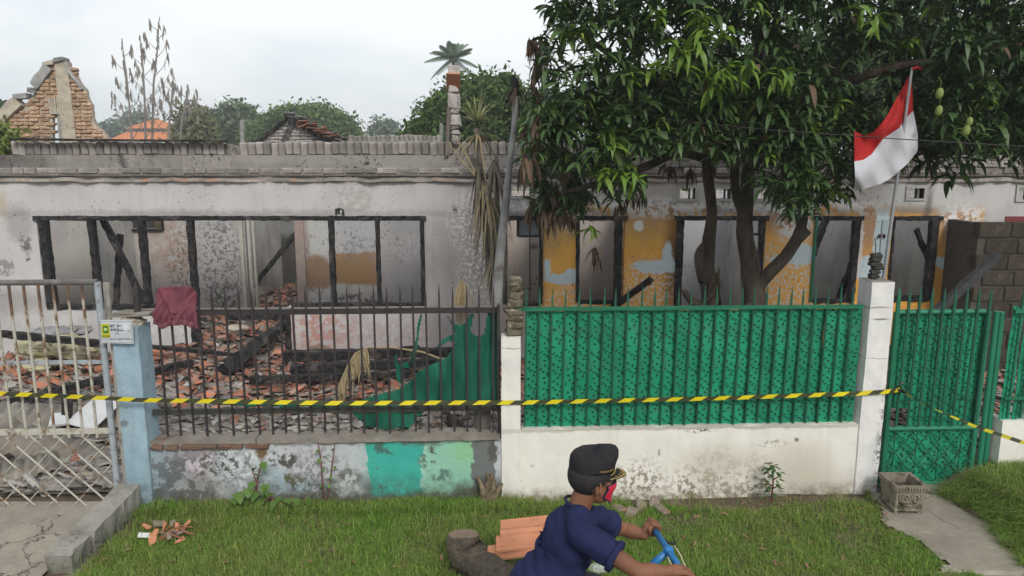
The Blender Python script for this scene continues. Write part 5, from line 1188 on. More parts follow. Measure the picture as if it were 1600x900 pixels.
# ------------------------------------------------------------------ grass
def blades(n, region, hf, wd, seed, lean=.45, dens=None):
    rg = np.random.default_rng(seed); xs = []; 
    X = rg.uniform(region[0], region[1], n * 3); Y = rg.uniform(region[2], region[3], n * 3)
    keep = np.array([dens(x, y) for x, y in zip(X, Y)]) > rg.random(n * 3)
    X, Y = X[keep][:n], Y[keep][:n]; n = len(X)
    Z = np.array([lawn_z(x, y) for x, y in zip(X, Y)]) - .006
    H = np.array([hf(x, y) for x, y in zip(X, Y)]) * rg.uniform(.55, 1.25, n); A = rg.uniform(0, 2 * np.pi, n); Ln = np.abs(rg.normal(0, lean, n)) + .1
    W = wd * rg.uniform(.6, 1.2, n); dx, dy = np.cos(A) * Ln, np.sin(A) * Ln; sx, sy = -np.sin(A), np.cos(A)
    B0 = np.stack([X - sx * W, Y - sy * W, Z], 1); B1 = np.stack([X + sx * W, Y + sy * W, Z], 1)
    mx_, my_, mz_ = X + dx * H * .35, Y + dy * H * .35, Z + H * .62
    M0 = np.stack([mx_ - sx * W * .8, my_ - sy * W * .8, mz_], 1); M1 = np.stack([mx_ + sx * W * .8, my_ + sy * W * .8, mz_], 1)
    T = np.stack([X + dx * H * 1.1, Y + dy * H * 1.1, Z + H * (1 - .45 * np.minimum(Ln, 1.2))], 1); T2 = T + np.stack([sx, sy, sx * 0], 1) * .0008
    V = np.stack([B0, B1, M1, M0, T, T2], 1).reshape(-1, 3); b = np.arange(n)[:, None] * 6
    Fq = np.concatenate([b + np.array([[0, 1, 2, 3]]), b + np.array([[3, 2, 5, 4]])], 0)
    sh = np.repeat(rg.random(n), 6); return V, Fq, sh
def gdens(x, y):
    if y > FY(x) - .015 and x < 4.3: return 0
    if x < -3.08: return 0 if not (x > -3.16 and y < 5.5) else 0
    if 3.7 < x:
        e_ = 3.80 + .05 * math.sin(y * 7) + .02 * math.sin(y * 31) + (.0 if y > 5 else -.15)
        return 1.0 if x > e_ and 4.9 < y < 6.8 else 0
    if x > pathedge(y) + .03 * math.sin(y * 25): return 0
    if 1.0 < x < 3.1 and y > FY(x) - .22 - .06 * math.sin(x * 4): return .06
    if .2 < x <= 1.0 and y > FY(x) - .10: return .3
    nz_ = noise.noise(Vector((x * 1.7, y * 1.7, 2))) 
    n2_ = noise.noise(Vector((x * 4.5, y * 4.5, 9)))
    return min(1, max(.22, .78 + nz_ * .8 + n2_ * .6))
def ghf(x, y):
    h = .062 + .045 * noise.noise(Vector((x * 2.6, y * 2.6, 7)))
    if x < 0: h += .012
    if y > FY(x) - .25 and x < .5: h += .035
    if x > 3.7: h = .10
    return h
mgs = NT('grass_blade'); at = mgs.attr('shade'); big = mgs.mapr(mgs.noise(1.3, 4), .35, .65)
c1 = mgs.mix(at, (.085, .19, .022), (.25, .43, .06)); c2 = mgs.mix(at, (.12, .19, .03), (.34, .43, .10)); c_ = mgs.mix(big, c1, c2)
c_ = mgs.mix(mgs.mapr(mgs.noise(5, 4), .56, .66, 0, .5), c_, (.19, .17, .06)); c_ = mgs.mix(mgs.mapr(at, .90, .95), c_, (.36, .30, .15))
M_grass = mgs.fin(c_, .6, 0, .25)
tr = mgs.n("ShaderNodeBsdfTranslucent"); mgs.l(c_, tr.inputs[0]); ms = mgs.n("ShaderNodeMixShader"); ms.inputs[0].default_value = .3
mgs.l(mgs.b.outputs[0], ms.inputs[1]); mgs.l(tr.outputs[0], ms.inputs[2]); mgs.l(ms.outputs[0], mgs.o.inputs[0])
parts = [blades(128000, (-3.2, 4.2, 4.2, 6.1), ghf, .0024, 1, lean=.75, dens=gdens), blades(32000, (3.72, 5.9, 4.9, 6.7), ghf, .0022, 2, lean=.8, dens=gdens), blades(2600, (-3.1, 3.0, 4.3, 6.0), lambda x, y: .14, .0022, 3, lean=.35, dens=lambda x, y: gdens(x, y) * (1 if (x < .6) else .35))]
o_ = 0; VV = []; FF = []; AA = []
for v_, f_, a_ in parts: VV.append(v_); FF.append(f_ + o_); AA.append(a_); o_ += len(v_)
tag(nparray_mesh('grass', np.vstack(VV), np.vstack(FF), M_grass, attr=np.concatenate(AA)), 'green grass growing on the verge in front of the walls', 'grass', kind='stuff')

# ------------------------------------------------------------------ leaves and plants
def foliage_mat(name, a, b_, c3=None, rough=.45, spec=.4, trans=.25):
    m = NT(name); at = m.math('ADD', m.math('ADD', m.math('MULTIPLY', m.attr('shade'), .75), m.math('MULTIPLY', m.mapr(m.noise(38, 3), .35, .65), .3)), m.math('MULTIPLY', m.rand(), .3), True); col = m.mix(at, a, b_); col = m.mix(m.mapr(m.noise(2.0, 3), .4, .65, 0, .35), col, [x * .6 for x in a])
    m.fin(col, rough, 0, spec)
    tr = m.n("ShaderNodeBsdfTranslucent"); m.l(col, tr.inputs[0]); ms = m.n("ShaderNodeMixShader"); ms.inputs[0].default_value = trans
    m.l(m.b.outputs[0], ms.inputs[1]); m.l(tr.outputs[0], ms.inputs[2]); m.l(ms.outputs[0], m.o.inputs[0]); return m.m
def leaf_mesh(name, L_, W_, mat_, droop=.5, fold=.25, nseg=5, shape='lance', wave=0.0):
    """one leaf growing along +X from the origin"""
    mb = MB(); vs = [(0, 0, 0)]; 
    for i in range(1, nseg):
        t = i / nseg; w_ = (math.sin(math.pi * min(1, t * 1.02) ** .85) if shape == 'lance' else math.sin(math.pi * t ** .55)) * W_ / 2
        x = L_ * (t - .12 * droop * t * t); z = -droop * L_ * t * t * .6 + wave * math.sin(t * 9)
        vs += [(x, -w_, z + fold * w_), (x, 0, z), (x, w_, z + fold * w_)]
    vs.append((L_ * (1 - .12 * droop), 0, -droop * L_ * .62)); e = len(vs) - 1
    fs = [(0, 1, 2), (0, 2, 3)]
    for i in range(nseg - 2):
        a = 1 + 3 * i; fs += [(a, a + 3, a + 4, a + 1), (a + 1, a + 4, a + 5, a + 2)]
    a = e - 3; fs += [(a, e, a + 1), (a + 1, e, a + 2)]
    mb.add(vs, fs); return mb.mesh(name, mat_, True)
M_lf1 = foliage_mat('broad_leaf', (.10, .19, .035), (.10, .19, .035)); M_lfy = foliage_mat('young_leaf', (.16, .24, .03), (.26, .33, .05))
M_stem = surf('red_stem', (.20, .06, .07), (.12, .07, .045), 10, .7, .2)
hl = [leaf_mesh('leaf', .12, .095, M_lf1, .3, .12, 6, 'heart'), leaf_mesh('leaf', .10, .08, M_lf1, .5, .2, 6, 'heart'), leaf_mesh('leaf', .085, .075, M_lf1, .1, .1, 6, 'heart')]
def broad_plant(name, label, base, stems, leaves, lm, cat='plant'):
    t = thing(name, label, cat, tuple(base))
    for st_ in stems: mb = MB(); mb.tube(st_, [.007] * (len(st_) - 1) + [.004], 6); mb.build('stem', M_stem, t, True)
    for (p, yaw, pit, s_) in leaves: put('leaf', random.choice(lm), t, p, (0, pit, yaw), (s_, s_, s_))
    return t
def leaves_at(pxs, zoff, y_off=-.1, s=(.8, 1.2)):
    r_ = []
    for (px, py) in pxs:
        p = F(px, py, y_off + random.uniform(-.06, .03)); r_.append((p, random.uniform(0, 6.28) if random.random() < .3 else random.uniform(3.6, 5.8), random.uniform(.1, .9), random.uniform(*s)))
    return r_
b0 = F(400, 800, -.1); b0.z = 0
broad_plant('wild_taro', 'broad leaved weed with upright stems growing against the pale blue painted wall', b0,
    [[b0, F(398, 770, -.08), F(404, 740, -.06), F(410, 718, -.05)], [b0, F(385, 770, -.1), F(380, 760, -.1)], [b0, F(410, 785, -.12), F(425, 775, -.12)], [b0, F(402, 760, -.1), F(395, 735, -.08)]],
    leaves_at([(372, 768), (378, 780), (366, 778), (390, 776), (396, 784), (385, 800), (400, 802), (411, 800), (376, 804), (392, 812), (383, 815), (410, 778), (420, 768), (398, 742), (402, 730), (409, 722), (396, 752), (388, 762), (371, 790), (406, 790), (415, 790), (380, 770), (393, 800), (404, 766), (412, 756), (377, 816), (367, 800)], 0), hl)
b0 = F(470, 800, -.12); b0.z = 0
broad_plant('creeping_weed', 'cluster of arrow shaped leaves on thin stalks, right of the broad leaved weed', b0,
    [[b0, F(458, 790, -.12), F(450, 778, -.12)], [b0, F(476, 785, -.12), F(478, 775, -.12)], [b0, F(430, 790, -.12), F(422, 772, -.1)]],
    leaves_at([(418, 762), (426, 770), (431, 782), (437, 776), (448, 778), (456, 785), (460, 778), (468, 784), (476, 778), (480, 790), (487, 782), (450, 790), (442, 788), (424, 785), (464, 792), (472, 792), (434, 792), (484, 794)], 0, s=(.7, 1.05)), hl)
sv = [leaf_mesh('leaf', .05, .035, M_lf1, .3, .2, 5, 'heart')]
b0 = F(508, 790, -.05); b0.z = 0
broad_plant('red_vine', 'thin red stemmed vine with two shoots climbing the painted wall left of the turquoise block', b0,
    [[b0, F(504, 750, -.02), F(501, 715, -.02), F(497, 692, -.02)], [b0, F(516, 755, -.02), F(520, 720, -.02), F(523, 695, -.02)]],
    leaves_at([(500, 702), (505, 713), (507, 730), (525, 728), (518, 742), (523, 700), (507, 758), (514, 755), (498, 716)], 0, -.03), sv)
b0 = F(1204, 790, -.14); b0.z = 0
sl_ = [leaf_mesh('leaf', .055, .028, foliage_mat('seedling_leaf', (.06, .12, .03), (.06, .12, .03)), .4, .2, 5)]
ls = []
for i in range(46):
    a_ = random.uniform(0, 6.28); zz_ = random.choice((.14, .2, .25, .30, .34, .37)); ls.append(((b0.x + .035 * math.cos(a_) * (1.5 - zz_ * 1.5) + random.uniform(-.02, .02), b0.y + .03 * math.sin(a_), zz_ + random.uniform(-.015, .015)), a_ + random.uniform(-.5, .5), random.uniform(-.3, .5), random.uniform(.8, 1.4)))
broad_plant('seedling', 'small leafy seedling standing alone in front of the white wall', b0, [[b0, (b0.x + .01, b0.y, .2), (b0.x, b0.y, .37)]] + [[(b0.x, b0.y, z_), (b0.x + dx_, b0.y - .02, z_ + .05)] for z_, dx_ in ((.15, .07), (.18, -.07), (.23, .06), (.26, -.06))], ls, sl_)

mb = MB()
for i in range(170):
    px, py = random.uniform(130, 1480), random.uniform(785, 899); g_ = G(px, py, .03)
    if gdens(g_.x, g_.y) < .05 or g_.y > FY(g_.x) - .05: continue
    L_ = random.uniform(.03, .085); a_ = random.uniform(0, 6.28); d = Vector((math.cos(a_), math.sin(a_), random.uniform(-.3, .3))); z_ = lawn_z(g_.x, g_.y) + random.uniform(.02, .06); c = Vector((g_.x, g_.y, z_))
    mb.strip([c, c + d * L_ * .3 + Vector((0, 0, .006)), c + d * L_ * .7 + Vector((0, 0, .008)), c + d * L_], [.002, L_ * .13, L_ * .12, .001], Vector((-d.y, d.x, random.uniform(-.5, .5))))
tag(mb.build('fallen_leaves', surf('dry_fallen_leaf', (.26, .17, .085), (.14, .085, .045), 25, .85, .2, rnd=.2)), 'dry brown leaves scattered in the grass', 'leaves', kind='stuff')
# ------------------------------------------------------------------ mango trees
M_mango = foliage_mat('mango_leaf', (.022, .052, .015), (.066, .125, .030), rough=.5, spec=.45, trans=.14)
M_young = foliage_mat('young_mango_leaf', (.11, .21, .025), (.22, .32, .045), rough=.45, spec=.35, trans=.3)
M_deadleaf = foliage_mat('dead_mango_leaf', (.06, .042, .030), (.17, .115, .078), rough=.8, spec=.15, trans=.1)
def crown_mesh(name, centers, mats, mat_of, nleaf, Lr, seed, parent, droopr=(.2, 1.2)):
    """clusters of drooping lance leaves: folded blades in numpy"""
    rg = np.random.default_rng(seed); V = []; Fl = []; MI = []; A = []
    nseg = 4; tpl = []
    for i in range(nseg + 1):
        t = i / nseg; w_ = math.sin(math.pi * (.06 + .90 * t)) ** .8 * .5 if i not in (nseg,) else .02
        if i == 0: w_ = .06
        tpl.append((t, w_))
    q = []
    for i in range(nseg): a = 3 * i; q += [(a, a + 3, a + 4, a + 1), (a + 1, a + 4, a + 5, a + 2)]
    q = np.array(q); n = 0; nv = 3 * (nseg + 1)
    for ci, (cx, cy, cz, dead, sc_) in enumerate(centers):
        nl = int(nleaf * rg.uniform(.8, 1.3))
        sh0 = rg.random() * .6
        for k in range(nl):
            az = 2.4 * k + rg.uniform(-.3, .3); el_ = rg.uniform(-.2, .75) if dead != 1 else rg.uniform(-1.4, -.3)
            Ln = rg.uniform(*Lr) * sc_; W_ = Ln * rg.uniform(.20, .27); dr = rg.uniform(*droopr) if dead != 1 else rg.uniform(.8, 1.5)
            d = np.array([math.cos(az) * math.cos(el_), math.sin(az) * math.cos(el_), math.sin(el_)]); s_ = np.array([-math.sin(az), math.cos(az), 0])
            off = np.array([cx, cy, cz]) + np.array([0, 0, -.05 * sc_ * k / nl]) + rg.normal(0, .03 * sc_, 3)
            twist = rg.normal(0, .35); up = np.cross(s_, -d); s2 = s_ * math.cos(twist) + np.cross(d, s_) * math.sin(twist)
            vs = []
            for (t, w_) in tpl:
                hx = Ln * t; p = off + d * hx * (1 - .25 * dr * t) + np.array([0, 0, -dr * Ln * t * t * .75])
                nrm = np.cross(d, s2); lift = nrm * (w_ * W_ * .28)
                vs += [p - s2 * w_ * W_ + lift, p, p + s2 * w_ * W_ + lift]
            V += vs; Fl.append(q + n); n += nv; MI += [mat_of(dead, rg)] * len(q); A += [min(1, max(0, sh0 + rg.normal(.2, .2)))] * nv
    return nparray_mesh(name, np.array(V), np.vstack(Fl), mats, mi=MI, attr=A, smooth=True, parent=parent)
crown_poly = [(868, -160), (862, 20), (842, 60), (836, 100), (850, 140), (828, 190), (824, 250), (832, 300), (850, 330), (880, 335), (905, 325), (930, 300), (960, 305), (990, 285), (1005, 240), (1060, 235), (1120, 238), (1160, 250), (1200, 295), (1235, 325), (1262, 330), (1300, 305), (1322, 300), (1335, 250), (1420, 235), (1450, 250), (1480, 262), (1505, 225), (1560, 220), (1610, 245), (1720, 240), (1800, 150), (1800, -160)]
t1 = thing('mango_tree', 'mango tree with the slim left trunk, its lower left foliage scorched brown', 'tree', tuple(G(1110, 640, .1)))
t2 = thing('mango_tree', 'mango tree whose trunk forks low behind the green fence, with hanging mangoes', 'tree', tuple(G(1172, 640, .1)))
rgc = np.random.default_rng(21); C1 = []; C2 = []
while len(C1) + len(C2) < 2250:
    px, py = rgc.uniform(810, 1760), rgc.uniform(-170, 345)
    if not inpoly(px, py, crown_poly): continue
    # a few ragged windows onto the sky
    hole_ = any((px - hx_) ** 2 / rx_ ** 2 + (py - hy_) ** 2 / ry_ ** 2 < 1 for hx_, hy_, rx_, ry_ in ((1350, 110, 26, 38), (1010, 95, 12, 24), (1250, 55, 12, 22), (1185, 75, 12, 20), (1365, 140, 24, 14), (1290, 205, 14, 16), (900, 80, 14, 30)))
    if hole_: continue
    bot = 250 if px > 1000 else 330
    Yc = (6.0 if not (1290 < px < 1470) else 6.5) + 1.9 * rgc.random() ** 1.1
    if Yc > 7.0 and py > 170: Yc = (6.0 if not (1290 < px < 1470) else 6.5) + .9 * rgc.random()
    if py > 255 and px < 960: Yc = rgc.uniform(6.7, 7.8)
    if px > 1480 and py > 60 and rgc.random() < .35: Yc = rgc.uniform(5.9, 6.5)
    q = P(px, py, Yc); dead = 0
    if px < 905 and py > 215 and rgc.random() < .2: dead = 1
    if px < 862 and rgc.random() < .14: dead = 1
    if dead == 1 and rgc.random() < .4: dead = 0
    if not dead and Yc < 6.6 and rgc.random() < .06: dead = 2
    (C1 if (px < 1130) else C2).append((q.x, q.y, q.z, dead, .8 if dead == 2 else rgc.uniform(.8, 1.1)))
for (px, py, Y_) in ((835, 72, 7.6), (842, 88, 7.6), (838, 100, 7.7), (850, 70, 7.8), (832, 115, 7.7), (826, 62, 7.6), (836, 135, 7.7), (845, 150, 7.8), (850, 300, 7.5), (860, 315, 7.5), (870, 322, 7.4), (878, 300, 7.4), (850, 285, 7.5), (865, 290, 7.4), (885, 330, 7.4), (862, 335, 7.4), (968, 318, 7.8), (1005, 300, 8), (985, 300, 8), (1080, 262, 8), (1045, 258, 8), (1110, 250, 8), (928, 385, 7.4), (933, 398, 7.4), (898, 340, 7.6)):
    q = P(px, py, Y_ - .6); C1.append((q.x, q.y, q.z, 1, .62))
for (px, py, Y_) in ((1450, 258, 7.2), (1480, 270, 7.2), (1500, 250, 7.0), (1395, 240, 7.2), (1525, 240, 7.0), (1580, 240, 6.9), (1265, 330, 7.6), (1240, 330, 7.6), (1220, 300, 7.6)):
    q = P(px, py, Y_ - .5); C2.append((q.x, q.y, q.z, 0, 1.0))
mo = lambda dead, rg: dead if dead else (1 if rg.random() < .015 else 0)
crown_mesh('crown', C1, [M_mango, M_deadleaf, M_young], mo, 14, (.11, .22), 5, t1); crown_mesh('crown', C2, [M_mango, M_deadleaf, M_young], mo, 14, (.11, .22), 6, t2)
# bright young leaves, one by one
yl = [leaf_mesh('leaf', L_, L_ * .25, M_young, dr, .3, 5) for L_, dr in ((.15, .5), (.17, .8), (.13, 1.1), (.18, 1.2), (.12, .3))]
ypos1 = [(868, 155, 7.1), (885, 175, 7.1), (835, 175, 7.2), (952, 168, 6.9), (955, 200, 6.8), (958, 215, 6.8), (968, 258, 6.7), (990, 265, 6.7), (945, 262, 6.7), (985, 110, 6.8), (1040, 90, 6.6), (1065, 70, 6.6), (1090, 60, 6.6), (1075, 95, 6.6), (1100, 35, 6.6), (1130, 40, 6.7), (1125, 105, 6.6), (1030, 10, 6.7), (925, 348, 7.2), (840, 165, 7.2), (1055, 60, 6.65), (1095, 12, 6.6), (1115, 120, 6.6)]
ypos2 = [(1135, 100, 6.6), (1150, 110, 6.6), (1168, 90, 6.6), (1215, 105, 6.7), (1232, 108, 6.7), (1260, 195, 7.0), (1255, 225, 7.0), (1250, 262, 7.0), (1305, 285, 7.2), (1270, 190, 7.0), (1180, 0, 6.7), (1345, 5, 6.8), (1370, 20, 6.8)]
def sprays(pos, parent, lim):
    n = 0
    for (px, py, Y_) in pos:
        q = P(px, py, Y_ - .75); m_ = min(14, int(lim / len(pos)))
        for k in range(m_):
            az = 2.4 * k + random.uniform(-.3, .3); put('leaf', random.choice(yl), parent, (q.x + random.gauss(0, .02), q.y + random.gauss(0, .02), q.z - .008 * k), (random.gauss(0, .3), random.uniform(-.5, .7), az), (random.uniform(.8, 1.15),) * 3); n += 1
sprays(ypos1, t1, 295); sprays(ypos2, t2, 180)
# limbs
M_trunk = NT('mango_bark'); _n = M_trunk.noise(9, 6, .7, vec=M_trunk.stretch(1, 1, .3)); _c = M_trunk.mix(M_trunk.mapr(_n, .35, .68), (.12, .092, .07), (.042, .032, .025)); _c = M_trunk.mix(M_trunk.mapr(M_trunk.noise(3.5, 4), .60, .68, 0, .5), _c, (.16, .135, .105))
M_trunk.bump(M_trunk.math('ADD', _n, M_trunk.noise(45, 4)), .9, .015); M_trunk = M_trunk.fin(_c, .95, 0, .15)
def limb(pts, rads, parent, name='limb', sub=5):
    pts = [P(*p) for p in pts]; out = []; rr = []
    for i in range(len(pts) - 1):
        p0, p1, p2, p3 = pts[max(i - 1, 0)], pts[i], pts[i + 1], pts[min(i + 2, len(pts) - 1)]
        for k in range(sub):
            t = k / sub; out.append(.5 * ((2 * p1) + (p2 - p0) * t + (2 * p0 - 5 * p1 + 4 * p2 - p3) * t * t + (3 * p1 - p0 - 3 * p2 + p3) * t ** 3)); rr.append(rads[i] * (1 - t) + rads[i + 1] * t)
    out.append(pts[-1]); rr.append(rads[-1])
    out = [o_ + Vector((noise.noise(o_ * 3) * .015, 0, 0)) for o_ in out]
    mb = MB(); mb.tube(out, rr, 14, jit=.06); return mb.build(name, M_trunk, parent, True)
YT = 7.5; pm = 1 / 178.0
limb([(1112, 640, YT), (1110, 480, YT), (1104, 400, YT), (1112, 330, YT), (1106, 260, YT), (1108, 150, YT), (1090, 20, YT)], [x * pm for x in (19, 17, 13, 9.5, 10, 9, 6)], t1, 'trunk')
lump_ = MB()
limb([(1108, 250, YT), (1060, 240, YT - .2), (1005, 262, YT - .5), (940, 285, YT - .7), (880, 300, YT - .9)], [x * pm for x in (8, 7, 7.5, 6, 3)], t1); limb([(1106, 200, YT), (1040, 140, YT - .4), (960, 90, YT - .8), (890, 40, YT - .9)], [x * pm for x in (8, 6, 5, 3)], t1)
limb([(1095, 478, YT), (1080, 470, YT - .05), (1068, 455, YT - .1)], [x * pm for x in (10, 8, 5)], t1, 'stub'); limb([(1098, 440, YT), (1092, 400, YT - .05), (1100, 380, YT)], [x * pm for x in (8, 9, 5)], t1, 'knot')
limb([(1175, 640, YT), (1176, 500, YT), (1178, 460, YT), (1166, 380, YT), (1164, 330, YT), (1172, 250, YT), (1180, 120, YT), (1200, 0, YT)], [x * pm for x in (24, 22, 21, 15, 14, 11, 9, 6)], t2, 'trunk')
limb([(1166, 345, YT), (1152, 310, YT - .05), (1148, 260, YT - .1), (1150, 180, YT - .2), (1140, 60, YT - .3)], [x * pm for x in (9, 8, 8, 7, 5)], t2)
limb([(1180, 478, YT), (1190, 440, YT - .05), (1228, 400, YT - .15), (1250, 360, YT - .2), (1258, 310, YT - .25), (1275, 230, YT - .3), (1300, 100, YT - .3)], [x * pm for x in (14, 12, 11, 10, 8, 7, 5)], t2)
limb([(1248, 372, YT - .2), (1262, 360, YT - .25)], [x * pm for x in (9, 7)], t2, 'stub')
limb([(1172, 250, YT), (1260, 160, YT - .3), (1380, 110, YT - .8), (1500, 90, YT - 1.1), (1620, 60, YT - 1.2)], [x * pm for x in (9, 8, 7, 5, 3)], t2); limb([(1275, 230, YT - .3), (1340, 190, YT - .6), (1440, 200, YT - .9)], [x * pm for x in (6, 5, 3)], t2)
limb([(1178, 470, YT - .02), (1160, 500, YT - .1), (1150, 560, YT - .1)], [x * pm for x in (12, 12, 13)], t2, 'root')
# brown leaf hanging by the trunk and hanging dry leaves
dl = [leaf_mesh('dead_leaf', .2, .05, M_deadleaf, 1.0, .5, 5), leaf_mesh('dead_leaf', .26, .08, M_deadleaf, 1.2, .5, 5)]
for (px, py, s_) in ((1120, 425, 1.4), (1126, 415, 1.5), (1116, 430, 1.2), (1123, 440, 1.5), (1118, 450, 1.1)):
    put('dead_leaf', random.choice(dl), t1, P(px, py, YT - .2), (random.uniform(-.6, .6), R(75), random.uniform(0, 6)), (s_, s_, s_))
M_mangof = surf('mango_skin', (.17, .22, .045), (.11, .17, .04), 9, .5, .1, 30, .002, c3=(.25, .27, .07), s3=5, t3=.58)
for i, (px, py, rr_) in enumerate(((1468, 146, 9), (1467, 173, 8.5), (1515, 190, 7.5), (1510, 204, 9))):
    Ym = 5.8; q = P(px, py, Ym); r_ = rr_ / 230.0; mb = MB(); mb.ell((0, 0, 0), (r_ * .75, r_ * .7, r_ * 1.12), Euler((0, R(8), 0)).to_matrix(), 16, 12)
    mb.tube([(0, 0, r_ * 1.0), (.005, .0, r_ + .05), (0, .04, r_ + .09)], .002, 5); put('mango', mb.mesh('mango', M_mangof, True), t2, q)
for (px, py, Y_) in ((1468, 132, 6.5), (1512, 175, 6.5), (1440, 90, 6.4), (1480, 110, 6.4), (1420, 75, 6.5), (1555, 130, 6.4), (1570, 150, 6.4), (1590, 170, 6.4), (1560, 190, 6.4), (1585, 205, 6.4), (1500, 60, 6.5), (1535, 100, 6.5), (1450, 60, 6.5), (1485, 160, 6.5)):
    pass
# ------------------------------------------------------------------ dead palm-like plants by the white pillar
M_straw = foliage_mat('dry_straw', (.30, .235, .13), (.46, .38, .23), rough=.8, spec=.15, trans=.1); M_strawd = foliage_mat('grey_straw', (.15, .125, .10), (.28, .24, .19), rough=.85, spec=.1, trans=.05)
M_yucca = foliage_mat('fading_blade', (.22, .25, .10), (.46, .42, .25), rough=.6, spec=.3, trans=.15)
M_dstem = surf('dead_stem', (.20, .17, .135), (.10, .085, .07), 14, .9, .7, 50, .008)
def blade_tuft(mb, c, n, L_, W_, elr, droop, side=None, segs=5):
    c = Vector(c)
    for k in range(n):
        az = 2.4 * k + random.uniform(-.4, .4); el_ = random.uniform(*elr); Ln = L_ * random.uniform(.65, 1.1)
        d = Vector((math.cos(az) * math.cos(el_), math.sin(az) * math.cos(el_), math.sin(el_))); s_ = Vector((-math.sin(az), math.cos(az), 0)); dr = droop * random.uniform(.4, 1.5)
        pts = [c + d * Ln * t + Vector((0, 0, -dr * Ln * t * t)) for t in np.linspace(0, 1, segs + 1)]
        mb.strip(pts, [W_ * (1 - (i / segs) ** 2 * .92) for i in range(segs + 1)], s_)
YD = 7.9
dp = thing('dead_dracaena', 'dying spiky plant with a pale blade fan above the wall and hanging dead fronds', 'plant', tuple(G(765, 640, .1)))
mb = MB(); pts = [P(768, 640, YD), P(770, 470, YD), P(762, 400, YD), P(756, 330, YD), P(750, 260, YD), P(746, 200, YD)]
mb.tube(pts, [.035, .03, .026, .026, .03, .035], 10, jit=.12); mb.build('stem', M_dstem, dp, True)
mb = MB(); blade_tuft(mb, P(745, 190, YD), 44, .40, .011, (-.1, 1.35), .16); o_ = mb.build('blade_fan', M_yucca, dp); tag(o_, kind='stuff')
mb = MB(); blade_tuft(mb, P(747, 210, YD), 20, .46, .010, (-.7, .2), .5); tag(mb.build('blade_fan', M_straw, dp), kind='stuff')
for (px, py, n_, L_, m_) in ((748, 255, 26, .55, M_strawd), (764, 300, 26, .6, M_straw), (772, 250, 26, .62, M_strawd), (775, 360, 22, .45, M_strawd), (770, 400, 16, .4, M_straw), (756, 280, 22, .6, M_straw)):
    mb = MB(); blade_tuft(mb, P(px, py, YD - .05), n_, L_, .012, (-1.45, -.9), .5); tag(mb.build('dead_frond_skirt', m_, dp), kind='stuff')
mb = MB(); mb.tube([P(742, 270, YD - .1), P(728, 240, YD - .1), P(708, 210, YD - .1)], [.014, .012, .005], 6); mb.tube([P(742, 274, YD - .1), P(720, 250, YD - .1), P(700, 222, YD - .1)], [.012, .01, .004], 6); mb.build('leaf_stalk', M_straw, dp)
for (a, b_, r) in (((776, 238, YD), (771, 480, YD), .045), ((752, 300, YD - .1), (776, 470, YD - .1), .022), ((790, 330, YD - .1), (786, 470, YD - .1), .018)):
    mb = MB(); mb.tube([P(*a), (P(*a) + P(*b_)) / 2 + Vector((.02, 0, 0)), P(*b_)], [r * .3, r, r * .8], 8, jit=.15); mb.build('dead_stalk', M_dstem, dp, True)
dt = thing('leaning_dead_tree', 'slender leaning grey dead trunk with a shrivelled black head, beside the mango leaves', 'tree', tuple(P(775, 486, 7.0)))
YT2 = 7.0
mb = MB(); mb.tube([P(772, 640, YT2), P(775, 480, YT2), P(781, 400, YT2), P(790, 320, YT2), P(797, 250, YT2), P(804, 195, YT2), P(806, 150, YT2)], [.05, .054, .046, .036, .030, .028, .022], 12, jit=.05)
M_pale = surf('pale_dead_bark', (.27, .27, .27), (.16, .155, .15), 6, .8, .5, 40, .006, c3=(.12, .11, .10), s3=4, t3=.60); mb.build('stem', M_pale, dt, True)
mb = MB(); blade_tuft(mb, P(806, 140, YT2), 16, .17, .016, (-.5, 1.2), 1.3); tag(mb.build('shrivelled_head', M_deadleaf, dt), kind='stuff')
mb = MB(); mb.tube([P(806, 150, YT2), P(803, 128, YT2), P(800, 118, YT2)], [.03, .035, .02], 7, jit=.3); mb.build('bud', M_char, dt)
# hanging bunch of straw on a thread
hb_ = thing('straw_bunch', 'bunch of dry golden straw hanging by a thread over the iron rail', 'straw', tuple(F(722, 440, .25)))
mb = MB(); c = F(722, 436, .22)
for k in range(60):
    a_ = random.gauss(0, .055); Ln = random.uniform(.22, .48); pts = [c + Vector((a_ * t ** .7 * 1.0, random.uniform(-.02, .02) * t, -Ln * t + .03 * t * (1 - t))) for t in (0, .15, .4, .7, 1)]; mb.strip(pts, [.0015, .0025, .003, .003, .001], (1, random.uniform(-1.5, 1.5), 0))
tag(mb.build('straw', M_straw, hb_), kind='stuff'); mb = MB(); mb.tube([c, P(750, 340, YD - .1)], .003, 4); mb.build('thread', M_strawd, hb_)
# dry palm frond lying on the beams
df = thing('dry_frond', 'dry palm frond arching over the tiles, its leaflets drooping at the tip', 'palm frond', tuple(G(600, 600, .3)))
arc = [P(692, 562, 8.0), P(660, 550, 8.0), (P(615, 543, 7.9)), P(575, 543, 7.8), P(555, 552, 7.7), P(543, 572, 7.6), P(530, 600, 7.5)]
mb = MB(); mb.tube(arc, [.013, .012, .010, .009, .008, .007, .004], 7); mb.build('midrib', M_straw, df)
mb = MB()
for k in range(90):
    t = random.uniform(.5, 1) * (len(arc) - 1.001); i = int(t); p = arc[i].lerp(arc[i + 1], t - i); Ln = random.uniform(.15, .38); sx_ = random.uniform(-.35, .25)
    pts = [p + Vector((sx_ * Ln * q_, random.uniform(-.3, .3) * Ln * q_, -Ln * q_ ** 1.3)) for q_ in (0, .3, .65, 1)]; mb.strip(pts, [.004, .007, .006, .001], (1, .6, 0))
tag(mb.build('leaflets', M_straw, df), kind='stuff')
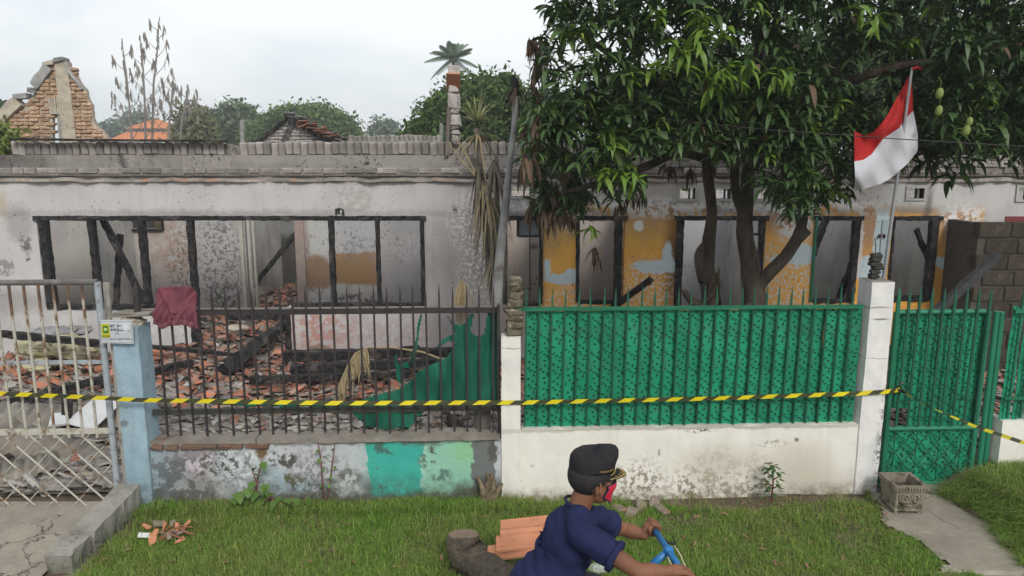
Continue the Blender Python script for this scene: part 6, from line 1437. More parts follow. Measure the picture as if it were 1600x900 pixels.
tf = thing('dry_tussock', 'dry brown plant tussock behind the right end of the iron fence, beside the torn net', 'plant', tuple(G(700, 650, .2))); mb = MB(); blade_tuft(mb, F(702, 668, .35), 50, .3, .006, (.5, 1.5), .3); tag(mb.build('blades', M_strawd, tf), kind='stuff')

# ------------------------------------------------------------------ torn green net, jacket, tape, flag
def poly_sheet(name, poly, off, mats, step=3.0, disp=None, parent=None, keep=None, yfun=None, th=.0015):
    xs = [p[0] for p in poly]; ys = [p[1] for p in poly]; nx = int((max(xs) - min(xs)) / step) + 1; ny = int((max(ys) - min(ys)) / step) + 1
    idx = {}; V = []; Fs = []
    def vid(i, j):
        if (i, j) not in idx:
            px, py = min(xs) + i * step, min(ys) + j * step; q = F(px, py, off); d_ = disp(px, py) if disp else 0
            idx[(i, j)] = len(V); V.append((q.x, q.y + d_, q.z))
        return idx[(i, j)]
    for i in range(nx):
        for j in range(ny):
            px, py = min(xs) + (i + .5) * step, min(ys) + (j + .5) * step
            if inpoly(px, py, poly) and (keep is None or keep(px, py)): Fs.append((vid(i, j), vid(i, j + 1), vid(i + 1, j + 1), vid(i + 1, j)))
    n = len(V); V += [(x, y + th, z) for (x, y, z) in V]; top = list(Fs); cnt_ = {}
    for f in top:
        for k in range(4):
            e_ = (f[k], f[(k + 1) % 4]); cnt_[e_] = 1
    for f in top: Fs.append(tuple(i + n for i in f)[::-1])
    for (a, b_) in list(cnt_):
        if (b_, a) not in cnt_: Fs.append((b_, a, a + n, b_ + n))
    mb = MB(); mb.add(V, Fs); return mb.build(name, mats, parent, smooth=True)
M_net = NT('green_net'); _c = M_net.mix(M_net.mapr(M_net.noise(5, 5, .6, vec=M_net.stretch(1.6, 1, .5)), .38, .66), (.005, .085, .052), (.012, .15, .092)); M_net.bump(M_net.noise(160, 2), .25, .002); M_net = M_net.fin(_c, .7, 0, .25)
tr = bpy.data.materials['green_net'].node_tree; _tn = tr.nodes.new("ShaderNodeBsdfTransparent"); _mx = tr.nodes.new("ShaderNodeMixShader"); _mx.inputs[0].default_value = .10
_b = [n_ for n_ in tr.nodes if n_.type == 'BSDF_PRINCIPLED'][0]; _o = [n_ for n_ in tr.nodes if n_.type == 'OUTPUT_MATERIAL'][0]
tr.links.new(_b.outputs[0], _mx.inputs[1]); tr.links.new(_tn.outputs[0], _mx.inputs[2]); tr.links.new(_mx.outputs[0], _o.inputs[0])
netp = [(779, 488), (762, 488), (757, 520), (748, 526), (735, 518), (741, 490), (736, 490), (728, 505), (716, 509), (705, 500), (698, 489), (703, 500), (710, 515), (712, 532), (700, 556), (672, 570), (655, 580), (636, 600), (625, 607), (560, 625), (535, 630), (345, 622), (330, 630), (400, 634), (545, 640), (560, 655), (572, 668), (600, 670), (640, 668), (652, 652), (668, 640), (700, 634), (779, 632)]
nt_ = poly_sheet('torn_net', netp, .115, M_net, 2.4, lambda px, py: .018 * math.sin(px * .11 + py * .02) + .03 * noise.noise(Vector((px * .025, py * .02, 1))) + (.02 * math.sin((px * .5 - py) * .06) if px < 700 else 0))
tag(nt_, 'torn dark green net sagging behind the right end of the iron fence', 'net')
for i, pl_ in enumerate(([(658, 490), (652, 508), (650, 530), (645, 545), (642, 560), (647, 585), (650, 580), (649, 560), (652, 545), (655, 515), (660, 492)], [(617, 555), (618, 580), (620, 596), (632, 600), (626, 588), (626, 575), (640, 577), (637, 565), (627, 568), (621, 570), (620, 555)], [(714, 522), (700, 525), (688, 533), (680, 545), (690, 540), (700, 533), (714, 534)])):
    o_ = poly_sheet('net_strip', pl_, .112, M_net, 1.5, lambda px, py: .01 * math.sin(py * .1)); o_.parent = None
    tag(o_, ['twisted strip of torn green net hanging from the iron rail', 'frayed loop of green net hanging left of the torn sheet', 'thin tongue of green net stretched out near the pillar'][i], 'net')
# jacket over the fence
M_jack = NT('maroon_cloth'); _c = M_jack.mix(M_jack.mapr(M_jack.noise(6, 5), .35, .65), (.19, .055, .075), (.14, .042, .058)); M_jack.bump(M_jack.math('ADD', M_jack.noise(90, 3), M_jack.math('MULTIPLY', M_jack.noise(9, 4, .6, vec=M_jack.stretch(1, 1, .4)), 2)), .5, .008); M_jack = M_jack.fin(_c, .8, 0, .2)
jk = thing('hung_jacket', 'maroon jacket hung upside down over the spear tips of the iron fence', 'jacket', tuple(F(278, 450)))
jp = [(250, 448), (302, 446), (309, 458), (308, 480), (313, 500), (313, 512), (290, 504), (272, 505), (257, 511), (247, 500), (245, 490), (248, 478), (246, 462)]
def jd(px, py):
    d_ = -.012 * math.sin((px - 250) * .16 + (py - 450) * .05) - .018 * noise.noise(Vector((px * .06, py * .035, 3))) - .02 * noise.noise(Vector((px * .14 + py * .08, py * .05, 8))) - .02
    if py > 488: d_ -= .008 * math.sin(px * .8) * min(1, (py - 488) / 8)
    d_ -= .045 * math.exp(-((py - 492) / 22) ** 2)
    v_ = abs((px - 277) - (478 - py) * .0); d_ -= .02 * math.exp(-((abs(px - 277) - (492 - py) * .55) / 4) ** 2) if py < 488 else 0
    return d_
poly_sheet('body', jp, .045, M_jack, 1.4, jd, jk)
band = [(247, 500), (257, 504), (272, 498), (290, 497), (313, 504), (313, 513), (290, 505.5), (272, 506), (257, 513), (246, 503)]
poly_sheet('waistband', band, .035, surf('maroon_band', (.24, .08, .10), (.19, .065, .085), 30, .85, .6, 70, .004), 1.2, lambda px, py: jd(px, py) - .008, jk)
# caution tape
M_ty = surf('tape_yellow', (.72, .62, .02), (.62, .50, .015), 8, .4, .1); M_tb = surf('tape_black', (.065, .07, .03), (.04, .045, .022), 8, .4, .1)
def tape(pts, w_, seg, twist, first=0):
    """ribbon with slanting black bars; pts in world space"""
    mb = MB(); L_ = [0]
    for i in range(1, len(pts)): L_.append(L_[-1] + (pts[i] - pts[i - 1]).length)
    def at_(s):
        for i in range(1, len(pts)):
            if s <= L_[i] or i == len(pts) - 1: t = (s - L_[i - 1]) / (L_[i] - L_[i - 1]); return pts[i - 1].lerp(pts[i], t), (pts[i] - pts[i - 1]).normalized()
    n = int(L_[-1] / (seg / 4)); sl = seg * .28
    for th_ in (0, 1):
        for k in range(n + 1):
            s0, s1 = k * seg / 4, min((k + 1) * seg / 4, L_[-1])
            if s0 >= L_[-1]: continue
            vs = []
            for (s, v) in ((s0, -1), (s1, -1), (s1, 1), (s0, 1)):
                ss = min(max(0, s + v * sl / 2), L_[-1]); p, d = at_(ss); a_ = twist(ss); up = Vector((0, 0, 1)); sd_ = d.cross(up).normalized(); w3 = up * math.cos(a_) + sd_ * math.sin(a_)
                vs.append(p + w3 * v * w_ / 2 + sd_ * (.0006 if th_ else -.0006))
            mb.add(vs, [(0, 1, 2, 3) if not th_ else (3, 2, 1, 0)], (k // 2 + first) % 2)
    return mb
tg = thing('caution_tape', 'black and yellow caution tape stretched along the whole front of the fences', 'tape', tuple(F(400, 627, -.1)))
p_ = [F(-120, 604, -.12), F(0, 615, -.10), F(165, 622, -.14), F(215, 625, -.14), F(520, 630, -.02), F(785, 629, -.04), F(815, 629, -.04), F(1100, 623, -.02), F(1340, 615, -.04), F(1385, 612, -.04), F(1406, 609, .10)]
tape(p_, .037, .205, lambda s: .15 * math.sin(s * 1.3)).build('tape', [M_tb, M_ty], tg)
p2 = [F(1406, 609, .10), F(1440, 630, -.25), F(1520, 665, -.9), F(1600, 692, -1.5), F(1760, 745, -2.4)]
tape(p2, .05, .21, lambda s: .5 + 1.3 * math.sin(s * 1.1)).build('tape', [M_tb, M_ty], tg)
mb = MB(); q = F(1406, 609, .10); mb.tube([q + Vector((.035 * math.cos(t), -.035 * math.sin(t), .012 * math.sin(3 * t))) for t in np.linspace(0, 7.5, 16)], .012, 6, jit=.2, flat=.5); mb.tube([q + Vector((-.01, -.04, .0)), q + Vector((-.03, -.06, .07)), q + Vector((0.01, -.05, .1))], [.008, .01, .004], 5, jit=.2); mb.build('knot', M_tb, tg)
# flag
fl = thing('flag', 'red and white flag on a thin leaning pole tied behind the thick white post', 'flag', tuple(P(1380, 470, 6.25)))
YF = 6.02
M_alu = surf('grey_pole', (.42, .43, .44), (.33, .34, .35), 12, .45, .1, metal=.3, spec=.5)
mb = MB(); mb.tube([P(1370, 520, 6.42), P(1380, 440, 6.40), P(1425, 106, 6.12)], [.018, .017, .010], 10); mb.build('pole', M_alu, fl)
Tp = [(1424, 112), (1411, 136), (1400, 155), (1388, 178), (1378, 192), (1365, 206), (1352, 212), (1342, 208), (1335, 205)]
Mp = [(1427, 173), (1414, 186), (1405, 200), (1393, 208), (1381, 216), (1372, 227), (1362, 241), (1349, 250), (1335, 252)]
Bp = [(1434, 208), (1434, 236), (1418, 256), (1402, 270), (1390, 280), (1377, 287), (1364, 291), (1350, 295), (1337, 297)]
def lerp2(a, b_, t): return (a[0] + (b_[0] - a[0]) * t, a[1] + (b_[1] - a[1]) * t)
def crv(A_, t):
    t *= len(A_) - 1; i = min(int(t), len(A_) - 2); return lerp2(A_[i], A_[i + 1], t - i)
nu, nv = 36, 24; V = []; Fs = []; MI = []
for j in range(nv + 1):
    v = j / nv
    for i in range(nu + 1):
        u = i / nu; a = crv(Tp, u); m_ = crv(Mp, u); b_ = crv(Bp, u)
        px, py = lerp2(a, m_, v * 2) if v <= .5 else lerp2(m_, b_, v * 2 - 1)
        dd = .02 * math.sin(u * 23 + v * 9) * v + .05 * math.sin(u * 9 + v * 4.5) * (.25 + u) + .035 * math.sin(u * 5 - v * 8) + .03 * noise.noise(Vector((u * 5, v * 3, 1)))
        V.append(P(px, py, 6.19 - .12 * u + .0 + dd * .8 + (.03 if u < .2 else 0)))
for j in range(nv):
    for i in range(nu): a = j * (nu + 1) + i; Fs.append((a, a + nu + 1, a + nu + 2, a + 1)); MI.append(0 if j < nv // 2 else 1)
n = len(V); V = V + [v + Vector((0, .0012, 0)) for v in V]
mb = MB(); mb.v = [tuple(v) for v in V]; mb.f = Fs + [tuple(i + n for i in f)[::-1] for f in Fs]; mb.mi = MI + MI
def cloth(name, c):
    m = NT(name); col = m.mix(m.mapr(m.noise(4, 3), .3, .7), c, [x * .88 for x in c]); m.bump(m.noise(220, 2), .15, .002); m.fin(col, .75, 0, .2)
    tr = m.n("ShaderNodeBsdfTranslucent"); m.l(col, tr.inputs[0]); ms = m.n("ShaderNodeMixShader"); ms.inputs[0].default_value = .3; m.l(m.b.outputs[0], ms.inputs[1]); m.l(tr.outputs[0], ms.inputs[2]); m.l(ms.outputs[0], m.o.inputs[0]); return m.m
mb.build('cloth', [cloth('red_cloth', (.50, .03, .03)), cloth('white_cloth', (.68, .68, .72))], fl, True)
mb = MB(); q = P(1425, 108, 6.12); mb.tube([q, q + Vector((.03, -.01, .01)), q + Vector((.07, -.02, .0))], [.012, .012, .006], 6, jit=.3); mb.build('tie', bpy.data.materials['red_cloth'], fl)
# overhead wire
mb = MB(); mb.tube([P(560, 150, 6.6) if False else P(860, 170, 6.6), P(1000, 183, 6.2), P(1200, 203, 5.7), P(1400, 217, 5.3), P(1600, 229, 5.0), P(1900, 240, 4.6)], .0035, 5); tag(mb.build('overhead_wire', M_darkmetal), 'thin dark wire crossing in front of the flag and the mango leaves', 'wire')
mb = MB(); mb.tube([P(828, 236, YH - .05), P(828, 470, YH - .06)], .008, 5); tag(mb.build('hanging_cable', M_char), 'thin cable hanging down the house front beside the small window', 'cable')

# ------------------------------------------------------------------ far background
def lobes_tree(name, label, base, top_z, lobes, n, leaf, mat_, seed, trunk_r=.2, parent_cat='tree', flat=1.0):
    """trunk, limbs to every lobe and many small leaf faces in clumps"""
    rg = np.random.default_rng(seed); t = thing(name, label, parent_cat, base); bx_, by_, bz_ = base
    mb = MB(); c0 = Vector((bx_, by_, bz_)); ctr = Vector(np.mean([l[0] for l in lobes], axis=0)); mid = Vector((bx_ * .5 + ctr.x * .5, ctr.y, bz_ + (ctr.z - bz_) * .55))
    mb.tube([c0, (c0 + mid) / 2 + Vector((.1, 0, 0)), mid], [trunk_r, trunk_r * .8, trunk_r * .6], 9, jit=.08); mb.build('trunk', M_trunk, t, True)
    mb = MB()
    for l in lobes: mb.tube([mid, (mid + Vector(l[0])) / 2 + Vector((0, 0, -.1)), Vector(l[0])], [trunk_r * .45, trunk_r * .25, trunk_r * .08], 6)
    tag(mb.build('limbs', M_trunk, t, True), kind='stuff')
    vol = np.array([l[1][0] * l[1][1] * l[1][2] for l in lobes]) ** .67; pr = vol / vol.sum(); V = []; k = 0; ncl = n // 9; A = []
    ctrs = []
    for c in range(ncl):
        l = lobes[rg.choice(len(lobes), p=pr)]; d = rg.normal(0, 1, 3); d /= np.linalg.norm(d); r = rg.uniform(.55, 1.08) ** .7
        ctrs.append((np.array(l[0]) + d * r * np.array(l[1]), rg.random()))
    nrm = rg.normal(0, 1, (ncl * 9, 3)); nrm /= np.linalg.norm(nrm, axis=1)[:, None]; nrm[:, 2] = np.abs(nrm[:, 2]) * .8 + .2
    P0 = np.repeat(np.array([c[0] for c in ctrs]), 9, 0) + rg.normal(0, leaf * 1.6, (ncl * 9, 3)); sh = np.clip(np.repeat([c[1] for c in ctrs], 9) + rg.normal(0, .15, ncl * 9), 0, 1)
    t1_ = np.cross(nrm, rg.normal(0, 1, (ncl * 9, 3))); t1_ /= np.linalg.norm(t1_, axis=1)[:, None]; t2_ = np.cross(nrm, t1_); s_ = leaf * rg.uniform(.6, 1.2, ncl * 9)[:, None]
    V = np.stack([P0 - t1_ * s_, P0 - t2_ * s_ * .45, P0 + t1_ * s_, P0 + t2_ * s_ * .45], 1).reshape(-1, 3); Fq = np.arange(len(V)).reshape(-1, 4)
    nparray_mesh('crown', V, Fq, mat_, attr=np.repeat(sh, 4), parent=t); return t
def lb_px(lst, Y, dy=.7):
    r_ = []
    for (px, py, rx, ry) in lst:
        q = P(px, py, Y + random.uniform(-.3, .3) * dy); s = abs(P(px + 1, py, Y).x - P(px, py, Y).x); r_.append(((q.x, q.y, q.z), (rx * s, rx * s * .9, ry * s)))
    return r_
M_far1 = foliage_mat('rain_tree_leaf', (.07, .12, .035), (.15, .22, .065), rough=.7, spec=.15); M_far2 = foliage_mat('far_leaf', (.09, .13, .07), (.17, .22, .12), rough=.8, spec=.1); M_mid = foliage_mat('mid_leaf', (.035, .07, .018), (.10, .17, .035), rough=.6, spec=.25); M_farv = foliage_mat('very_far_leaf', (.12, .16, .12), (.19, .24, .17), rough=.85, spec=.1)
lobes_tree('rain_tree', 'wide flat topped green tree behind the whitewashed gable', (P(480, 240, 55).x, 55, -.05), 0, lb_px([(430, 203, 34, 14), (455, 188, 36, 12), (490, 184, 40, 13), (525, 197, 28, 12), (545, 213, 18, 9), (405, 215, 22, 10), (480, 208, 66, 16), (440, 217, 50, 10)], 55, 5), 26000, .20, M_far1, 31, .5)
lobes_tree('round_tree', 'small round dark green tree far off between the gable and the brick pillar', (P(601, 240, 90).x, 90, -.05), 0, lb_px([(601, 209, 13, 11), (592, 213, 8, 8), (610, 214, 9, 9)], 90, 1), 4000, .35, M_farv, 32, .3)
lobes_tree('dense_tree', 'broad green tree right behind the tall brick pillar', (P(740, 240, 24).x, 24, -.05), 0, lb_px([(690, 190, 34, 34), (660, 215, 26, 22), (735, 165, 45, 40), (775, 155, 40, 36), (800, 190, 40, 50), (740, 205, 60, 36), (700, 215, 50, 26), (850, 190, 40, 45), (640, 225, 16, 12)], 24, 2), 30000, .105, M_mid, 33, .3)
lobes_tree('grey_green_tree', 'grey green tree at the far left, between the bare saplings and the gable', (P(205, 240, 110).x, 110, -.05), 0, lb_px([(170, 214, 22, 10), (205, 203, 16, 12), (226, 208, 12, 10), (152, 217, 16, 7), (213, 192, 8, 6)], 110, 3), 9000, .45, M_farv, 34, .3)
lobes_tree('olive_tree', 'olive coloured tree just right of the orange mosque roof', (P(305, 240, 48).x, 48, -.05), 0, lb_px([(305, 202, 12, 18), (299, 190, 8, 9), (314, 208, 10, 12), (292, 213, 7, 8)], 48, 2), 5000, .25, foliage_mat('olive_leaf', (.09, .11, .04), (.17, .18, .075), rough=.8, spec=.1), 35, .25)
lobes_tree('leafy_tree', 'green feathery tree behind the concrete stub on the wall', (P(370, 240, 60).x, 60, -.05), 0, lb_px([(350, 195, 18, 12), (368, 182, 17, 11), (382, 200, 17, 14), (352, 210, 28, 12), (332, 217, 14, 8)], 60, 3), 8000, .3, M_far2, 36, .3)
lobes_tree('edge_shrub', 'yellow green bush at the left picture edge in front of the brick gable', (P(-8, 240, 12.9).x, 12.9, -.05), 0, lb_px([(-6, 215, 18, 20), (10, 222, 14, 12)], 12.9, .3), 1500, .06, foliage_mat('yellow_shrub_leaf', (.12, .16, .03), (.22, .27, .06)), 37, .05)
lobes_tree('backdrop_tree', 'dark leafy tree behind the orange end of the house, seen through the mango leaves', (P(1200, 240, 20).x, 20, -.05), 0, lb_px([(1010, 180, 80, 60), (1120, 150, 90, 80), (1250, 140, 100, 90), (1120, 230, 120, 40), (1330, 160, 60, 70)], 20, 2), 14000, .16, M_mid, 38, .35)
lobes_tree('backdrop_tree', 'dark leafy tree behind the far right end of the house', (P(1500, 240, 20).x, 20, -.05), 0, lb_px([(1430, 110, 90, 100), (1560, 130, 100, 100), (1500, 210, 140, 50), (1680, 150, 90, 100), (1400, 215, 80, 30)], 20, 2), 14000, .16, M_mid, 39, .35)
def palm(name, label, px, py, Y, rpx, n, mat_, seed, trunk=True, lo=-.35, dr=.5):
    random.seed(seed); q = P(px, py, Y); s = abs(P(px + 1, py, Y).x - q.x); t = thing(name, label, 'palm tree', (q.x, Y, -.05))
    mb = MB(); mb.tube([(q.x + .3, Y, -.05), (q.x + .1, Y, q.z / 2), (q.x, Y, q.z)], [s * 4, s * 3, s * 2.5], 8); mb.build('trunk', M_trunk, t, True)
    for k in range(n):
        az = 2.4 * k; el_ = random.uniform(lo, 1.3); Ln = rpx * s * random.uniform(.8, 1.1); d = Vector((math.cos(az) * math.cos(el_), math.sin(az) * math.cos(el_), math.sin(el_)))
        c_ = [q + d * Ln * t_ + Vector((0, 0, -dr * Ln * t_ * t_)) for t_ in np.linspace(0, 1, 8)]; mb = MB(); mb.tube(c_, [s * .5] * 7 + [s * .15], 4)
        sd_ = d.cross(Vector((0, 0, 1))).normalized()
        for i in range(1, 8):
            for h in (0, .33, .66):
                p = c_[i - 1].lerp(c_[i], h); w_ = Ln * .24 * math.sin(math.pi * (i + h) / 8.6) + .05
                for sg in (-1, 1):
                    e_ = p + sd_ * sg * w_ * .8 + Vector((0, 0, -w_ * .55)) + d * w_ * .3; mb.strip([p, (p + e_) / 2 + Vector((0, 0, .02)), e_], [Ln * .018, Ln * .020, Ln * .004], d)
        mb.build('frond', mat_, t)
palm('coconut_palm', 'distant coconut palm whose crown shows above the tall brick pillar', 708, 91, 45, 42, 30, foliage_mat('palm_leaf', (.16, .22, .15), (.24, .31, .22), rough=.7), 5, lo=-.5, dr=.34)
palm('coconut_palm', 'coconut palm cut by the left picture edge, behind the brick gable', -2, 172, 40, 38, 16, foliage_mat('palm_leaf_dark', (.08, .14, .06), (.14, .21, .10), rough=.7), 6)
random.seed(77)
# mosque roof
mq = thing('mosque_roof', 'distant small mosque with a tiered orange roof and a silver finial', 'mosque', (P(249, 240, 80).x, 80, 0))
M_or = surf('orange_tiles', (.52, .19, .07), (.44, .16, .065), .8, .8, .3, 3, .05); M_mw = surf('mosque_wall', (.55, .56, .56), (.42, .44, .45), 1, .8, .1)
def pyr(mb, cx, cy, w0, w1, z0, z1): taper_box(mb, cx - w0, cx + w0, cy - w0, cy + w0, z0, z1, w1 - w0)
cx_ = P(249, 240, 80).x; s = abs(P(250, 200, 80).x - P(249, 200, 80).x); zz = lambda py: P(0, py, 80).z
mb = MB(); mb.bbox((cx_ - 46 * s, 80 - 46 * s, 0), (cx_ + 46 * s, 80 + 46 * s, zz(219))); mb.build('wall', M_mw, mq)
mb = MB(); pyr(mb, cx_, 80, 50 * s, 32 * s, zz(219), zz(207)); mb.add([(cx_ - 50 * s, 80 - 50 * s, zz(219)), (cx_ + 50 * s, 80 - 50 * s, zz(219)), (cx_ + 50 * s, 80 + 50 * s, zz(219)), (cx_ - 50 * s, 80 + 50 * s, zz(219))], [(0, 1, 2, 3)]); mb.build('roof', M_or, mq)
mb = MB(); mb.bbox((cx_ - 26 * s, 80 - 26 * s, zz(212)), (cx_ + 26 * s, 80 + 26 * s, zz(202))); mb.build('wall', M_mw, mq)
for k in range(6): mb = MB(); mb.bbox((cx_ + (-22 + k * 8) * s, 80 - 26.6 * s, zz(211)), (cx_ + (-17 + k * 8) * s, 80 - 26.1 * s, zz(204.5))); mb.build('window', surf('far_glass', (.10, .12, .14), (.2, .22, .25), 1, .3, 0) if k == 0 else bpy.data.materials['far_glass'], mq)
mb = MB(); pyr(mb, cx_, 80, 34 * s, 5 * s, zz(202), zz(187)); mb.build('roof', M_or, mq)
mb = MB(); mb.tube([(cx_, 80, zz(188)), (cx_, 80, zz(183)), (cx_, 80, zz(181)), (cx_, 80, zz(178)), (cx_, 80, zz(175)), (cx_, 80, zz(170))], [4 * s, 5 * s, 2.5 * s, 6 * s, 4 * s, .4 * s], 12); mb.build('finial', surf('silver', (.6, .62, .65), (.45, .47, .5), 2, .35, 0, metal=.6), mq, True)
# scorched saplings
M_twig = surf('scorched_bark', (.27, .25, .23), (.17, .155, .145), 20, .9, .4); M_sleaf = foliage_mat('scorched_leaf', (.22, .20, .185), (.32, .295, .265), rough=.9, spec=.1, trans=.1)
YS = 17.0; sap = [((207, 235), (203, 175), (190, 60), 'leftmost', 9), ((228, 235), (226, 160), (219, 55), 'second from the left', 9), ((237, 235), (240, 130), (249, 27), 'tallest', 12), ((262, 235), (265, 190), (271, 118), 'short one right of the tallest', 6), ((280, 235), (284, 190), (293, 132), 'rightmost and shortest', 6)]
for (a, b_, c_, w_, nb_) in sap:
    t = thing('scorched_sapling', 'bare scorched sapling with curled dead leaves, %s of the five' % w_, 'sapling', (P(a[0], 235, YS).x, YS, 0), 'scorched saplings behind the wall')
    A_, B_, C_ = P(*a, YS), P(*b_, YS), P(*c_, YS); base = Vector((A_.x, YS, 0)); mb = MB(); st_ = [base, A_, B_, (B_ + C_) / 2 + Vector((.02, 0, 0)), C_]; mb.tube(st_, [.042, .03, .022, .015, .006], 7, jit=.08); mb.build('stem', M_twig, t)
    leaves = []
    for k in range(nb_):
        u = .12 + .85 * k / nb_; p = A_.lerp(B_, u * 2) if u < .5 else B_.lerp(C_, u * 2 - 1); ln = (1.05 - u) * .9 + .16; sg = -1 if k % 2 else 1; e_ = p + Vector((sg * ln * .55, random.uniform(-.3, .3) * ln, ln * .85)); m_ = (p + e_) / 2 + Vector((sg * .05, 0, -.03)); mb = MB(); mb.tube([p, m_, e_], [.009, .006, .003], 5); mb.build('branch', M_twig, t)
        for q_ in (e_, m_.lerp(e_, .5), e_ + Vector((.01, 0, -.05))): leaves.append(q_)
    leaves += [B_.lerp(C_, x) for x in np.linspace(.3, 1, 9)]
    mb = MB()
    for q_ in leaves:
        for _ in range(random.choice((1, 2, 3))):
            L_ = random.uniform(.12, .26); dx_ = random.uniform(-.04, .04); mb.strip([q_ + Vector((random.uniform(-.02, .02), 0, 0)), q_ + Vector((dx_ * .6, -.01, -L_ * .5)), q_ + Vector((dx_, 0, -L_))], [.007, .018, .004], (1, random.uniform(-1, 1), 0))
    tag(mb.build('dead_leaves', M_sleaf, t), kind='stuff')
# ------------------------------------------------------------------ the cyclist
man = thing('person', 'man in navy shirt, black cap and red mask riding a blue bicycle to the right', 'person', (.2, 3.25, -.02))
M_skin = NT('skin'); _c = M_skin.mix(M_skin.mapr(M_skin.noise(7, 4), .35, .65), (.235, .105, .058), (.175, .075, .042)); _c = M_skin.mix(M_skin.mapr(M_skin.noise(60, 3), .5, .75, 0, .25), _c, (.10, .045, .03)); M_skin.bump(M_skin.math('ADD', M_skin.noise(160, 4, .6), M_skin.voro(260)), .5, .002); M_skin = M_skin.fin(_c, .62, 0, .3)
M_skin.node_tree.nodes['Principled BSDF'].inputs['Subsurface Weight'].default_value = .0
def cap_(mb, a, b_, ra, rb, n=14):
    a, b_ = Vector(a), Vector(b_); d = (b_ - a); L_ = d.length; d = d.normalized(); pts = []; rr = []
    for k in range(5): th = math.pi / 2 * k / 4; pts.append(a - d * ra * math.cos(th) * .999); rr.append(max(ra * math.sin(th), ra * .06))
    for k in range(4, -1, -1): th = math.pi / 2 * k / 4; pts.append(b_ + d * rb * math.cos(th) * .999); rr.append(max(rb * math.sin(th), rb * .06))
    mb.tube(pts, rr, n)
YC = 3.25
H0 = P(915, 748, 3.27)
yaw = R(13); fwd = Vector((math.cos(yaw), math.sin(yaw), -.10)).normalized(); rgt = Vector((math.sin(yaw), -math.cos(yaw), 0)); upv = rgt.cross(fwd).normalized()
if upv.z < 0: upv = -upv
HM = Matrix((fwd, rgt, upv)).transposed()           # local x forward, y to his right (camera side), z up
def hp(x, y, z): return H0 + HM @ Vector((x, y, z))
neck = P(892, 795, 3.26); shR = P(898, 836, 3.09); shL = P(925, 815, 3.46)
pelvis = Vector((.11, YC, .93)); chest = P(884, 832, 3.27); belly = P(862, 880, 3.27)
handR = P(1052, 893, 2.99); handL = P(1012, 826, 3.52)
wrR = P(1030, 893, 2.97); wrL = P(996, 836, 3.50)
elR = P(985, 893, 2.96); elL = P(962, 826, 3.56)
hipR, hipL = Vector((.13, 3.16, .90)), Vector((.13, 3.34, .90)); knR, knL = Vector((.53, 3.15, .66)), Vector((.50, 3.36, .80)); anR, anL = Vector((.40, 3.14, .20)), Vector((.33, 3.37, .40))
mb = MB()
# head
mb.ell(hp(-.012, 0, .030), (.096, .074, .098), HM, 24, 16); mb.ell(hp(.035, 0, -.045), (.062, .058, .075), HM, 20, 12); mb.ell(hp(.055, 0, -.085), (.034, .036, .032), HM)
cap_(mb, hp(.083, 0, .02), hp(.099, 0, -.018), .011, .014); mb.ell(hp(.066, -.034, -.02), (.020, .02, .02), HM); mb.ell(hp(.066, .034, -.02), (.020, .02, .022), HM)
mb.ell(hp(.083, 0, -.065), (.016, .024, .014), HM); mb.ell(hp(.080, 0, .035), (.018, .052, .014), HM)
for sg in (-1, 1):       # ears: rim, bowl and lobe
    pts = []
    for t in np.linspace(-.5, 3.9, 10): pts.append(hp(-.006 - .019 * math.cos(t) * 1.0, sg * (.075 + .008 * math.sin(t * .5)), -.014 + .032 * math.sin(t) * 1.0))
    mb.tube(pts, [.0068] * 10, 8); mb.ell(hp(.0, sg * .074, -.04), (.009, .006, .012), HM); mb.ell(hp(-.004, sg * .071, -.012), (.017, .007, .026), HM)
cap_(mb, hp(-.026, 0, -.04), neck + Vector((0, 0, -.01)), .052, .054); cap_(mb, neck, chest, .052, .09)
cap_(mb, neck + Vector((0, 0, -.04)), shR, .034, .045); cap_(mb, neck + Vector((0, 0, -.04)), shL, .034, .045); cap_(mb, chest, belly, .11, .11); cap_(mb, belly, pelvis, .125, .125)
for sh, el, wr in ((shR, elR, wrR), (shL, elL, wrL)): cap_(mb, sh, el, .047, .037); cap_(mb, el, el.lerp(wr, .4), .037, .039); cap_(mb, el.lerp(wr, .4), wr, .039, .0255)
for hpj, kn, an in ((hipR, knR, anR), (hipL, knL, anL)):
    cap_(mb, hpj, kn, .085, .055); cap_(mb, kn, kn.lerp(an, .4) + Vector((-.015, 0, 0)), .052, .052); cap_(mb, kn.lerp(an, .4) + Vector((-.015, 0, 0)), an, .050, .034); cap_(mb, an, an + Vector((.16, 0, -.06)), .036, .03)
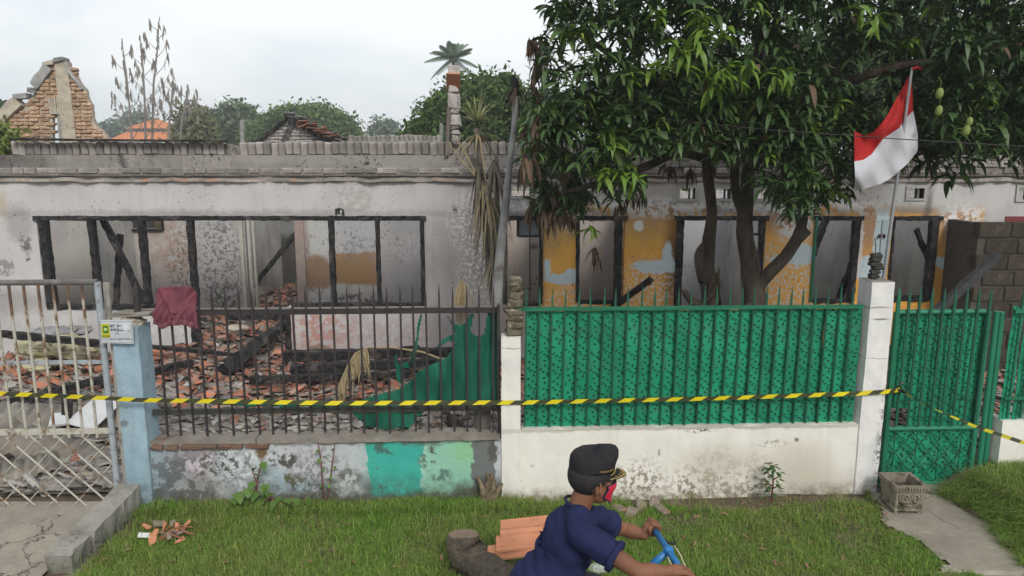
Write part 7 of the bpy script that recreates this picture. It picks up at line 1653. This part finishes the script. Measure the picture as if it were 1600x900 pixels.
# hands closed on the grips
barA, barB = P(1066, 912, 2.93), P(1004, 815, 3.60); bdir = (barB - barA).normalized()
for (hc, wr, sg) in ((handR, wrR, 1), (handL, wrL, -1)):
    tproj = (hc - barA).dot(bdir); bc = barA + bdir * tproj; f_ = (Vector((1, 0, 0)) - bdir * bdir.x).normalized(); u_ = f_.cross(bdir).normalized(); u_ = u_ if u_.z > 0 else -u_
    def hq(a, r, o): return bc + bdir * o + (f_ * math.cos(a) + u_ * math.sin(a)) * r
    knk = hq(R(100), .034, 0)
    cap_(mb, wr, wr.lerp(knk, .55), .026, .030); 
    for o in (-.027, -.009, .009, .027): cap_(mb, wr.lerp(knk, .35) + bdir * o * .6, hq(R(105), .036, o), .019, .0135, 10)
    for i_, o in enumerate((-.033, -.011, .011, .033)):
        rr_ = (.0098, .0105, .0105, .0092)[i_]; Lq = (1, 1.06, 1.02, .86)[i_]; a_ = [R(105), R(35), R(-30 * Lq), R(-100 * Lq)]
        for q_ in range(3): cap_(mb, hq(a_[q_], .034 - .004 * q_, o), hq(a_[q_ + 1], .030 - .003 * q_, o), rr_ * (1.08 - .08 * q_), rr_ * (1 - .09 * q_), 10)
    cap_(mb, wr.lerp(knk, .4) + bdir * sg * .022, hq(R(160), .033, sg * .048), .0145, .0115, 10); cap_(mb, hq(R(160), .033, sg * .048), hq(R(215), .032, sg * .036), .0115, .0098, 10); cap_(mb, hq(R(215), .032, sg * .036), hq(R(262), .031, sg * .022), .0098, .0085, 10)
body = remeshed(mb, 'body', M_skin, .0042, man, 3, .45)
# eyes
for sg in (-1, 1):
    mb = MB(); mb.ell(hp(.078, sg * .031, .012), (.012, .014, .0115), HM); e_ = mb.build('eye', surf('eye_white', (.6, .57, .53), (.55, .5, .46), 20, .3, 0) if sg < 0 else bpy.data.materials['eye_white'], man, True)
    mb = MB(); mb.ell(hp(.0885, sg * .031, .012), (.003, .006, .006), HM); mb.build('iris', M_char, e_, True)
    mb = MB(); mb.tube([hp(.092, sg * .014, .033), hp(.092, sg * .03, .038), hp(.08, sg * .05, .033)], [.003, .004, .002], 6); mb.build('eyebrow', surf('hair_black', (.012, .010, .010), (.03, .026, .025), 60, .7, .5, 150, .003) if sg < 0 else bpy.data.materials['hair_black'], man)
M_hair = bpy.data.materials['hair_black']
# hair: back and sides under the cap, cropped above the ear and down to the nape
mb = MB(); mb.ell(hp(-.018, 0, .022), (.101, .083, .095), HM, 36, 28)
ks = []
for f in mb.f:
    c = sum((Vector(mb.v[i]) for i in f), Vector()) / len(f); l_ = HM.transposed() @ (c - H0)
    side_ok = l_.z > .022 and l_.x < .05 or (l_.x < -.022 and l_.z > -.06 - .0) or (abs(l_.y) > .06 and l_.x < .034 and l_.z > -.004)
    if side_ok and l_.z > -.052 + .02 * l_.x * 10: ks.append(f)
mb.f = ks; mb.mi = [0] * len(ks); hr = mb.build('hair', M_hair, man, True); md_ = hr.modifiers.new('s', 'SOLIDIFY'); md_.thickness = .006
# cap: tall stiff front, soft sagging back, embroidered brim
M_capk = surf('black_cap_cloth', (.014, .014, .016), (.024, .023, .025), 12, .85, .6, 240, .002, spec=.2); M_gold = surf('gold_thread', (.42, .30, .09), (.30, .20, .06), 90, .5, .6, 200, .002, metal=.2)
n = 40; rings = [(.012, 1.0, 0), (.03, 1.02, 0), (.052, 1.035, 0), (.085, 1.02, .0), (.112, .97, .004), (.128, .84, .008), (.137, .6, .01), (.139, .3, .01), (.1395, .02, .01)]
vs = []
for (z_, k_, sh_) in rings:
    for j in range(n):
        th = 2 * math.pi * j / n; fx = math.cos(th); r1 = .104 * k_; r2 = .083 * k_
        front = max(0, fx) ** 3
        x = r1 * fx - .012 + sh_; y = r2 * math.sin(th); zz_ = z_ + .030 * front * min(1, max(0, (z_ - .03) / .09)) - .012 * max(0, -fx) * max(0, (z_ - .08) / .06) - .030 * max(0, -fx) * (z_ < .04)
        x += .012 * front * (z_ > .06) * (1 if k_ > .5 else .4)
        zz_ += .006 * noise.noise(Vector((x * 30, y * 30, z_ * 20))); x += .004 * noise.noise(Vector((x * 22, y * 22, z_ * 18 + 5)))
        vs.append(hp(x, y, zz_ * .75 + .043))
fs = [(i * n + j, i * n + (j + 1) % n, (i + 1) * n + (j + 1) % n, (i + 1) * n + j) for i in range(len(rings) - 1) for j in range(n)] + [tuple((len(rings) - 1) * n + j for j in range(n))]
mb = MB(); mb.add(vs, fs); cp = mb.build('cap', M_capk, man, True); md_ = cp.modifiers.new('s', 'SOLIDIFY'); md_.thickness = .003
def brim(r0, r1, z_, mat_, name, th=.0035, a0=-62, a1=62, lift=0):
    mb = MB(); m_ = 20; vs = []
    for i in range(m_ + 1):
        a = R(a0 + (a1 - a0) * i / m_)
        for r in (r0, r1):
            ext = .070 * math.cos(a * 90 / 64) ** .8 * r if abs(a) < R(64) else 0
            x = .099 * math.cos(a) - .008 + ext; y = .082 * math.sin(a) * (1 + .04 * r)
            vs.append(hp(x, y, z_ - .020 * r - .010 * abs(math.sin(a)) ** 2 * 1.5 + lift))
    k_ = len(vs); vs += [v - upv * th for v in vs]; fs = []
    for i in range(m_): a = 2 * i; fs += [(a, a + 1, a + 3, a + 2), (k_ + a, k_ + a + 2, k_ + a + 3, k_ + a + 1), (a + 1, k_ + a + 1, k_ + a + 3, a + 3), (a, a + 2, k_ + a + 2, k_ + a)]
    fs += [(0, k_, k_ + 1, 1), (2 * m_, 2 * m_ + 1, k_ + 2 * m_ + 1, k_ + 2 * m_)]
    mb.add(vs, fs); return mb.build(name, mat_, cp, True)
brim(0, 1, .055, M_capk, 'brim'); brim(.80, .95, .055, M_gold, 'gold_braid', .001, -58, 58, .0012); brim(.10, .20, .055, M_gold, 'gold_braid', .001, -50, 50, .0012)
for k in range(-4, 5):
    a = R(k * 11); ext = .070 * math.cos(a * 90 / 64) ** .8 * .68; c = hp(.099 * math.cos(a) - .008 + ext, .082 * math.sin(a) * 1.02, .055 - .0136 - .015 * math.sin(a) ** 2 + .003); mb = MB(); mb.ell(c, (.011, .005, .0012), HM @ Euler((0, 0, R(k * 14 + 35))).to_matrix(), 8, 5); mb.build('gold_leaf', M_gold, cp)
word = 'PANDEKAR.01'
for i, ch_ in enumerate(word):
    a = R(84 - i * 5.6); c = hp(.109 * math.cos(a) * 1.02 - .012, .0875 * math.sin(a) * 1.01, .067); nrm_ = (HM @ Vector((math.cos(a) / .110, math.sin(a) / .090, 0))).normalized()
    tx = Vector(upv).cross(nrm_).normalized(); Mx = Matrix((tx, upv, nrm_)).transposed()
    cu = bpy.data.curves.new('t', 'FONT'); cu.body = ch_; cu.size = .0125; cu.extrude = .0006; cu.offset = .0003; cu.align_x = 'CENTER'; cu.resolution_u = 2
    o_ = bpy.data.objects.new('t', cu); COL.objects.link(o_); me = bpy.data.meshes.new_from_object(o_.evaluated_get(bpy.context.evaluated_depsgraph_get())); bpy.data.objects.remove(o_); me.name = 'lettering'; me.materials.clear(); me.materials.append(M_gold)
    me.transform(Matrix.Translation(c + nrm_ * .002) @ Mx.to_4x4()); put('lettering', me, cp)
a = R(16); mb = MB(); c = hp(.109 * math.cos(a) - .008, .0875 * math.sin(a), .066); mb.ell(c, (.004, .012, .0045), HM @ Euler((R(-35), 0, R(20))).to_matrix()); mb.build('clasp', surf('pearl', (.7, .68, .6), (.6, .58, .5), 20, .3, 0), cp, True)
# mask
M_mask = surf('red_mask', (.60, .02, .055), (.50, .015, .045), 9, .75, .3, 200, .002); M_trim = surf('navy_trim', (.02, .022, .06), (.03, .03, .08), 20, .8, .2)
vs = []; nu, nv = 16, 10
for j in range(nv + 1):
    v = j / nv
    for i in range(nu + 1):
        u = i / nu * 2 - 1; a = u * R(72); zc = .004 - .122 * v + .010 * abs(u) * (1 - v) * -1 + .050 * abs(u) ** 1.5 * v
        rr_ = .066 + .006; x = -.004 + (.105 + .017 * math.exp(-((v - .22) / .26) ** 2) - .006 * v * v) * math.cos(a) ** .62 + .004 * math.sin(u * 5 + v * 7) * .4; y = (.071 - .010 * v * v) * math.sin(a) * 1.05
        vs.append(hp(x, y, zc))
fs = [(j * (nu + 1) + i, j * (nu + 1) + i + 1, (j + 1) * (nu + 1) + i + 1, (j + 1) * (nu + 1) + i) for j in range(nv) for i in range(nu)]
mb = MB(); mb.add(vs, fs); mk2 = mb.build('mask', M_mask, man, True); md_ = mk2.modifiers.new('s', 'SOLIDIFY'); md_.thickness = .003
def mv(i, j): return vs[j * (nu + 1) + i]
mb = MB(); loop_ = [mv(i, 0) for i in range(nu + 1)]; mb.tube(loop_, .0032, 6); mb.tube([mv(i, nv) for i in range(nu + 1)], .0032, 6); mb.tube([mv(0, j) for j in range(nv + 1)], .004, 6); mb.tube([mv(nu, j) for j in range(nv + 1)], .004, 6)
mb.build('mask_trim', M_trim, mk2, True)
for sg, i in ((-1, 0), (1, nu)): mb = MB(); mb.tube([mv(i, 0), hp(.01, sg * .080, .018), hp(-.016, sg * .082, .0), hp(-.012, sg * .079, -.03), mv(i, nv)], .0014, 5); mb.build('ear_loop', M_trim, mk2)
# shirt
M_shirt = NT('navy_shirt'); _c = M_shirt.mix(M_shirt.mapr(M_shirt.noise(5, 4), .35, .65), (.020, .025, .078), (.013, .017, .055)); M_shirt.bump(M_shirt.math('ADD', M_shirt.noise(260, 2), M_shirt.math('MULTIPLY', M_shirt.noise(7, 3, .5, vec=M_shirt.stretch(1, 1, .45)), 3)), .35, .008); M_shirt = M_shirt.fin(_c, .9, 0, .15)
mb = MB(); nk2 = neck + Vector((-.008, 0, -.012))
def ellchain(a, b_, ra, rb, k=7, M=None):
    for t in np.linspace(0, 1, k): mb.ell(Vector(a).lerp(Vector(b_), t), tuple(ra[q_] * (1 - t) + rb[q_] * t for q_ in range(3)), M, 20, 12)
ellchain(chest + Vector((-.01, 0, .0)), belly, (.130, .185, .115), (.138, .172, .115)); ellchain(belly, pelvis + Vector((-.01, 0, .02)), (.138, .172, .115), (.145, .17, .10), 4)
cap_(mb, nk2, shR, .062, .074); cap_(mb, nk2, shL, .062, .075); cap_(mb, nk2 + Vector((0, 0, -.01)), chest, .068, .12)
slR = shR.lerp(elR, .62); slL = shL.lerp(elL, .46)
for sh, e_, el in ((shR, slR, elR), (shL, slL, elL)):
    mb.tube([sh + Vector((-.02, 0, 0)), sh, sh.lerp(e_, .5), e_], [.06, .074, .073, .072], 18)
def sd_(co):
    b_ = noise.noise(Vector((co.x * 9 + co.z * 6, co.y * 7, co.z * 9))) * .012 + .010 * math.sin((co.x * 1.4 + co.z) * 46 + 5 * noise.noise(co * 6)) * max(0, noise.noise(co * 4 + Vector((3, 0, 0))) + .25) - .010 * abs(noise.noise(Vector((co.x * 5 + co.z * 9, co.y * 6, co.z * 5 - co.x * 8)))) 
    dS = (co - shR).length; return b_ + .004 * math.sin(dS * 60) * math.exp(-((dS - .13) / .08) ** 2)
shirt = remeshed(mb, 'shirt', M_shirt, .007, man, 6, .6, sd_)
for sh, e_, el in ((shR, slR, elR), (shL, slL, elL)):
    d = (el - sh).normalized(); mb = MB(); mb.tube([e_ - d * .020, e_ + d * .004, e_ + d * .005], [.0745, .0745, .066], 20); mb.build('sleeve_hem', M_shirt, shirt, True)
# collar ring
nd = (hp(-.030, 0, -.04) - nk2).normalized(); cc0 = nk2.lerp(hp(-.030, 0, -.04), .30); a1 = nd.cross(Vector((0, 1, 0))).normalized(); a2 = nd.cross(a1)
mb = MB(); mb.tube([cc0 + a1 * .070 * math.cos(t) + a2 * .070 * math.sin(t) for t in np.linspace(0, 2 * math.pi, 25)], .007, 8, cap=False); mb.build('collar', M_shirt, shirt, True)
# trousers and shoes (below the frame edge, but there)
M_tr = surf('dark_trousers', (.03, .03, .035), (.045, .045, .05), 9, .9, .4, 120, .003); mb = MB()
ellchain(pelvis + Vector((0, 0, -.02)), pelvis + Vector((.02, 0, -.06)), (.135, .165, .10), (.12, .16, .08), 3)
for hpj, kn, an in ((hipR, knR, anR), (hipL, knL, anL)): cap_(mb, hpj, kn, .098, .072); cap_(mb, kn, an, .07, .052)
remeshed(mb, 'trousers', M_tr, .010, man, 4, .5)
M_shoe = surf('black_sandal', (.02, .02, .02), (.04, .035, .03), 9, .6, .3)
for an in (anR, anL): mb = MB(); mb.ell(an + Vector((.075, 0, -.07)), (.135, .048, .035), None, 18, 10); mb.build('shoe', M_shoe, man, True)

# bicycle
bk = thing('bicycle', 'bright blue bicycle with cream brake cables, ridden along the road', 'bicycle', (.45, 3.25, -.02))
M_bb = surf('bike_blue', (.015, .17, .42), (.012, .14, .36), 9, .35, .1, spec=.5); M_rub_ = surf('rubber', (.02, .02, .02), (.035, .035, .035), 20, .8, .3); M_chrome = surf('worn_steel', (.45, .45, .45), (.3, .3, .3), 30, .3, .1, metal=.8); M_cream = surf('cream_cable', (.55, .50, .34), (.48, .43, .3), 20, .6, 0)
def tb(name, pts, r, m_, n=12): mb = MB(); mb.tube(pts, r, n); return mb.build(name, m_, bk, True)
stemp = P(1035, 868, 3.25); mid_ = barA + bdir * ((stemp - barA).dot(bdir))
tb('handlebar', [barA, mid_, barB], .0155, M_bb, 14)
for (c_, s_) in ((handR, 1), (handL, 1)):
    tt = (c_ - barA).dot(bdir); tb('grip', [barA + bdir * (tt - .06), barA + bdir * (tt + .055)], .0185, M_rub_, 14)
head_t = Vector((.655, 3.25, .93)); head_b = Vector((.71, 3.25, .74)); bb = Vector((.38, 3.25, .30)); seat_t = Vector((.20, 3.25, .72)); rear = Vector((-.05, 3.25, .31)); front = Vector((.86, 3.25, .31)); sadd = Vector((.13, 3.25, .84))
tb('stem', [mid_, P(1010, 880, 3.25), head_t + Vector((-.01, 0, .03)), head_t], [.016, .019, .019, .018], M_bb)
mb = MB(); mb.ell(mid_, (.026, .026, .026)); mb.build('clamp', M_bb, bk, True)
tb('head_tube', [head_t + Vector((-.004, 0, .015)), head_b], .021, M_bb); tb('top_tube', [head_t + (head_b - head_t) * .25, seat_t], .015, M_bb); tb('down_tube', [head_b, bb], .018, M_bb); tb('seat_tube', [sadd - Vector((0, 0, .02)), bb], .015, M_bb)
for y_ in (-.045, .045):
    tb('chainstay', [bb, rear + Vector((0, y_, 0))], .009, M_bb); tb('seatstay', [seat_t, rear + Vector((0, y_, 0))], .008, M_bb); tb('fork_blade', [head_b, head_b + Vector((.01, y_, -.05)), front + Vector((0, y_, 0))], .011, M_bb)
for c_ in (rear, front):
    mb = MB(); mb.tube([c_ + Vector((.315 * math.cos(t), 0, .315 * math.sin(t))) for t in np.linspace(0, 2 * math.pi, 41)], .021, 10, cap=False); wh = mb.build('wheel', M_rub_, bk, True)
    mb = MB(); mb.tube([c_ + Vector((.292 * math.cos(t), 0, .292 * math.sin(t))) for t in np.linspace(0, 2 * math.pi, 41)], .010, 8, cap=False); mb.build('rim', M_chrome, wh, True)
    mb = MB(); mb.tube([c_ - Vector((0, .045, 0)), c_ + Vector((0, .045, 0))], .016, 10); mb.build('hub', M_chrome, wh)
    for k in range(24): t = 2 * math.pi * k / 24; mb = MB(); mb.tube([c_ + Vector((.014 * math.cos(t + .8), (.02 if k % 2 else -.02), .014 * math.sin(t + .8))), c_ + Vector((.29 * math.cos(t), 0, .29 * math.sin(t)))], .0012, 4); mb.build('spoke', M_chrome, wh)
mb = MB(); mb.ell(sadd, (.13, .075, .028), None, 18, 10); mb.build('saddle', M_rub_, bk, True)
tb('crank', [bb + Vector((0, -.05, 0)), bb + Vector((.07, -.06, -.15))], .009, M_chrome); tb('crank', [bb + Vector((0, .05, 0)), bb + Vector((-.0, .06, .0)), bb + Vector((-.02, .07, .06))], .009, M_chrome)
for an, y_ in ((anR, 0), (anL, 0)): mb = MB(); mb.cbox(an + Vector((.07, y_, -.115)), (.09, .08, .02), .004); mb.build('pedal', M_rub_, bk)
def uv_(px, py, Y): return P(px, py, Y)
tb('brake_cable', [uv_(1018, 836, 3.49), uv_(1024, 848, 3.44), uv_(1031, 868, 3.36), uv_(1039, 884, 3.28), head_t + Vector((.02, .0, -.05))], .0035, M_cream, 6)
tb('brake_cable', [uv_(1043, 852, 3.50), uv_(1053, 868, 3.46), uv_(1060, 885, 3.40), uv_(1062, 905, 3.33), head_b + Vector((.03, 0, 0))], .0035, M_cream, 6)
tb('brake_lever', [barA + bdir * ((handL - barA).dot(bdir) - .075), uv_(1030, 846, 3.50), uv_(1044, 851, 3.53), uv_(1042, 838, 3.58)], [.010, .009, .006, .005], M_rub_, 8)
tb('brake_lever', [barA + bdir * ((handR - barA).dot(bdir) + .075), uv_(1058, 890, 3.06), uv_(1072, 900, 3.0), uv_(1080, 912, 2.92)], [.010, .009, .006, .005], M_rub_, 8)

man.location.x += .034; bk.location.x += .034
# ------------------------------------------------------------------ thin haze
hm = bpy.data.materials.new('haze_air'); hm.use_nodes = True; t_ = hm.node_tree; t_.nodes.clear(); oo = t_.nodes.new('ShaderNodeOutputMaterial'); pv = t_.nodes.new('ShaderNodeVolumePrincipled')
pv.inputs['Color'].default_value = (.93, .95, .97, 1); pv.inputs['Density'].default_value = .0022; pv.inputs['Anisotropy'].default_value = .2; t_.links.new(pv.outputs[0], oo.inputs['Volume'])
mb = MB(); mb.bbox((-160, -40, -1.1), (160, 200, 16)); tag(mb.build('haze', hm), 'thin pale haze in the air over the whole scene', 'haze', kind='stuff')
sc.cycles.volume_bounces = 0
